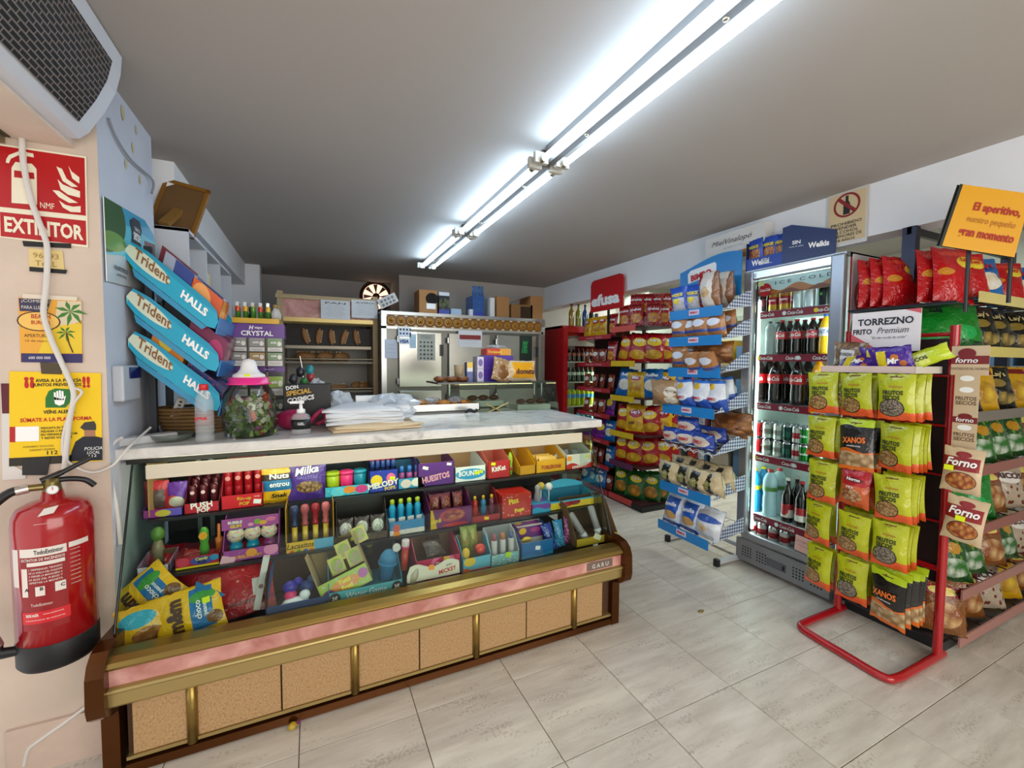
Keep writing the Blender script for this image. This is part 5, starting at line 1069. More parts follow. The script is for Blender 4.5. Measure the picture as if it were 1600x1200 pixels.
# black box
x, w_ = -.035, .2
b = B().box(-.11, .11, 0, .14, 0, .215, mat('#17171a', .45)); o = single('black_box', b, 'black printed cardboard box behind the stack of bags', 'box', (-.03, 2.45, MZ), R(-4))
q = B().text('SPECIAL', (-.04, -.0015, .165), (.97, 0, .15), (-.15, 0, .97), .026, C('#d9a82a'), bold=.04, shear=.15, width=.12).text('COSMICS', (-.03, -.0015, .13), (.97, 0, .15), (-.15, 0, .97), .026, INKW, bold=.04, shear=.15, width=.13).text('DON', (-.07, -.0015, .192), (.97, 0, .15), (-.15, 0, .97), .02, INKW, bold=.04); part('lettering', q, o)
# paper bag stack and crumpled plastic bag
rn = random.Random(5)
def sheetstack(n, w_, d_, mt, z0, name, labs, loc, rz):
    for i in range(n):
        b_ = B(); nx, ny = 10, 6; vs = []; e = .008
        for k in range(2):
            for j in range(ny+1):
                for i_ in range(nx+1):
                    u, v = i_/nx, j/ny; h_ = .006*math.sin(u*7+i)*math.sin(v*5+i*2)+.03*(1-abs(2*u-1)**2)*(1-abs(2*v-1)**3)*(.5+.5*i/n)
                    vs.append(((u-.5)*w_+.004*math.sin(v*9+i), (v-.5)*d_+.004*math.sin(u*11+i), h_+k*.009))
        N_ = (nx+1)*(ny+1); fs = []
        for j in range(ny):
            for i_ in range(nx):
                a = j*(nx+1)+i_; fs += [(N_+a, N_+a+1, N_+a+nx+2, N_+a+nx+1), (a+nx+1, a+nx+2, a+1, a)]
        rim = [j*(nx+1)+i_ for j, i_ in [(0, q) for q in range(nx+1)]+[(q, nx) for q in range(1, ny+1)]+[(ny, nx-q) for q in range(1, nx+1)]+[(ny-q, 0) for q in range(1, ny)]]
        fs += [(rim[q], rim[(q+1) % len(rim)], N_+rim[(q+1) % len(rim)], N_+rim[q]) for q in range(len(rim))]
        b_.add(vs, fs, mt, True); single(name, b_, labs[i], 'bag', (loc[0]+rn.uniform(-.012, .012), loc[1]+rn.uniform(-.01, .01), z0+i*.0115), rz+rn.uniform(-.08, .08), 'stack of flat bags on the worktop')
KB = mat('#d9c3a0', .7); WB = clearfilm('whitebag', '#e6e9ec', .93, .3)
sheetstack(2, .42, .26, KB, MZ+.002, 'paper_bag', ['lowest brown paper bag of the stack on the worktop', 'second brown paper bag of the stack on the worktop'], (.27, 2.27), R(3))
sheetstack(6, .36, .27, WB, MZ+.03, 'plastic_bag', ['flat white plastic bag lying right on the paper bags']+['flat white plastic bag, %s up in the stack' % ORD[i] for i in range(1, 5)]+['topmost flat white plastic bag of the stack'], (.24, 2.32), R(-4))
def crumple(name, lab, loc, dims, seed, mt, rot=0):
    r2 = random.Random(seed); b_ = B(); seg, rings = 16, 10; vs = []; fs = []
    for i in range(rings+1):
        th = math.pi*i/rings
        for k in range(seg):
            ph = 2*math.pi*k/seg; j = 1+r2.uniform(-.22, .22)
            vs.append((dims[0]/2*math.sin(th)*math.cos(ph)*j, dims[1]/2*math.sin(th)*math.sin(ph)*j, max(0, dims[2]/2*(1+math.cos(th)*j))))
    for i in range(rings):
        for k in range(seg): k2 = (k+1) % seg; fs.append((i*seg+k, (i+1)*seg+k, (i+1)*seg+k2, i*seg+k2))
    b_.add(vs, fs, mt, False); return single(name, b_, lab, 'bag', loc, rot, 'crumpled clear bags on the worktop')
CB = clearfilm('clearbag', '#dfe6ee', .55, .12)
crumple('crumpled_bag', 'crumpled clear plastic bag spilling over the right of the stack', (.38, 2.34, MZ+.03), (.28, .26, .13), 4, CB)
crumple('crumpled_bag', 'crumpled clear plastic bag standing against the black box', (.12, 2.50, MZ), (.16, .12, .17), 6, CB)
crumple('crumpled_bag', 'small clear plastic bag poking up behind the black box', (.02, 2.62, MZ+.05), (.10, .08, .18), 8, CB)
single('white_carton', B().box(-.055, .055, -.03, .03, 0, .03, WHITE), 'small white carton on the bag stack', 'box', (.26, 2.46, MZ+.12), R(-5), bevel=.002)
# display of slim packs with purple header
DX0, DX1, DY = -.385, -.142, 2.60
t = thing('pack_display', 'purple headed display of slim grey packs behind the sweet jar', 'display', (0, 0, 0))
PU = C('#5a1e84')
b = B().box(DX0, DX1, DY, DY+.10, MZ, 1.64, C('#2f2a38')); part('cabinet', b, t)
b = B().box(DX0-.004, DX1+.004, DY-.012, DY+.1, 1.57, 1.645, PU); b.text('CRYSTAL', ((DX0+DX1)/2, DY-.0135, 1.582), (1, 0, 0), (0, 0, 1), .026, INKW, bold=.03, width=.145); b.text('H', (-.29, DY-.0135, 1.614), (1, 0, 0), (0, 0, 1), .02, INKW, bold=.05, shear=.2); b.text('vape', (-.258, DY-.0135, 1.614), (1, 0, 0), (0, 0, 1), .014, INKW, bold=.02); part('header', b, t)
b = B().box(DX0-.002, DX1+.002, DY-.008, DY+.02, 1.395, 1.42, PU); b.text('- vapes crystal -', ((DX0+DX1)/2+.05, DY-.0095, 1.403), (1, 0, 0), (0, 0, 1), .008, INKW); part('shelf_strip', b, t)
for i in range(1, 3): part('divider', B().box(DX0+i*(DX1-DX0)/3-.003, DX0+i*(DX1-DX0)/3+.003, DY-.008, DY+.01, MZ+.01, 1.57, C('#8a7a5a')), t)
pk = {}
for n_, c in (('grey', '#8d8a86'), ('amber', '#a8864a'), ('green', '#6d8a5a'), ('lime', '#8aa83a'), ('dark green', '#2f4a3a'), ('violet', '#4a2f66')):
    b = B().box(-.034, .034, 0, .03, 0, .10, C(c), face=('-y',), facemat=printed('pk_'+n_, c, [('band', .0, .36, '#cfcac4'), ('band', .36, .42, '#5a5652'), ('ell', .8, .62, .14, .16, '#e0dccf')]))
    b.text('600', (-.006, -.0012, .062), (1, 0, 0), (0, 0, 1), .014, INKW, bold=.03)
    for k_ in range(2): b.text('nicotina adictiva', (0, -.0012, .02-.008*k_), (1, 0, 0), (0, 0, 1), .005, mat('#4a4642', .6))
    pk[n_] = Kind('slim_pack', 'pack', [('pack', b)], 'slim packs in the purple display')
rows = [(1.495, ('grey', 'grey', 'green')), (1.42, ('grey', 'amber', 'green')), (1.27, ('grey', 'violet', 'lime')), (1.15, ('violet', 'grey', 'dark green'))]
for ri, (z, cs_) in enumerate(rows):
    for ci, c in enumerate(cs_): pk[c].put('%s slim pack, %s row, %s in the purple display' % (c, ['top', 'second', 'third', 'bottom'][ri], ['left', 'middle', 'right'][ci]), (DX0+(ci+.5)*(DX1-DX0)/3, DY-.034, z if ri != 1 else 1.425), 0, scale=(1, 1, .75 if ri < 2 else 1))
# lighter tray on top
b = B().box(DX0+.01, DX1-.02, DY-.02, DY+.07, 1.646, 1.672, C('#d9a91c')); single('lighter_tray', b, 'yellow tray of lighters on top of the purple display', 'tray')
for i in range(5):
    c, n_ = (('#c9401f', 'red'), ('#d8a01e', 'amber'), ('#4f8a2a', 'green'), ('#c2331f', 'scarlet'), ('#d9b33a', 'yellow'))[i]
    for j in range(2):
        Kind('lighter', 'lighter', [('body', B().lathe([(.010, 0), (.0105, .055), (.009, .06)], printed('lt'+n_, c, [('band', .0, .3, '#3f7a2a'), ('band', .55, .75, '#e2b52a')], rough=.15), seg=12, sy=.65)), ('wheel', B().box(-.007, .007, -.005, .005, .06, .08, CHROME)), ], 'lighters in the yellow tray').put('%s lighter in the %s row of the yellow tray' % (n_, ('front', 'back')[j]), (DX0+.035+i*.034, DY+.0+.035*j, 1.674))
sv = Kind('glass_vial', 'bottle', [('vial', B().lathe([(.016, 0), (.018, .03), (.008, .05), (.008, .06)], clearfilm('vial', '#d5d2ce', .6), seg=12)), ('stopper', B().lathe([(.009, .058), (.009, .075), (0, .076)], mat('#9a7a3a', .4), seg=10))], 'vials beside the lighters')
sv.put('small frosted vial at the right of the lighter tray', (DX1-.04, DY+.0, 1.674)); sv.put('small frosted vial behind, right of the lighters', (DX1-.03, DY+.045, 1.674))
# keyring bundle hanging from the display side
t = thing('keyring_bundle', 'bundle of keyring trinkets hanging beside the bread cabinet', 'keyrings', (-.07, 2.72, 1.36))
for i, (c, q) in enumerate((('#1d1f24', (0, 0, .03)), ('#1f8a8f', (.05, 0, .04)), ('#2d7a36', (.02, -.01, -.03)), ('#a02a2f', (.055, 0, -.0)), ('#3a3a40', (-.035, 0, -.01)))): part('trinket', B().blob(q, (.045, .03, .06), C(c), 10, 7, .15), t)
part('chain', B().tube([(0, 0, .12), (.01, 0, .06), (.02, 0, -.06), (.02, 0, -.12)], .003, CHROME, 6), t)
# ================================================================== behind the counter
# service table carrying pastries and the little showcase
t = thing('service_table', 'low service table behind the worktop under the pastries', 'table', (0, 0, 0))
part('top', B().box(.30, 1.78, 2.76, 3.22, 1.02, 1.045, STEEL), t)
for x in (.34, 1.74):
    for y in (2.80, 3.18): part('leg', B().box(x-.02, x+.02, y-.02, y+.02, 0, 1.02, mat('#8f9290', .4, .8)), t)
TZ = 1.045
single('pastry_tray', B().box(-.30, .30, -.13, .13, 0, .006, STEEL).box(-.30, .30, -.13, -.124, 0, .05, STEEL).box(-.30, .30, .124, .13, 0, .05, STEEL).box(-.30, -.294, -.13, .13, 0, .05, STEEL).box(.294, .30, -.13, .13, 0, .05, STEEL), 'steel tray of pastries on the service table', 'tray', (.74, 2.90, TZ+.075))
single('tray_stand', B().box(-.28, .28, -.11, .11, 0, .075, mat('#c9c9c4', .5)), 'white block lifting the pastry tray', 'stand', (.74, 2.90, TZ))
def croissant():
    b_ = B(); n = 9; pts = []; rs = []
    for i in range(n):
        a = math.pi*(.1+.8*i/(n-1)); pts.append((.05*math.cos(a), .04*math.sin(a)-.02, .022)); rs.append(.006+.020*math.sin(math.pi*i/(n-1)))
    b_.tube(pts, rs, mat('#b5742c', .45, noise=.35, nscale=40), 10); return b_
cr = Kind('croissant', 'pastry', [('pastry', croissant())], 'croissants on the steel tray'); rn = random.Random(11)
for i in range(9):
    for j in range(2):
        cr.put('golden croissant, %s from the left in the %s row of the steel tray' % (ORD[i], ('front', 'back')[j]), (.74-.25+.062*i, 2.845+.10*j, TZ+.09+.014*(i % 2)), (rn.uniform(-.3, .3), rn.uniform(-.3, .3), rn.uniform(0, 6)))
PW = clearfilm('pastrywrap', '#c9d0d6', .4, .1)
for i in range(3): crumple('pastry_wrap', 'clear wrapping over the pastries, %s from the left' % ORD[i], (.56+.17*i, 2.88, TZ+.105), (.13, .12, .06), 20+i, PW)
single('black_clip', B().tube(smooth([(-.03, 0, 0), (0, .01, .012), (.03, 0, 0), (.05, .01, .01)]), .01, BLACK, 8), 'black tongs lying before the pastry tray', 'tongs', (.86, 2.735, MZ+.0) if False else (.93, 2.66, MZ+.011))
single('black_clip', B().tube(smooth([(-.03, 0, 0), (0, .012, .01), (.03, 0, .004)]), .009, BLACK, 8), 'black twist tie on the clear bags', 'tie', (.37, 2.30, MZ+.115))
# glass showcase
t = thing('pastry_showcase', 'small glass pastry showcase on the service table', 'showcase', (0, 0, 0))
SG = glass('showcase_glass', '#dff0e4', .8, .02, .95); SX0, SX1, SY0, SY1 = .92, 1.68, 2.80, 3.16
b = B().quad((SX0, SY0, TZ), (SX1+.04, SY0, TZ), (SX1, SY0+.06, 1.30), (SX0, SY0+.06, 1.30), SG); part('front_glass', b, t)
for x in (SX0, SX1+.02): part('side_glass', B().quad((x, SY0, TZ), (x, SY1, TZ), (x, SY1, 1.30), (x, SY0+.06, 1.30), SG), t)
part('top_shelf', B().box(SX0-.16, SX1+.0, SY0+.03, SY1, 1.30, 1.312, mat('#3a3f3c', .2)), t)
part('floor', B().box(SX0, SX1+.04, SY0, SY1, TZ, TZ+.012, STEEL), t)
for a in (((1.0, 2.81, 1.05), (1.28, 2.82, 1.16)), ((1.10, 2.81, 1.16), (1.32, 2.81, 1.05))): part('brass_rod', B().cyl(a[0], a[1], .005, mat('#d8c27a', .3, .6), 8), t)
for x in (SX0+.01, SX1-.02): part('corner_post', B().box(x, x+.012, SY1-.012, SY1, TZ, 1.30, CHROME), t)
bx_ = Kind('pastry_carton', 'box', [('carton', B().box(-.14, .14, -.08, .08, 0, .04, mat('#d9d6cf', .6)))], 'flat white cartons in the showcase')
bx_.put('flat white carton on the left of the glass showcase', (1.14, 2.99, 1.13)); bx_.put('flat white carton on the right of the glass showcase', (1.52, 2.95, TZ+.05))
part('case_fill', B().box(SX0+.05, SX1-.05, SY1-.04, SY1-.02, 1.28, 1.295, mat('#ffe9a8', .5, emit=1.2)), t)  # added glowing strip that lifts the light in the back area
part('inner_shelf', B().box(SX0+.01, 1.30, SY0+.08, SY1, 1.118, 1.126, SG), t)
ch = Kind('chocolate_pastry', 'pastry', [('pastry', B().blob((0, 0, .018), (.085, .055, .04), mat('#5a2f18', .4, noise=.3, nscale=50), 10, 7, .06))], 'dark pastries in the showcase')
for i in range(3): ch.put('dark chocolate pastry, %s from the left on the left carton' % ORD[i], (1.06+.085*i, 2.98, 1.172))
for i in range(3): ch.put('brown glazed pastry, %s from the left on the right carton' % ORD[i], (1.44+.085*i, 2.94, TZ+.092))
# goods on the showcase
TS_ = 1.312
k = carton('chocolate_carton', .24, .12, .095, C('#4a2a92'), C('#5531a0'), [('Milka', .55, .35, .035, INKW, {'shear': .3, 'bold': .02, 'ang': .08})], group='violet cartons on the showcase')
k.put('lower violet chocolate carton on the showcase', (1.27, 3.0, TS_)); k.put('upper violet chocolate carton stacked on the lower one', (1.28, 3.0, TS_+.097))
carton('biscuit_carton', .2, .12, .05, C('#d8331c'), printed('pr_orangebox', '#d23a1c', [('rect', .55, 1, 0, 1, '#e8a23a')]), [('Fontaneda', .35, .3, .02, C('#f0d03a'), {'bold': .03})]).put('orange and red biscuit carton on top of the violet cartons', (1.28, 3.0, TS_+.195))
crumple('clear_wrap', 'clear wrap on top of the orange biscuit carton', (1.28, 3.05, TS_+.247), (.18, .08, .025), 31, PW)
for i in range(2): carton('lilac_carton', .05, .1, .09, C('#c9c2d4'), printed('pr_lil', '#cfc8da', [('ell', .5, .5, .35, .3, '#6a4aa0')]), group='small lilac cartons').put('small lilac carton left of the violet ones, %s' % ('lower', 'upper')[i], (1.12, 2.97, TS_+.092*i))
carton('blue_carton', .045, .06, .14, C('#1f3f8c'), printed('pr_bl', '#24489a', [('band', .7, 1, '#f2c21e'), ('band', .5, .7, '#e8e4dc')])).put('narrow blue and yellow carton at the left of the showcase top', (1.055, 3.02, TS_))
single('paper_cup', B().lathe([(.03, 0), (.04, .12), (.038, .12), (.028, .004)], mat('#b59a78', .6), seg=16), 'brown paper cup behind the narrow blue carton', 'cup', (.99, 3.08, TS_))
do = bag('doughnut_pack', 'pastry', .30, .15, .10, printed('donut', '#d9c3a4', [('rect', .30, .95, .12, .92, '#f0a818'), ('sell', .14, .5, .16, .4, '#b5763a', '#e0c79a', 5)], rough=.15, crinkle=.5), [('donuts', .62, .28, .042, C('#5a2a14'), {'bold': .04, 'width': .16})])
do.put('clear and orange doughnut pack at the front of the showcase top', (1.40, 2.90, TS_+.004), (R(-10), 0, 0))
bg = bag('bakery_bag', 'pastry', .16, .17, .07, printed('bakeclear', '#b08a5e', [('dots', 8, .3, '#e2d3b8'), ('ell', .5, .4, .3, .3, '#8a5a2c')], rough=.12, crinkle=.6)); bg.put('clear bakery bag leaning between the cartons and the doughnuts', (1.24, 2.885, TS_+.003), (R(-8), R(14), R(10)))
bg2 = bag('red_snack_bag', 'snack', .12, .14, .05, printed('redsn', '#a8141c', [('ell', .5, .6, .3, .2, '#e2b81c')], crinkle=.5)); bg2.put('red and yellow snack bag behind the doughnut pack', (1.49, 3.02, TS_+.003), (R(-10), 0, 0))
sm = Kind('glazed_bun', 'pastry', [('bun', B().blob((0, 0, .02), (.09, .07, .045), mat('#7c4a22', .4, noise=.3, nscale=40), 10, 7, .05))], 'buns at the left end of the showcase top')
for i in range(3): sm.put('small glazed bun, %s from the left on the showcase top' % ORD[i], (.80+.085*i, 2.93, TS_+.001))

# ================================================================== bread cabinet
BX0, BX1, BY = -.31, .62, 4.70
OAK = mat('#b29a72', .5, noise=.12, nscale=14); IN = mat('#cfccc6', .7)
t = thing('bread_cabinet', 'oak bread cabinet with pink stone header and open shelves at the back', 'cabinet', (0, 0, 0))
part('side', B().box(BX0, BX0+.05, BY, BY+.6, 0, 2.13, OAK), t); part('side', B().box(BX1-.05, BX1, BY, BY+.6, 0, 2.13, OAK), t)
part('back', B().box(BX0+.05, BX1-.05, BY+.58, BY+.6, 0, 2.1, IN), t)
part('header', B().box(BX0+.05, BX1-.05, BY+.02, BY+.05, 1.88, 2.06, PINK), t); part('cornice', B().box(BX0-.01, BX1+.01, BY-.01, BY+.6, 2.06, 2.10, OAK), t)
part('header_rail', B().prism([(BY+.0, 1.82), (BY-.02, 1.84), (BY-.02, 1.88), (BY+.06, 1.88), (BY+.06, 1.82)], 'x', BX0+.05, BX1-.05, GOLDL), t)
part('upper_box', B().box(BX0+.05, BX1-.05, BY+.10, BY+.58, 1.60, 1.80, mat('#241a12', .6)), t)
part('box_rail', B().box(BX0+.06, BX1-.06, BY+.08, BY+.10, 1.58, 1.61, mat('#9a8f7c', .4, .5)), t)
for z in (1.465, 1.16, .86): part('shelf', B().box(BX0+.05, BX1-.05, BY+.06, BY+.58, z-.03, z-.012, mat('#8f8574', .5)), t)
for z in (1.475, 1.435, 1.17): part('shelf_rail', B().cyl((BX0+.05, BY+.05, z), (BX1-.05, BY+.05, z), .008, mat('#a89b80', .35, .6), 8), t)
CR_ = mat('#9a6a3a', .6, noise=.35, nscale=25, bump=.4, bscale=30)
def loafmesh(l, r_, cuts=4):
    b_ = B(); n = 13; b_.tube([(-l/2+l*i/(n-1), 0, r_*.8) for i in range(n)], [max(.004, r_*(1-abs(2*i/(n-1)-1)**2.4)**.6) for i in range(n)], CR_, 12)
    for i in range(cuts): x = -l*.32+l*.64*i/(max(1, cuts-1)); b_.tube([(x-.02, -r_*.35, r_*1.72), (x+.02, r_*.35, r_*1.72)], .008, mat('#d8b98a', .7), 6)
    return b_
lf = Kind('bread_loaf', 'bread', [('loaf', loafmesh(.2, .055))], 'loaves in the bread cabinet'); bg_ = Kind('baguette', 'bread', [('loaf', loafmesh(.34, .035, 5))], 'loaves in the bread cabinet')
for i, (px, lab) in enumerate(((478, 'round loaf at the left end of the middle bread shelf'), (509, 'round loaf in the middle of the middle bread shelf'), (534, 'round loaf right of centre on the middle bread shelf'))): lf.put(lab, (at_y(px, 552, BY+.2).x, BY+.2, 1.454), R(20*i))
for i, (px, lab) in enumerate(((500, 'crusty loaf on the left of the lower bread shelf'), (520, 'baguette in the middle of the lower bread shelf'), (557, 'round roll on the right of the lower bread shelf'), (568, 'small roll at the right end of the lower bread shelf'))): (bg_ if i == 1 else lf).put(lab, (at_y(px, 600, BY+.2).x, BY+.2, 1.149), R(15*i), scale=(.7, .8, .9) if i != 1 else None)
for i in range(5): bg_.put('baguette hanging upright in the dark top box, %s from the left' % ORD[i], (BX0+.22+.12*i, BY+.08, 1.70+.01*(i % 2)), (0, R(90+(-14, 8, -5, 16, -9)[i]), 0), scale=(.48, .5, .8))
def sheet(px0, py0, px1, py1, Y, name, lab, mt=None, lines=6, title=None, cat='paper', grp=None, ink=None):
    a, c = at_y(px0, py0, Y), at_y(px1, py1, Y); b_ = B().box(a.x, c.x, Y-.002, Y, c.z, a.z, mt or mat('#d6d8da', .7)); o_ = single(name, b_, lab, cat, group=grp)
    q_ = B(); w_, h_ = c.x-a.x, a.z-c.z; ik = ink or mat('#5a5d62', .7)
    if title: q_.text(title, (a.x+w_/2, Y-.003, a.z-h_*.2), (1, 0, 0), (0, 0, 1), h_*.10, ik, bold=.02, width=w_*.7)
    for i in range(lines): q_.text(['lista de precios', 'horario de apertura', 'precio por unidad', 'barra pan rustico', 'chapata integral', 'panecillo'][i % 6], (a.x+w_/2, Y-.003, a.z-h_*(.30+.62*i/max(1, lines))), (1, 0, 0), (0, 0, 1), h_*.035, ik, width=w_*(.5+.3*((i*7) % 3)/3))
    part('print', q_, o_); return o_
sheet(501, 468, 547, 500, BY-.025, 'price_list', 'white price list on the left of the bread cabinet header', title='PAN', lines=7, grp='papers on the bread cabinet')
sheet(549, 468, 590, 498, BY-.025, 'printed_notice', 'white notice on the right of the bread cabinet header', title='AVISO', lines=6, grp='papers on the bread cabinet')
sheet(568, 533, 578, 538, BY+.57, 'tiny_label', 'tiny cream label on the cabinet back wall', mt=mat('#b5aa96', .7), lines=1)
# extractor fan
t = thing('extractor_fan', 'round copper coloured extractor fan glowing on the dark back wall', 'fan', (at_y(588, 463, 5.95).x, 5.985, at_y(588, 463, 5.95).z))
part('ring', B().lathe([(.17, -.03), (.20, -.03), (.21, 0), (.165, 0)], mat('#4a2c20', .4, .5), axis='y', seg=28, cap=False), t)
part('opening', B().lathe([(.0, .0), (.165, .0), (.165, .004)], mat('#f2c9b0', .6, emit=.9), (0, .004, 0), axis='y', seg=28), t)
for k in range(8):
    a = 2*math.pi*k/8; part('blade', B().add([(.03*math.cos(a), -.012, .03*math.sin(a)), (.16*math.cos(a-.12), -.02, .16*math.sin(a-.12)), (.16*math.cos(a+.22), -.008, .16*math.sin(a+.22))], [(0, 1, 2)], mat('#5a3424', .4, .4)), t)
part('hub', B().lathe([(0, -.03), (.045, -.03), (.045, 0)], mat('#4a2c20', .4, .5), axis='y', seg=16), t)
p = at_y(606, 468, 5.2); o = single('ticket_card', B().box(-.10, .10, -.002, 0, -.05, .05, mat('#c9c6c2', .7)), 'tilted white ticket card with grey squares stuck above the steel cabinet', 'card', (at_y(606, 470, 4.62).x, 4.62, at_y(606, 470, 4.62).z), (0, R(-28), 0))
for i in range(4):
    for j in range(2): part('square', B().box(-.075+.04*i, -.05+.04*i, -.004, -.002, -.035+.04*j, -.01+.04*j, mat('#77787c', .7)), o)

# ================================================================== steel cabinet
KX0, KX1, KY, KZ = .625, 2.49, 4.50, 1.968
SS = mat('#b8b7ae', .24, .9, noise=.12, nscale=6, bump=.06, bscale=5); SSD = mat('#77766f', .35, .9)
t = thing('steel_cabinet', 'stainless steel cold cabinet with a row of brown tile medallions', 'cabinet', (0, 0, 0))
part('carcass', B().box(KX0, KX1, KY+.02, KY+.7, 0, KZ-.02, SSD), t)
part('top_rail', B().box(KX0, KX1, KY-.01, KY+.7, 1.935, KZ, STEEL), t); part('lower_band_rail', B().box(KX0, KX1, KY-.012, KY+.03, 1.79, 1.815, STEEL), t)
part('band', B().box(KX0+.05, KX1-.03, KY+.002, KY+.02, 1.815, 1.935, mat('#8a5a14', .45)), t)
for x in (KX0, KX1-.03): part('corner_post', B().box(x, x+.05, KY-.012, KY+.05, 0, KZ, STEEL), t)
# medallion tiles
mb_ = B(); MT = mat('#b07818', .35, coat=.3); MD = mat('#5c3408', .4)
mb_.lathe([(.048, 0), (.048, -.004), (.042, -.006)], MD, axis='y', seg=8, a0=math.pi/8, smooth=False); mb_.lathe([(.041, -.002), (.041, -.007), (0, -.008)], MT, axis='y', seg=8, a0=math.pi/8, smooth=False); mb_.lathe([(.028, -.006), (.028, -.0085), (0, -.009)], MD, axis='y', seg=12); mb_.lathe([(.024, -.008), (.024, -.0095), (0, -.0105)], MT, axis='y', seg=12); mb_.lathe([(.010, -.010), (0, -.0125)], MD, axis='y', seg=8)
mm = mb_.mesh('medallion_tile'); cm = B().prism([(-.045, 0), (0, -.03), (.045, 0), (0, .03)], 'y', -.003, 0, mat('#d9c9a0', .4)).mesh('corner_tile')
for i in range(18): link('medallion_tile', mm, t, (KX0+.10+i*.0995, KY, 1.875))
for i in range(19):
    for z in (1.925, 1.825): link('corner_tile', cm, t, (KX0+.05+i*.0995, KY, z)).scale = (.5, 1, .3)
for (x0, x1) in ((.795, 1.245), (1.325, 1.80), (1.885, 2.385)):
    for (z0, z1) in ((1.19, 1.765), (.30, 1.155)):
        d = part('door', B().box(x0, x1, KY-.028, KY+.002, z0, z1, SS), t, bevel=.006)
        part('handle', B().box(x1-.02, x1+.012, KY-.055, KY-.028, (z0+z1)/2-.06+.1, (z0+z1)/2+.06+.1, mat('#2a2a2a', .4)), d)
        for z in (z0+.06, z1-.08): part('hinge', B().cyl((x0-.012, KY-.032, z-.03), (x0-.012, KY-.032, z+.03), .012, CHROME, 8), d)
DYF = KY-.030
sheet(601, 530, 621, 560, KY-.013, 'handwritten_list', 'white handwritten list on the left post of the steel cabinet', lines=3, mt=mat('#cdd3e0', .7), grp='papers on the steel cabinet')
o = sheet(622, 511, 642, 527, DYF, 'card_logo_sticker', 'blue and white payment sticker with small logos on the steel door', lines=0, mt=mat('#dfe6ee', .5), grp='papers on the steel cabinet')
a = at_y(622, 514, DYF); c = at_y(642, 526, DYF); q = B()
for i in range(4):
    for j in range(2): q.box(a.x+.015+.033*i, a.x+.033+.033*i, DYF-.003, DYF-.002, c.z+.02+.04*j, c.z+.04+.04*j, mat(('#2a4a8c', '#1f1f24')[j], .6))
part('logo_square', q, o)
o = sheet(623, 528, 640, 538, DYF, 'payment_sticker', 'white payment sticker with blue capitals on the steel door', lines=0, mt=mat('#e8eef2', .5), grp='papers on the steel cabinet'); a = at_y(631.5, 536, DYF)
part('lettering', B().text('VISA', (a.x, DYF-.004, a.z), (1, 0, 0), (0, 0, 1), .035, mat('#1a3a8c', .5), bold=.05, shear=.2, width=.09), o)
sheet(640, 522, 650, 544, DYF, 'narrow_sticker', 'narrow blue and white sticker beside the payment sticker', lines=3, mt=mat('#b9d3e2', .6), grp='papers on the steel cabinet', ink=mat('#1f5f9a', .6))
o = sheet(652, 521, 680, 563, DYF, 'ingredient_chart', 'grey paper chart of small symbols on the left steel door', lines=0, mt=mat('#b5b5a8', .7), grp='papers on the steel cabinet'); a = at_y(652, 521, DYF); c = at_y(680, 563, DYF); q = B()
q.text('ALERGENOS Y', ((a.x+c.x)/2, DYF-.004, a.z-.03), (1, 0, 0), (0, 0, 1), .014, INKK, width=.13).text('AUTORIZADOS', ((a.x+c.x)/2, DYF-.004, a.z-.052), (1, 0, 0), (0, 0, 1), .014, INKK, width=.11)
for i in range(4):
    for j in range(5): q.disc((a.x+.035+.038*i, DYF-.0035, a.z-.09-.042*j), (0, -1, 0), .011+.003*((i*j) % 2), mat('#55554e', .7), 8)
part('symbols', q, o)
o = sheet(716, 516, 753, 543, DYF, 'red_banner_notice', 'white notice with a dark red banner on the middle steel door', lines=4, mt=mat('#d9dadc', .6), grp='papers on the steel cabinet'); a = at_y(718, 523, DYF); c = at_y(751, 531, DYF)
part('banner', B().box(a.x, c.x, DYF-.004, DYF-.002, c.z, a.z, mat('#8c2a2c', .6)), o)
o = sheet(812, 524, 831, 571, DYF, 'green_poster', 'dark green poster with bright green strokes on the right steel door', lines=0, mt=mat('#10261f', .4), grp='papers on the steel cabinet'); a = at_y(821, 545, DYF); q = B()
for i in range(7): q.tube([(a.x-.05+.012*i, DYF-.004, a.z-.05), (a.x-.03+.02*(i % 4), DYF-.004, a.z+.09)], .003, mat('#2fae5a', .4), 5)
part('strokes', q, o)
# boxes on top of the steel cabinet
TY = KY+.12
def topbox(px0, px1, py0, name, lab, mt, d=.25, h=None, rz=0, cat='box', bev_=0):
    a = at_y(px0, py0, TY); c = at_y(px1, py0, TY); hh = a.z-KZ if h is None else h
    return single(name, B().box(-(c.x-a.x)/2, (c.x-a.x)/2, 0, d, 0, hh, mt), lab, cat, ((a.x+c.x)/2, TY, KZ), rz, 'boxes on the steel cabinet', bev_), hh
o, hh = topbox(655, 683, 452, 'brown_box', 'brown cardboard box with a torn dark hole on the steel cabinet', CARD)
part('hole', B().disc((.04, -.002, hh*.65), (0, -1, 0), .07, mat('#17100c', .9), sy=.9), o); part('label', B().box(-.02, .08, -.003, 0, .06, .12, INKW), o)
o, hh = topbox(686, 702, 456, 'dark_carton', 'dark carton with blue and lime print beside the torn box', printed('pr_dc', '#20242c', [('band', .0, .25, '#3a4a9a'), ('sell', .5, .5, .5, .25, '#6d7a3a', '#20242c', 5), ('band', .85, 1, '#d8dade')]))
topbox(705, 721, 482, 'flat_blue_carton', 'flat pale blue carton lying on the steel cabinet', mat('#9fb5c6', .6))
o, hh = topbox(739, 757, 461, 'blue_tube_display', 'blue display of upright tubes on the steel cabinet', printed('pr_bt', '#1f4f8c', [('dots', 8, .2, '#5a9ac8'), ('band', 0, .25, '#2a3f9a')]))
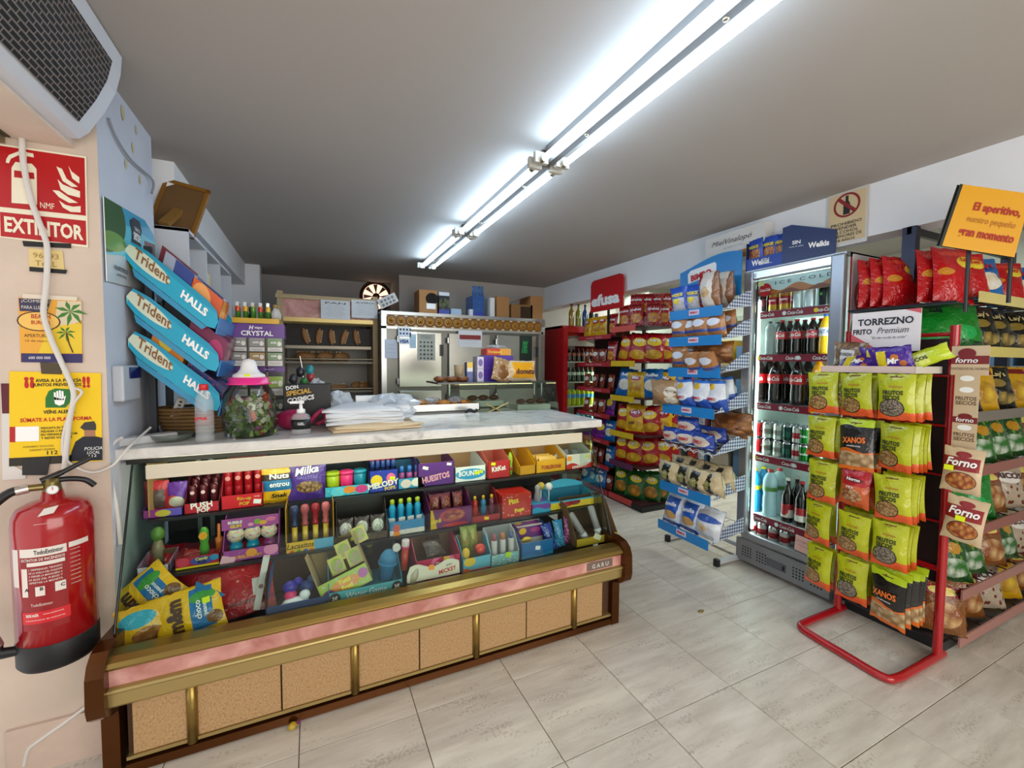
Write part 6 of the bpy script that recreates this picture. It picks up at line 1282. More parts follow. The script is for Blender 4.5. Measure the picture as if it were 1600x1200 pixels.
for i in range(4): part('tube', B().lathe([(.014, 0), (.014, .1), (.008, .11), (0, .112)], C('#2a5f9a'), (-.055+.036*i, .03, hh), 10), o)
topbox(734, 739, 483, 'white_stub', 'short white tub left of the blue tubes', mat('#d3d3cf', .5), d=.06)
topbox(766, 773, 465, 'tall_white_carton', 'tall slim white carton on the steel cabinet', mat('#d9d6d0', .6), d=.15)
topbox(776, 796, 463, 'plain_brown_box', 'plain brown box next to the slim white carton', CARD, rz=R(4))
o, hh = topbox(799, 832, 475, 'open_brown_box', 'low open brown box near the right end of the steel cabinet', mat('#8a6238', .85)); part('inside', B().box(-.02, .12, -.002, 0, .02, hh-.02, mat('#3a2814', .9)), o)
o, hh = topbox(829, 848, 462, 'tall_brown_box', 'tall brown box with loose flaps at the right end of the steel cabinet', CARD, d=.3); part('flap', B().quad((-.08, 0, hh), (-.08, .25, hh), (-.3, .22, hh-.09), (-.3, .03, hh-.09), CARD), o)
# cola crate behind? left: small shelf of bottles by the column
sb_ = thing('corner_ledge', 'dim ledge with small bottles left of the bread cabinet', 'shelf', (0, 0, 0)); part('board', B().box(-.78, -.36, 3.95, 4.3, 1.66, 1.68, mat('#5a5652', .7)), sb_); part('bracket', B().prism([(-.78, 1.50), (-.70, 1.66), (-.78, 1.66)], 'y', 4.1, 4.12, mat('#5a5652', .7)), sb_)
for i, (x, c, lab) in enumerate(((-.62, '#8c1a22', 'red capped bottle'), (-.54, '#c9c4bc', 'white bottle'), (-.45, '#26282c', 'black bottle'))): Kind('small_bottle', 'bottle', [('body', B().lathe([(.03, 0), (.032, .12), (.012, .15), (.012, .17)], clearfilm('sb%d' % i, ('#b8b2ae', '#d0ccc6', '#1c1d20')[i], .9), seg=12)), ('cap', B().lathe([(.015, .168), (.015, .20), (0, .202)], C(c), seg=10))], 'bottles on the corner ledge').put(lab+' on the dim ledge left of the bread cabinet', (x, 4.02, 1.681))
# ================================================================== drinks fridge on the right
FX, FY0, FY1, FZ, FB = 2.80, 1.47, 2.11, 2.112, 3.42
ALU = mat('#a2a3a8', .35, .75); ALUL = mat('#c9ccd2', .25, .8); CRED = C('#b80d16'); INW = mat('#dbe6e2', .6)
W90 = R(-90)
def fy(px, py, X=2.92): return at_x(px, py, X).y
t = thing('drinks_fridge', 'tall glass-door drinks fridge with grey frame and red side panel', 'fridge', (0, 0, 0))
FR = t
b = B().box(2.86, FB, FY0, FY0+.035, .2, FZ, INW, face=('-y',), facemat=mat('#a81018', .35)); part('side_panel', b, t)
b = B().box(2.86, FB, FY1-.035, FY1, .2, FZ, INW, face=('+y',), facemat=mat('#b0b2b6', .4)); part('side_panel', b, t)
part('back_panel', B().box(FB-.04, FB, FY0, FY1, .2, FZ, INW), t); part('top_panel', B().box(2.82, FB, FY0, FY1, FZ-.03, FZ, ALU), t)
part('floor_panel', B().box(2.86, FB, FY0, FY1, .2-.03, .2-.0, INW), t); part('motor_box', B().box(2.83, FB, FY0+.005, FY1-.005, 0.02, .17, mat('#6f7176', .5, .4)), t)
# side emblem
b = B().box(2.88, FB-.01, FY0-.003, FY0, 1.62, FZ-.01, mat('#d3cfd0', .5)); b.disc((3.03, FY0-.0045, 1.86), (0, -1, 0), .125, CRED, 28, up=(0, 0, 1)); b.text('Coca-Cola', (3.03, FY0-.006, 1.83), (1, 0, 0), (0, 0, 1), .05, INKW, bold=.02, shear=.3, width=.20); b.text('RECICLA', (3.28, FY0-.0045, 1.92), (1, 0, 0), (0, 0, 1), .04, INKK, bold=.03, width=.16); part('side_emblem', b, t)
# door
for n_, a in (('door_stile', (FY1-.07, FY1, .215, FZ-.01)), ('door_stile', (FY0, FY0+.075, .215, FZ-.01)), ('door_rail', (FY0+.07, FY1-.065, FZ-.075, FZ-.01)), ('door_rail', (FY0+.07, FY1-.065, .20, .245))):
    part(n_, B().box(FX, FX+.045, a[0], a[1], a[2], a[3], ALUL if a[2] > 2 else ALU), t, bevel=.01)
part('door_gasket', B().box(FX+.045, FX+.06, FY0+.02, FY1-.02, .23, FZ-.03, BLACK).box(0, 0, 0, 0, 0, 0, BLACK) if False else B().box(FX+.046, FX+.058, FY1-.078, FY1-.066, .24, FZ-.08, BLACK), t)
part('door_glass', B().quad((FX+.02, FY1-.065, .245), (FX+.02, FY0+.07, .245), (FX+.02, FY0+.07, FZ-.07), (FX+.02, FY1-.065, FZ-.07), glass('fridge_glass', '#eef6f3', .35, .0, .98)), t)
part('door_handle', B().box(FX-.03, FX+.01, FY1-.045, FY1+.0, 1.02, 1.20, mat('#8f9096', .4, .5)), t, bevel=.008)
# header print behind the glass
a0, a1 = 1.925, FZ-.075
b = B().box(FX+.05, FX+.054, FY0+.07, FY1-.065, a0, a1, printed('icecold', '#c3d3d2', [('wave', .38, .16, 14, '#b5661c'), ('wave', .16, .12, 17, '#7c3a10')])); b.disc((FX+.048, FY1-.13, a0+.04), (-1, 0, 0), .045, CRED, 24); b.text('Coca-Cola', (FX+.046, FY1-.13, a0+.03), (0, -1, 0), (0, 0, 1), .02, INKW, shear=.3, width=.075, bold=.02); b.text('I C E   C O L D', (FX+.048, (FY0+FY1)/2-.06, a0+.065), (0, -1, 0), (0, 0, 1), .022, INKK, width=.36); b.box(FX+.046, FX+.05, FY1-.12, FY1-.07, a1-.04, a1-.01, C('#e8e2a0')); part('header_print', b, t)
# shelves
SHZ = (1.815, 1.516, 1.177, .807, .375)
STR = C('#8c1830')
for i, z in enumerate(SHZ):
    part('shelf', B().box(2.875, 3.36, FY0+.04, FY1-.04, z-.012, z, mat('#d5dcdb', .4)), t)
    b = B().box(2.865, 2.875, FY0+.045, FY1-.045, z-.045, z+.002, STR)
    for y in (FY1-.14, FY1-.33, FY1-.50): b.text('Coca-Cola', (2.8635, y, z-.034), (0, -1, 0), (0, 0, 1), .024, INKW, shear=.3, bold=.02, width=.10)
    st = part('price_strip', b, t)
    for k_, y in enumerate((FY1-.10, FY1-.27, FY1-.37, FY1-.47)):
        if (k_+i) % 2: part('price_sticker', B().disc((2.862, y+.01, z-.022), (-1, 0, 0), .014, INKW if k_ % 3 else YEL), st)
# lamp inside
LM = mat('#f4fffb', .5, emit=40.0)
part('fridge_lamp_or_fill', B().box(2.862, 2.874, FY1-.085, FY1-.06, .26, 1.90, mat('#e9fff6', .5, emit=12.0)), t)
part('fridge_lamp_or_fill', B().box(2.862, 2.872, FY0+.045, FY0+.06, .26, 1.90, mat('#e9fff6', .5, emit=12.0)), t)  # added glow hidden behind the right stile to brighten the shelves
part('fridge_lamp_or_fill', B().box(3.30, 3.34, FY0+.06, FY1-.06, 2.045, 2.06, LM), t)
# base grille
b = B().box(FX+.005, FX+.03, FY0+.005, FY1-.005, .03, .185, mat('#8f8f93', .4, .6)); gr = part('base_grille', b, t)
hb_ = B().disc((0, 0, 0), (-1, 0, 0), .0062, INKK, 8).mesh('vent_hole')
for y0 in (FY1-.06, FY1-.17, FY0+.22, FY0+.11):
    for i in range(4):
        for j in range(4): link('vent_hole', hb_, gr, (FX+.004, y0-.02*i, .075+.02*j))
part('control_panel', B().box(FX+.0, FX+.006, FY0+.27, FY0+.40, .075, .125, mat('#5a5b60', .4)).box(FX-.002, FX, FY0+.275, FY0+.29, .085, .115, BLACK), gr)
for y in (FY0+.06, FY1-.06): part('foot', B().cyl((2.88, y, 0), (2.88, y, .03), .02, BLACK, 10), t)
o = single('pink_notice', B().box(-.002, 0, -.065, .065, -.05, .05, mat('#e3b5a8', .7)), 'pink paper notice on the lower right of the fridge door', 'notice', (FX+.016, fy(1258, 885, 2.82), .30), (R(4), 0, 0))
part('writing', B().text('se ruega cerrar', (-.003, 0, .01), (0, -1, 0), (0, 0, 1), .012, mat('#7a5a52', .7)).text('la puerta gracias', (-.003, 0, -.015), (0, -1, 0), (0, 0, 1), .012, mat('#7a5a52', .7)), o)
def can(name, c, band=None, txt=None, tm=None, h_=.125, r_=.032, c2=None, side='W'):
    lay = ([('band', .35, .65, band)] if band else [])
    b_ = B().lathe([(r_*.78, 0), (r_, .008), (r_, h_-.012), (r_*.84, h_-.002), (r_*.84, h_), (r_*.76, h_-.004), (0, h_-.004)], mat('#b9bcc0', .2, 1.0), seg=18)
    sl = B().lathe([(r_*1.006, .010), (r_*1.006, h_*.30, mat(band, .25, .4) if band else mat(c, .25, .5)), (r_*1.006, h_*.62), (r_*1.006, h_-.013)], mat(c, .25, .5), seg=18, cap=False)
    P = [('can', b_), ('print', sl)]
    if txt:
        q = B(); 
        def fn(p): a = -math.pi/2+p.x/r_; return Vector((r_*1.02*math.cos(a), r_*1.02*math.sin(a), p.z))
        q.text(txt, (0, 0, h_*.42), (1, 0, 0), (0, 0, 1), .018, tm or INKW, fn=fn, bold=.02, width=min(.055, .012*len(txt))); P.append(('lettering', q))
    return Kind(name, 'can', P)
def bottle(name, body, cap, label=None, h_=.24, r_=.033, txt=None, tm=None, seg=16, shape='soft', liquid=None, lab=(.45, .66)):
    if shape == 'soft': prof = [(r_*.8, 0), (r_, .012), (r_*.96, h_*.12), (r_, h_*.25), (r_*.93, h_*.40), (r_, h_*.52), (r_, h_*.66), (r_*.72, h_*.80), (r_*.36, h_*.92), (r_*.34, h_*.955)]
    elif shape == 'water': prof = [(r_*.85, 0), (r_, .012), (r_*.94, h_*.15), (r_, h_*.22), (r_*.94, h_*.29), (r_, h_*.36), (r_*.88, h_*.48), (r_, h_*.55), (r_, h_*.76), (r_*.7, h_*.88), (r_*.36, h_*.94), (r_*.34, h_*.96)]
    else: prof = [(r_*.9, 0), (r_, .01), (r_, h_*.60), (r_*.8, h_*.68), (r_*.36, h_*.80), (r_*.34, h_*.95)]
    P = [('body', B().lathe(prof, body, seg=seg))]
    P.append(('cap', B().lathe([(r_*.42, h_*.945), (r_*.42, h_), (0, h_+.001)], cap, seg=12)))
    if label: P.append(('label', B().lathe([(r_*1.02, h_*lab[0]), (r_*1.02, h_*lab[1])], label, seg=seg, cap=False)))
    if txt:
        q = B()
        def fn(p): a = -math.pi/2+p.x/r_; return Vector((r_*1.035*math.cos(a), r_*1.035*math.sin(a), p.z))
        q.text(txt, (0, 0, h_*(lab[0]+.06)), (1, 0, 0), (0, 0, 1), min(.03, h_*(lab[1]-lab[0])*.5), tm or INKW, fn=fn, bold=.02, shear=.25, width=r_*2.2); P.append(('lettering', q))
    return Kind(name, 'bottle', P)
COLA = mat('#170806', .08, coat=.5)
kcola = bottle('cola_bottle', COLA, C('#b80d16'), C('#c60f1a'), .31, .047, 'Coca-Cola')
kcolas = bottle('cola_bottle', COLA, C('#b80d16'), C('#c8323c'), .235, .034, 'Coca-Cola')
kzero = bottle('water_bottle', clearfilm('smoke', '#8a8f90', .6, .06), C('#2a2c30'), None, .235, .032, shape='water')
kfan = bottle('orange_soda_bottle', mat('#f0a010', .12, coat=.4), C('#e8760f'), C('#e9e3d8'), .31, .045, 'FANTA', mat('#1f3f9a', .5))
kfans = bottle('orange_soda_bottle', mat('#f2b414', .12, coat=.4), C('#2f6fc0'), C('#e9e3d8'), .25, .036, 'FANTA', mat('#1f3f9a', .5))
kdark = can('dark_can', '#201418', '#4a1a22', None, h_=.155, r_=.028)
kgold = can('gold_can', '#b0852a', '#8c1626', 'Cruzcampo', h_=.16, r_=.033)
kmonw = can('white_energy_can', '#cdd5d8', None, 'M', mat('#8d9aa2', .4), h_=.165, r_=.031)
kmong = can('black_energy_can', '#101412', None, 'M', mat('#58c02a', .4), h_=.165, r_=.031)
row = [(1193, kdark, 'slim dark can at the left of the top fridge shelf'), (1211, kgold, 'gold and maroon beer can, left one on the top fridge shelf'), (1229, kgold, 'gold and maroon beer can, right one on the top fridge shelf'), (1249, kmonw, 'white energy drink can, left one on the top fridge shelf'), (1268, kmonw, 'white energy drink can, right one on the top fridge shelf'), (1290, kmong, 'black and green energy drink can on the top fridge shelf')]
def fill(row, z, g, depth=2, X=2.925, dx=.085, py=None):
    for px, k_, lab in row:
        y = at_x(px, 600 if py is None else py, X).y
        for d in range(depth): k_.put(lab if d == 0 else lab.replace(' on the', ', one behind it, on the') if ' on the' in lab else lab+', one behind it', (X+d*dx, y, z+.001), W90+random.uniform(-.2, .2), g)
fill(row, SHZ[0], 'drinks on the top fridge shelf', py=430)
fill([(1203, kzero, 'clear ribbed bottle at the left of the second fridge shelf')]+[(px, kcolas, '%s small cola bottle from the left on the second fridge shelf' % ORD[i]) for i, px in enumerate((1222, 1245, 1270))]+[(1290, kfans, 'small orange soda bottle on the second fridge shelf')], SHZ[1], 'drinks on the second fridge shelf', py=520)
fill([(px, kcola, '%s large cola bottle from the left on the third fridge shelf' % ORD[i]) for i, px in enumerate((1187, 1212, 1247))]+[(1279, kfan, 'large orange soda bottle on the third fridge shelf')], SHZ[2], 'drinks on the third fridge shelf', dx=.105, X=2.935, py=590)
kr = can('red_can', '#b8101c', None, 'Cola', h_=.115); kw = can('pale_can', '#c9d2c8', '#7d8f86', 'San', mat('#8c2a2a', .5), h_=.115); kg = can('green_can', '#1c7a2c', None, 'Heineken', h_=.115); kdg = can('dark_green_can', '#123a34', '#1d5a4a', None, h_=.115); krw = can('red_white_can', '#c9c4c2', '#a81c28', 'Estrella', mat('#8c1620', .5), h_=.115); kb = can('black_can', '#1a1a1e', '#7c1c26', None, h_=.15, r_=.028)
cols = [(1181, kr, 'red'), (1199, kw, 'pale'), (1216, kw, 'pale'), (1231, kdg, 'dark green'), (1246, krw, 'red and white'), (1258, kg, 'bright green'), (1281, kw, 'pale')]
for ci, (px, k_, n_) in enumerate(cols):
    y = at_x(px, 690, 2.925).y
    for lv in range(2):
        for d in range(2): k_.put('%s can, %s of stack, %s from left, %s row, fourth fridge shelf' % (n_, ('bottom', 'top')[lv], ORD[ci], ('front', 'rear')[d]), (2.925+.07*d, y, SHZ[3]+.001+.117*lv), W90+random.uniform(-.3, .3), 'cans on the fourth fridge shelf')
kblue = bottle('water_bottle', clearfilm('bluepet', '#1f8fc8', .85, .08), C('#d8c81e'), C('#e2c822'), .315, .044, shape='water', lab=(.52, .62)); kclr = bottle('water_bottle', clearfilm('clearpet', '#b5d2d8', .55, .06), C('#c03a30'), C('#5a8a4a'), .33, .046, shape='water', lab=(.55, .64)); kwin = bottle('wine_bottle', mat('#1a0d0c', .08, coat=.5), C('#d8cfc8'), printed('winelab', '#d8cfc6', [('ell', .75, .55, .14, .4, '#b3202a'), ('band', .6, 1, '#b3202a')]), .30, .038, shape='wine', lab=(.12, .42)); kwin2 = bottle('wine_bottle', mat('#1a0d0c', .08, coat=.5), C('#b81c2a'), printed('winelab2', '#d8cfc6', [('band', .45, 1, '#a81c26')]), .30, .038, shape='wine', lab=(.12, .42))
fill([(1178, kblue, 'blue water bottle with a yellow cap on the fifth fridge shelf'), (1203, kclr, 'large clear water bottle on the fifth fridge shelf'), (1231, kwin, 'dark wine bottle with a pale cap on the fifth fridge shelf'), (1253, kwin2, 'dark wine bottle with a red cap on the fifth fridge shelf'), (1275, kwin, 'dark wine bottle at the right of the fifth fridge shelf')], SHZ[4], 'bottles on the fifth fridge shelf', dx=.10, X=2.93, py=770)
for i, px in enumerate((1175, 1191, 1208, 1226)):
    for d in range(4): krw.put('red and white beer can at the fridge bottom, %s column, %s row' % (ORD[i], ORD[d]), (2.92+.07*d, at_x(px, 845, 2.92).y, .201), W90+random.uniform(-.3, .3), 'cans on the fridge floor')
for i, px in enumerate((1259, 1275)):
    for d in range(3): kb.put('slim black can at the fridge bottom, %s column, %s row' % (('left', 'right')[i], ORD[d]), (2.92+.065*d, at_x(px, 860, 2.92).y, .201), W90, 'cans on the fridge floor')

# ------------------------------------------------ on top of the fridge
NB = C('#163f9a'); NBD = C('#14285c')
t = thing('snack_display_box', 'dark blue snack display box on top of the drinks fridge', 'box', (0, 0, 0))
x0, x1, y0, y1, z0 = 2.83, 2.943, 1.86, 2.12, FZ
part('base', B().box(x0, x1, y0, y1, z0, z0+.004, NB), t)
b = B().box(x0, x0+.004, y0, y1, z0, z0+.085, NB); b.text('Weikis', (x0-.0015, y1-.11, z0+.03), (0, -1, 0), (0, 0, 1), .04, INKW, bold=.04, width=.13); b.text('SIN', (x0-.0015, y0+.11, z0+.045), (0, -1, 0), (0, 0, 1), .024, INKW, bold=.02); b.text('aceite de palma', (x0-.0015, y0+.11, z0+.025), (0, -1, 0), (0, 0, 1), .010, INKW, width=.09); part('front_lip', b, t)
b = B(); b.T = Matrix.Translation((x0, y0, z0)) @ Matrix.Rotation(R(-70), 4, 'Z'); b.prism([(0, 0), (.29, 0), (.29, .17), (.05, .25), (0, .24)], 'y', 0, .004, NBD); b.text('SIN', (.08, -.0015, .12), (1, 0, 0), (0, 0, 1), .024, INKW, bold=.02); b.text('aceite de palma', (.08, -.0015, .10), (1, 0, 0), (0, 0, 1), .010, INKW, width=.08); b.text('Weikis', (.20, -.0015, .08), (1, 0, 0), (0, 0, 1), .036, INKW, bold=.04, width=.11); part('side_flap', b, t)
b = B().prism([(x0, z0), (x1, z0), (x1, z0+.19), (x0, z0+.2)], 'y', y1-.004, y1, NBD); part('side_panel', b, t); part('rear_panel', B().box(x1-.004, x1, y0, y1, z0, z0+.19, NBD), t)
sn = bag('cereal_snack_bag', 'snack', .13, .19, .05, printed('snackblue', '#1a49b0', [('srect', .12, .88, .1, .62, '#d8a03a', '#8a3a2c', 9), ('band', .62, .74, '#1a3a90')], crinkle=.5), [('WEIKIS', .5, .66, .022, C('#f0d62a'), {'bold': .04})], group='blue snack bags in the display box')
for i, (y, n_) in enumerate(((2.06, 'left'), (1.98, 'middle'), (1.91, 'right'))): sn.put('blue cereal snack bag, %s one in the dark blue display box' % n_, (2.868+.018*i, y, z0+.03), (R(6), 0, W90+R(12*(i-1))))
# honey carton
ya, yb_ = fy(1103, 380, 2.86), fy(1196, 345, 2.86)
b = B().box(2.86, 2.945, yb_, ya, 2.20, 2.445, mat('#dcd9d4', .6)); o = single('honey_carton', b, 'white honey carton with script lettering above the bread rack', 'box')
q = B().text('MielVinalopó', (2.858, (ya+yb_)/2+.02, 2.35), (0, -1, 0), (0, 0, 1), .05, mat('#3a3430', .6), shear=.35, width=.34); q.text('del campo a tu mesa', (2.858, (ya+yb_)/2, 2.325), (0, -1, 0), (0, 0, 1), .012, mat('#5a544e', .6), width=.16); q.text('DEL PANAL', (2.858, (ya+yb_)/2+.10, 2.27), (0, -1, 0), (0, 0, 1), .022, mat('#3a3430', .6), width=.14, bold=.02); part('lettering', q, o)
part('honey_picture', B().box(2.857, 2.859, yb_+.1, yb_+.22, 2.235, 2.29, mat('#b8762a', .6, noise=.3, nscale=60)), o)
# alcohol sign
yl, yr = fy(1293, 340, 2.945), fy(1357, 330, 2.945)
b = B().box(2.940, 2.945, yr, yl, 2.175, 2.50, mat('#cfcac2', .3)); o = single('alcohol_sign', b, 'laminated cream sign with a crossed-out bottle on the beam', 'sign')
SC = mat('#d8bf94', .6); yc = (yl+yr)/2; w_ = yl-yr
q = B().box(2.937, 2.940, yr+.012, yl-.012, 2.20, 2.487, SC); part('card', q, o)
q = B(); BR = mat('#8c2224', .6); n = 24
for k_ in range(n):
    a0_, a1_ = 2*math.pi*k_/n, 2*math.pi*(k_+1)/n; r0, r1 = .060, .072
    q.add([(2.9355, yc+r0*math.cos(a0_), 2.415+r0*math.sin(a0_)), (2.9355, yc+r1*math.cos(a0_), 2.415+r1*math.sin(a0_)), (2.9355, yc+r1*math.cos(a1_), 2.415+r1*math.sin(a1_)), (2.9355, yc+r0*math.cos(a1_), 2.415+r0*math.sin(a1_))], [(0, 1, 2, 3)], BR)
d_ = .060*.7071; e_ = .007
q.add([(2.9345, yc+d_-e_, 2.415+d_+e_), (2.9345, yc+d_+e_, 2.415+d_-e_), (2.9345, yc-d_+e_, 2.415-d_-e_), (2.9345, yc-d_-e_, 2.415-d_+e_)], [(0, 1, 2, 3)], BR)
q.poly([(2.936, yc+y, 2.415+z) for y, z in ((-.018, -.055), (.018, -.055), (.018, .005), (.008, .025), (.008, .055), (-.008, .055), (-.008, .025), (-.018, .005))], mat('#241c20', .6)); part('symbol', q, o)
q = B()
for i, s_ in enumerate(('PROHIBIDO', 'VENDER', 'ALCOHOL', 'A MENORES DE', '18 AÑOS')): q.text(s_, (2.936, yc, 2.298-.024*i), (0, -1, 0), (0, 0, 1), .018, mat('#2a2220', .6), bold=.02, width=(.165, .115, .135, .17, .10)[i])
part('lettering', q, o)
# ================================================================== bread rack
def ging():
    m = bpy.data.materials.new('gingham_cloth'); m.use_nodes = True; nt = m.node_tree; N = nt.nodes.new; Lk = nt.links.new; bs = nt.nodes['Principled BSDF']
    tc = N('ShaderNodeTexCoord'); sp_ = N('ShaderNodeSeparateXYZ'); Lk(tc.outputs['Object'], sp_.inputs[0]); sums = []
    for i in (0, 2):
        mu = N('ShaderNodeMath'); mu.operation = 'MULTIPLY'; mu.inputs[1].default_value = 42; Lk(sp_.outputs[i], mu.inputs[0]); fr = N('ShaderNodeMath'); fr.operation = 'FRACT'; Lk(mu.outputs[0], fr.inputs[0])
        gt_ = N('ShaderNodeMath'); gt_.operation = 'GREATER_THAN'; gt_.inputs[1].default_value = .5; Lk(fr.outputs[0], gt_.inputs[0]); sums.append(gt_.outputs[0])
    ad = N('ShaderNodeMath'); ad.operation = 'ADD'; Lk(sums[0], ad.inputs[0]); Lk(sums[1], ad.inputs[1]); hf = N('ShaderNodeMath'); hf.operation = 'MULTIPLY'; hf.inputs[1].default_value = .5; Lk(ad.outputs[0], hf.inputs[0])
    mx = N('ShaderNodeMix'); mx.data_type = 'RGBA'; mx.inputs[6].default_value = lin('#d3dae6'); mx.inputs[7].default_value = lin('#122a66'); Lk(hf.outputs[0], mx.inputs[0]); Lk(mx.outputs[2], bs.inputs['Base Color']); bs.inputs['Roughness'].default_value = .6; return m
GING = ging(); WIRE = mat('#c6c9ce', .4); BLU = C('#1d7fc4')
TRZ = (1.84, 1.64, 1.41, 1.13, .84, .53, .22); TRX = (2.52, 2.52, 2.52, 2.47, 2.47, 2.46, 2.45)
t = thing('bread_rack', 'wire bread rack with blue fronted trays left of the drinks fridge', 'rack', (0, 0, 0))
for y in (2.12, 2.54):
    part('upright', B().box(2.90, 2.935, y-.015, y+.015, 0.04, 2.02, WIRE), t)
    f_ = part('foot', B().box(2.60, 3.0, y-.03 if y < 2.3 else y+.02, y+.0 if y < 2.3 else y+.05, .015, .045, WIRE), t); part('rubber_end', B().box(2.592, 2.62, y-.033 if y < 2.3 else y+.017, y+.003 if y < 2.3 else y+.053, .0, .05, BLACK), f_)
part('cross_bar', B().box(2.905, 2.93, 2.10, 2.57, .06, .09, WIRE), t)
for i, z in enumerate(TRZ):
    xf = TRX[i]; y0, y1 = 2.05, 2.52; rise = .05
    fl = B()
    for k_ in range(9): yy = y0+(y1-y0)*k_/8; fl.tube([(xf, yy, z-.015), (2.90, yy, z-.015+rise)], .003, WIRE, 5)
    for k_ in range(4): xx = xf+(2.9-xf)*k_/3; fl.tube([(xx, y0, z-.015+rise*k_/3), (xx, y1, z-.015+rise*k_/3)], .003, WIRE, 5)
    tr = part('wire_tray', fl, t); tr['kind'] = 'stuff'
    if i != 4:
        b = B().box(xf-.006, xf, y0, y1, z-.058, z+.012, BLU); part('front_strip', b, t)
        bb_ = B().box(xf-.008, xf-.0055, (y0+y1)/2-.045, (y0+y1)/2+.045, z-.036, z+.002, mat('#d9c8d8', .5)); bb_.text('BIMBO', (xf-.009, (y0+y1)/2, z-.025), (0, -1, 0), (0, 0, 1), .016, INKR, bold=.03, width=.07); part('strip_badge', bb_, t)
    else:
        fw_ = B(); pts = []
        for k_ in range(13): pts.append((xf-.004, y0+(y1-y0)*k_/12, z-.03+(.03 if k_ % 2 else 0)))
        fw_.tube(pts, .003, WHITE, 5); fw_.tube([(xf-.004, y0, z+.02), (xf-.004, y1, z+.02)], .003, WHITE, 5); part('wire_front', fw_, t)
    for yy in (y0, y1): part('cloth_side', B().prism([(xf+.02, z-.02), (2.90, z-.015+rise), (2.90, z+.15), (2.74, z+.115), (xf+.10, z+.05)], 'y', yy-.002, yy+.002, GING), t)
# header card
b = B(); n = 20; ya, yb_ = 2.13, 2.70; pts = [(yb_, 1.95), (ya, 1.95)]+[(ya+(yb_-ya)*i/n, 2.24+.045*math.sin(.6+3.4*i/n)) for i in range(n+1)]
b.prism(pts, 'x', 2.80, 2.806, BLU); o = part('header_card', b, t)
q = B().prism([(2.61, 2.105), (2.36, 2.14), (2.345, 2.16), (2.345, 2.215), (2.36, 2.23), (2.59, 2.205), (2.615, 2.18)], 'x', 2.796, 2.80, WHITE); q.text('BIMBO', (2.7945, 2.48, 2.128), (0, -.99, .12), (0, .12, .99), .05, INKR, bold=.05, width=.20); part('logo', q, o)
def loafpack(name, w_, h_, d_, mt, texts=()): return bag(name, 'bread', w_, h_, d_, mt, texts, group='packed bread on the bread rack')
GB = 'packed bread on the bread rack'
kb1 = loafpack('snack_pouch', .13, .17, .06, printed('bw1', '#1b4fb5', [('srect', .15, .85, .08, .6, '#d8a03a', '#b8c8e0', 8), ('ell', .4, .5, .2, .1, '#f0d62a')], crinkle=.5), [('WEIKIS', .5, .66, .02, C('#f0d62a'), {'bold': .04})])
kb2 = loafpack('sliced_loaf', .14, .22, .10, printed('orow', '#d8cfc4', [('rect', 0, .2, 0, 1, '#a81620'), ('rect', .82, 1, 0, 1, '#7a4a24'), ('sell', .5, .5, .22, .14, '#a8763a', '#d8b88a', 5)], crinkle=.4), [('ORO', .1, .3, .03, C('#e8c23a'), {'ang': R(90), 'bold': .03})])
kb3 = loafpack('bun_pack', .13, .15, .08, printed('bun1', '#a86f3c', [('ell', .5, .68, .35, .14, '#d9dbe6'), ('band', .3, .42, '#3a4f9a'), ('dots', 6, .15, '#c99a64')], crinkle=.5))
kb4 = loafpack('round_bread', .26, .13, .13, printed('loafbr', '#9a5f2a', [('sell', .5, .5, .6, .6, '#b5763a', '#6e3f18', 5), ('ell', .22, .35, .13, .2, '#e0641c')], crinkle=.4))
kb5 = loafpack('white_loaf_pack', .13, .18, .10, printed('wl', '#d8dce4', [('band', 0, .42, '#1f4fae'), ('ell', .5, .45, .36, .12, '#e8ecf2'), ('ell', .4, .82, .22, .1, '#e8b81e'), ('band', .92, 1, '#2b6fc8')], crinkle=.4), [('BIMBO', .5, .42, .016, INKR, {'bold': .03})])
kb6 = loafpack('blue_loaf_pack', .17, .11, .10, printed('bl', '#1a3f9c', [('ell', .5, .6, .42, .25, '#d8c8b8'), ('band', 0, .25, '#152f7a')], crinkle=.4), [('BIMBO', .5, .55, .018, INKR, {'bold': .03})])
kb7 = loafpack('dark_label_loaf', .16, .15, .11, printed('dl', '#c9b58c', [('rect', .32, .70, .08, .92, '#23241f'), ('ell', .5, .5, .14, .2, '#8f8a4a'), ('dots', 9, .2, '#e0d2ae')], crinkle=.4), [('rustico', .5, .55, .02, C('#c9c48a'), {})])
kb8 = loafpack('blue_seed_pack', .15, .20, .09, printed('bs', '#cfd6e2', [('rect', .15, .85, .25, .85, '#1f56b5'), ('ell', .5, .28, .35, .12, '#c99a5a'), ('band', 0, .1, '#1a3f8c')], crinkle=.5), [('familia', .5, .55, .026, INKW, {'bold': .02, 'ang': .1})])
kb9 = loafpack('brown_paper_loaf', .24, .17, .13, printed('bp', '#a98258', [('ell', .75, .62, .18, .18, '#e0d6c2'), ('ell', .75, .3, .18, .14, '#d8cdb8'), ('dots', 5, .2, '#8f6a42')], crinkle=.6), [('gluten', .78, .6, .018, mat('#5a3a22', .6))])
kb10 = loafpack('white_blue_pack', .18, .18, .11, printed('wb', '#d8dbe0', [('band', 0, .15, '#1a3f8c'), ('wave', .85, .05, 7, '#d8dbe0'), ('ell', .5, .62, .48, .12, '#1f4fa8'), ('sell', .4, .3, .25, .12, '#c99a5a', '#e8d8b8', 4)], crinkle=.5))
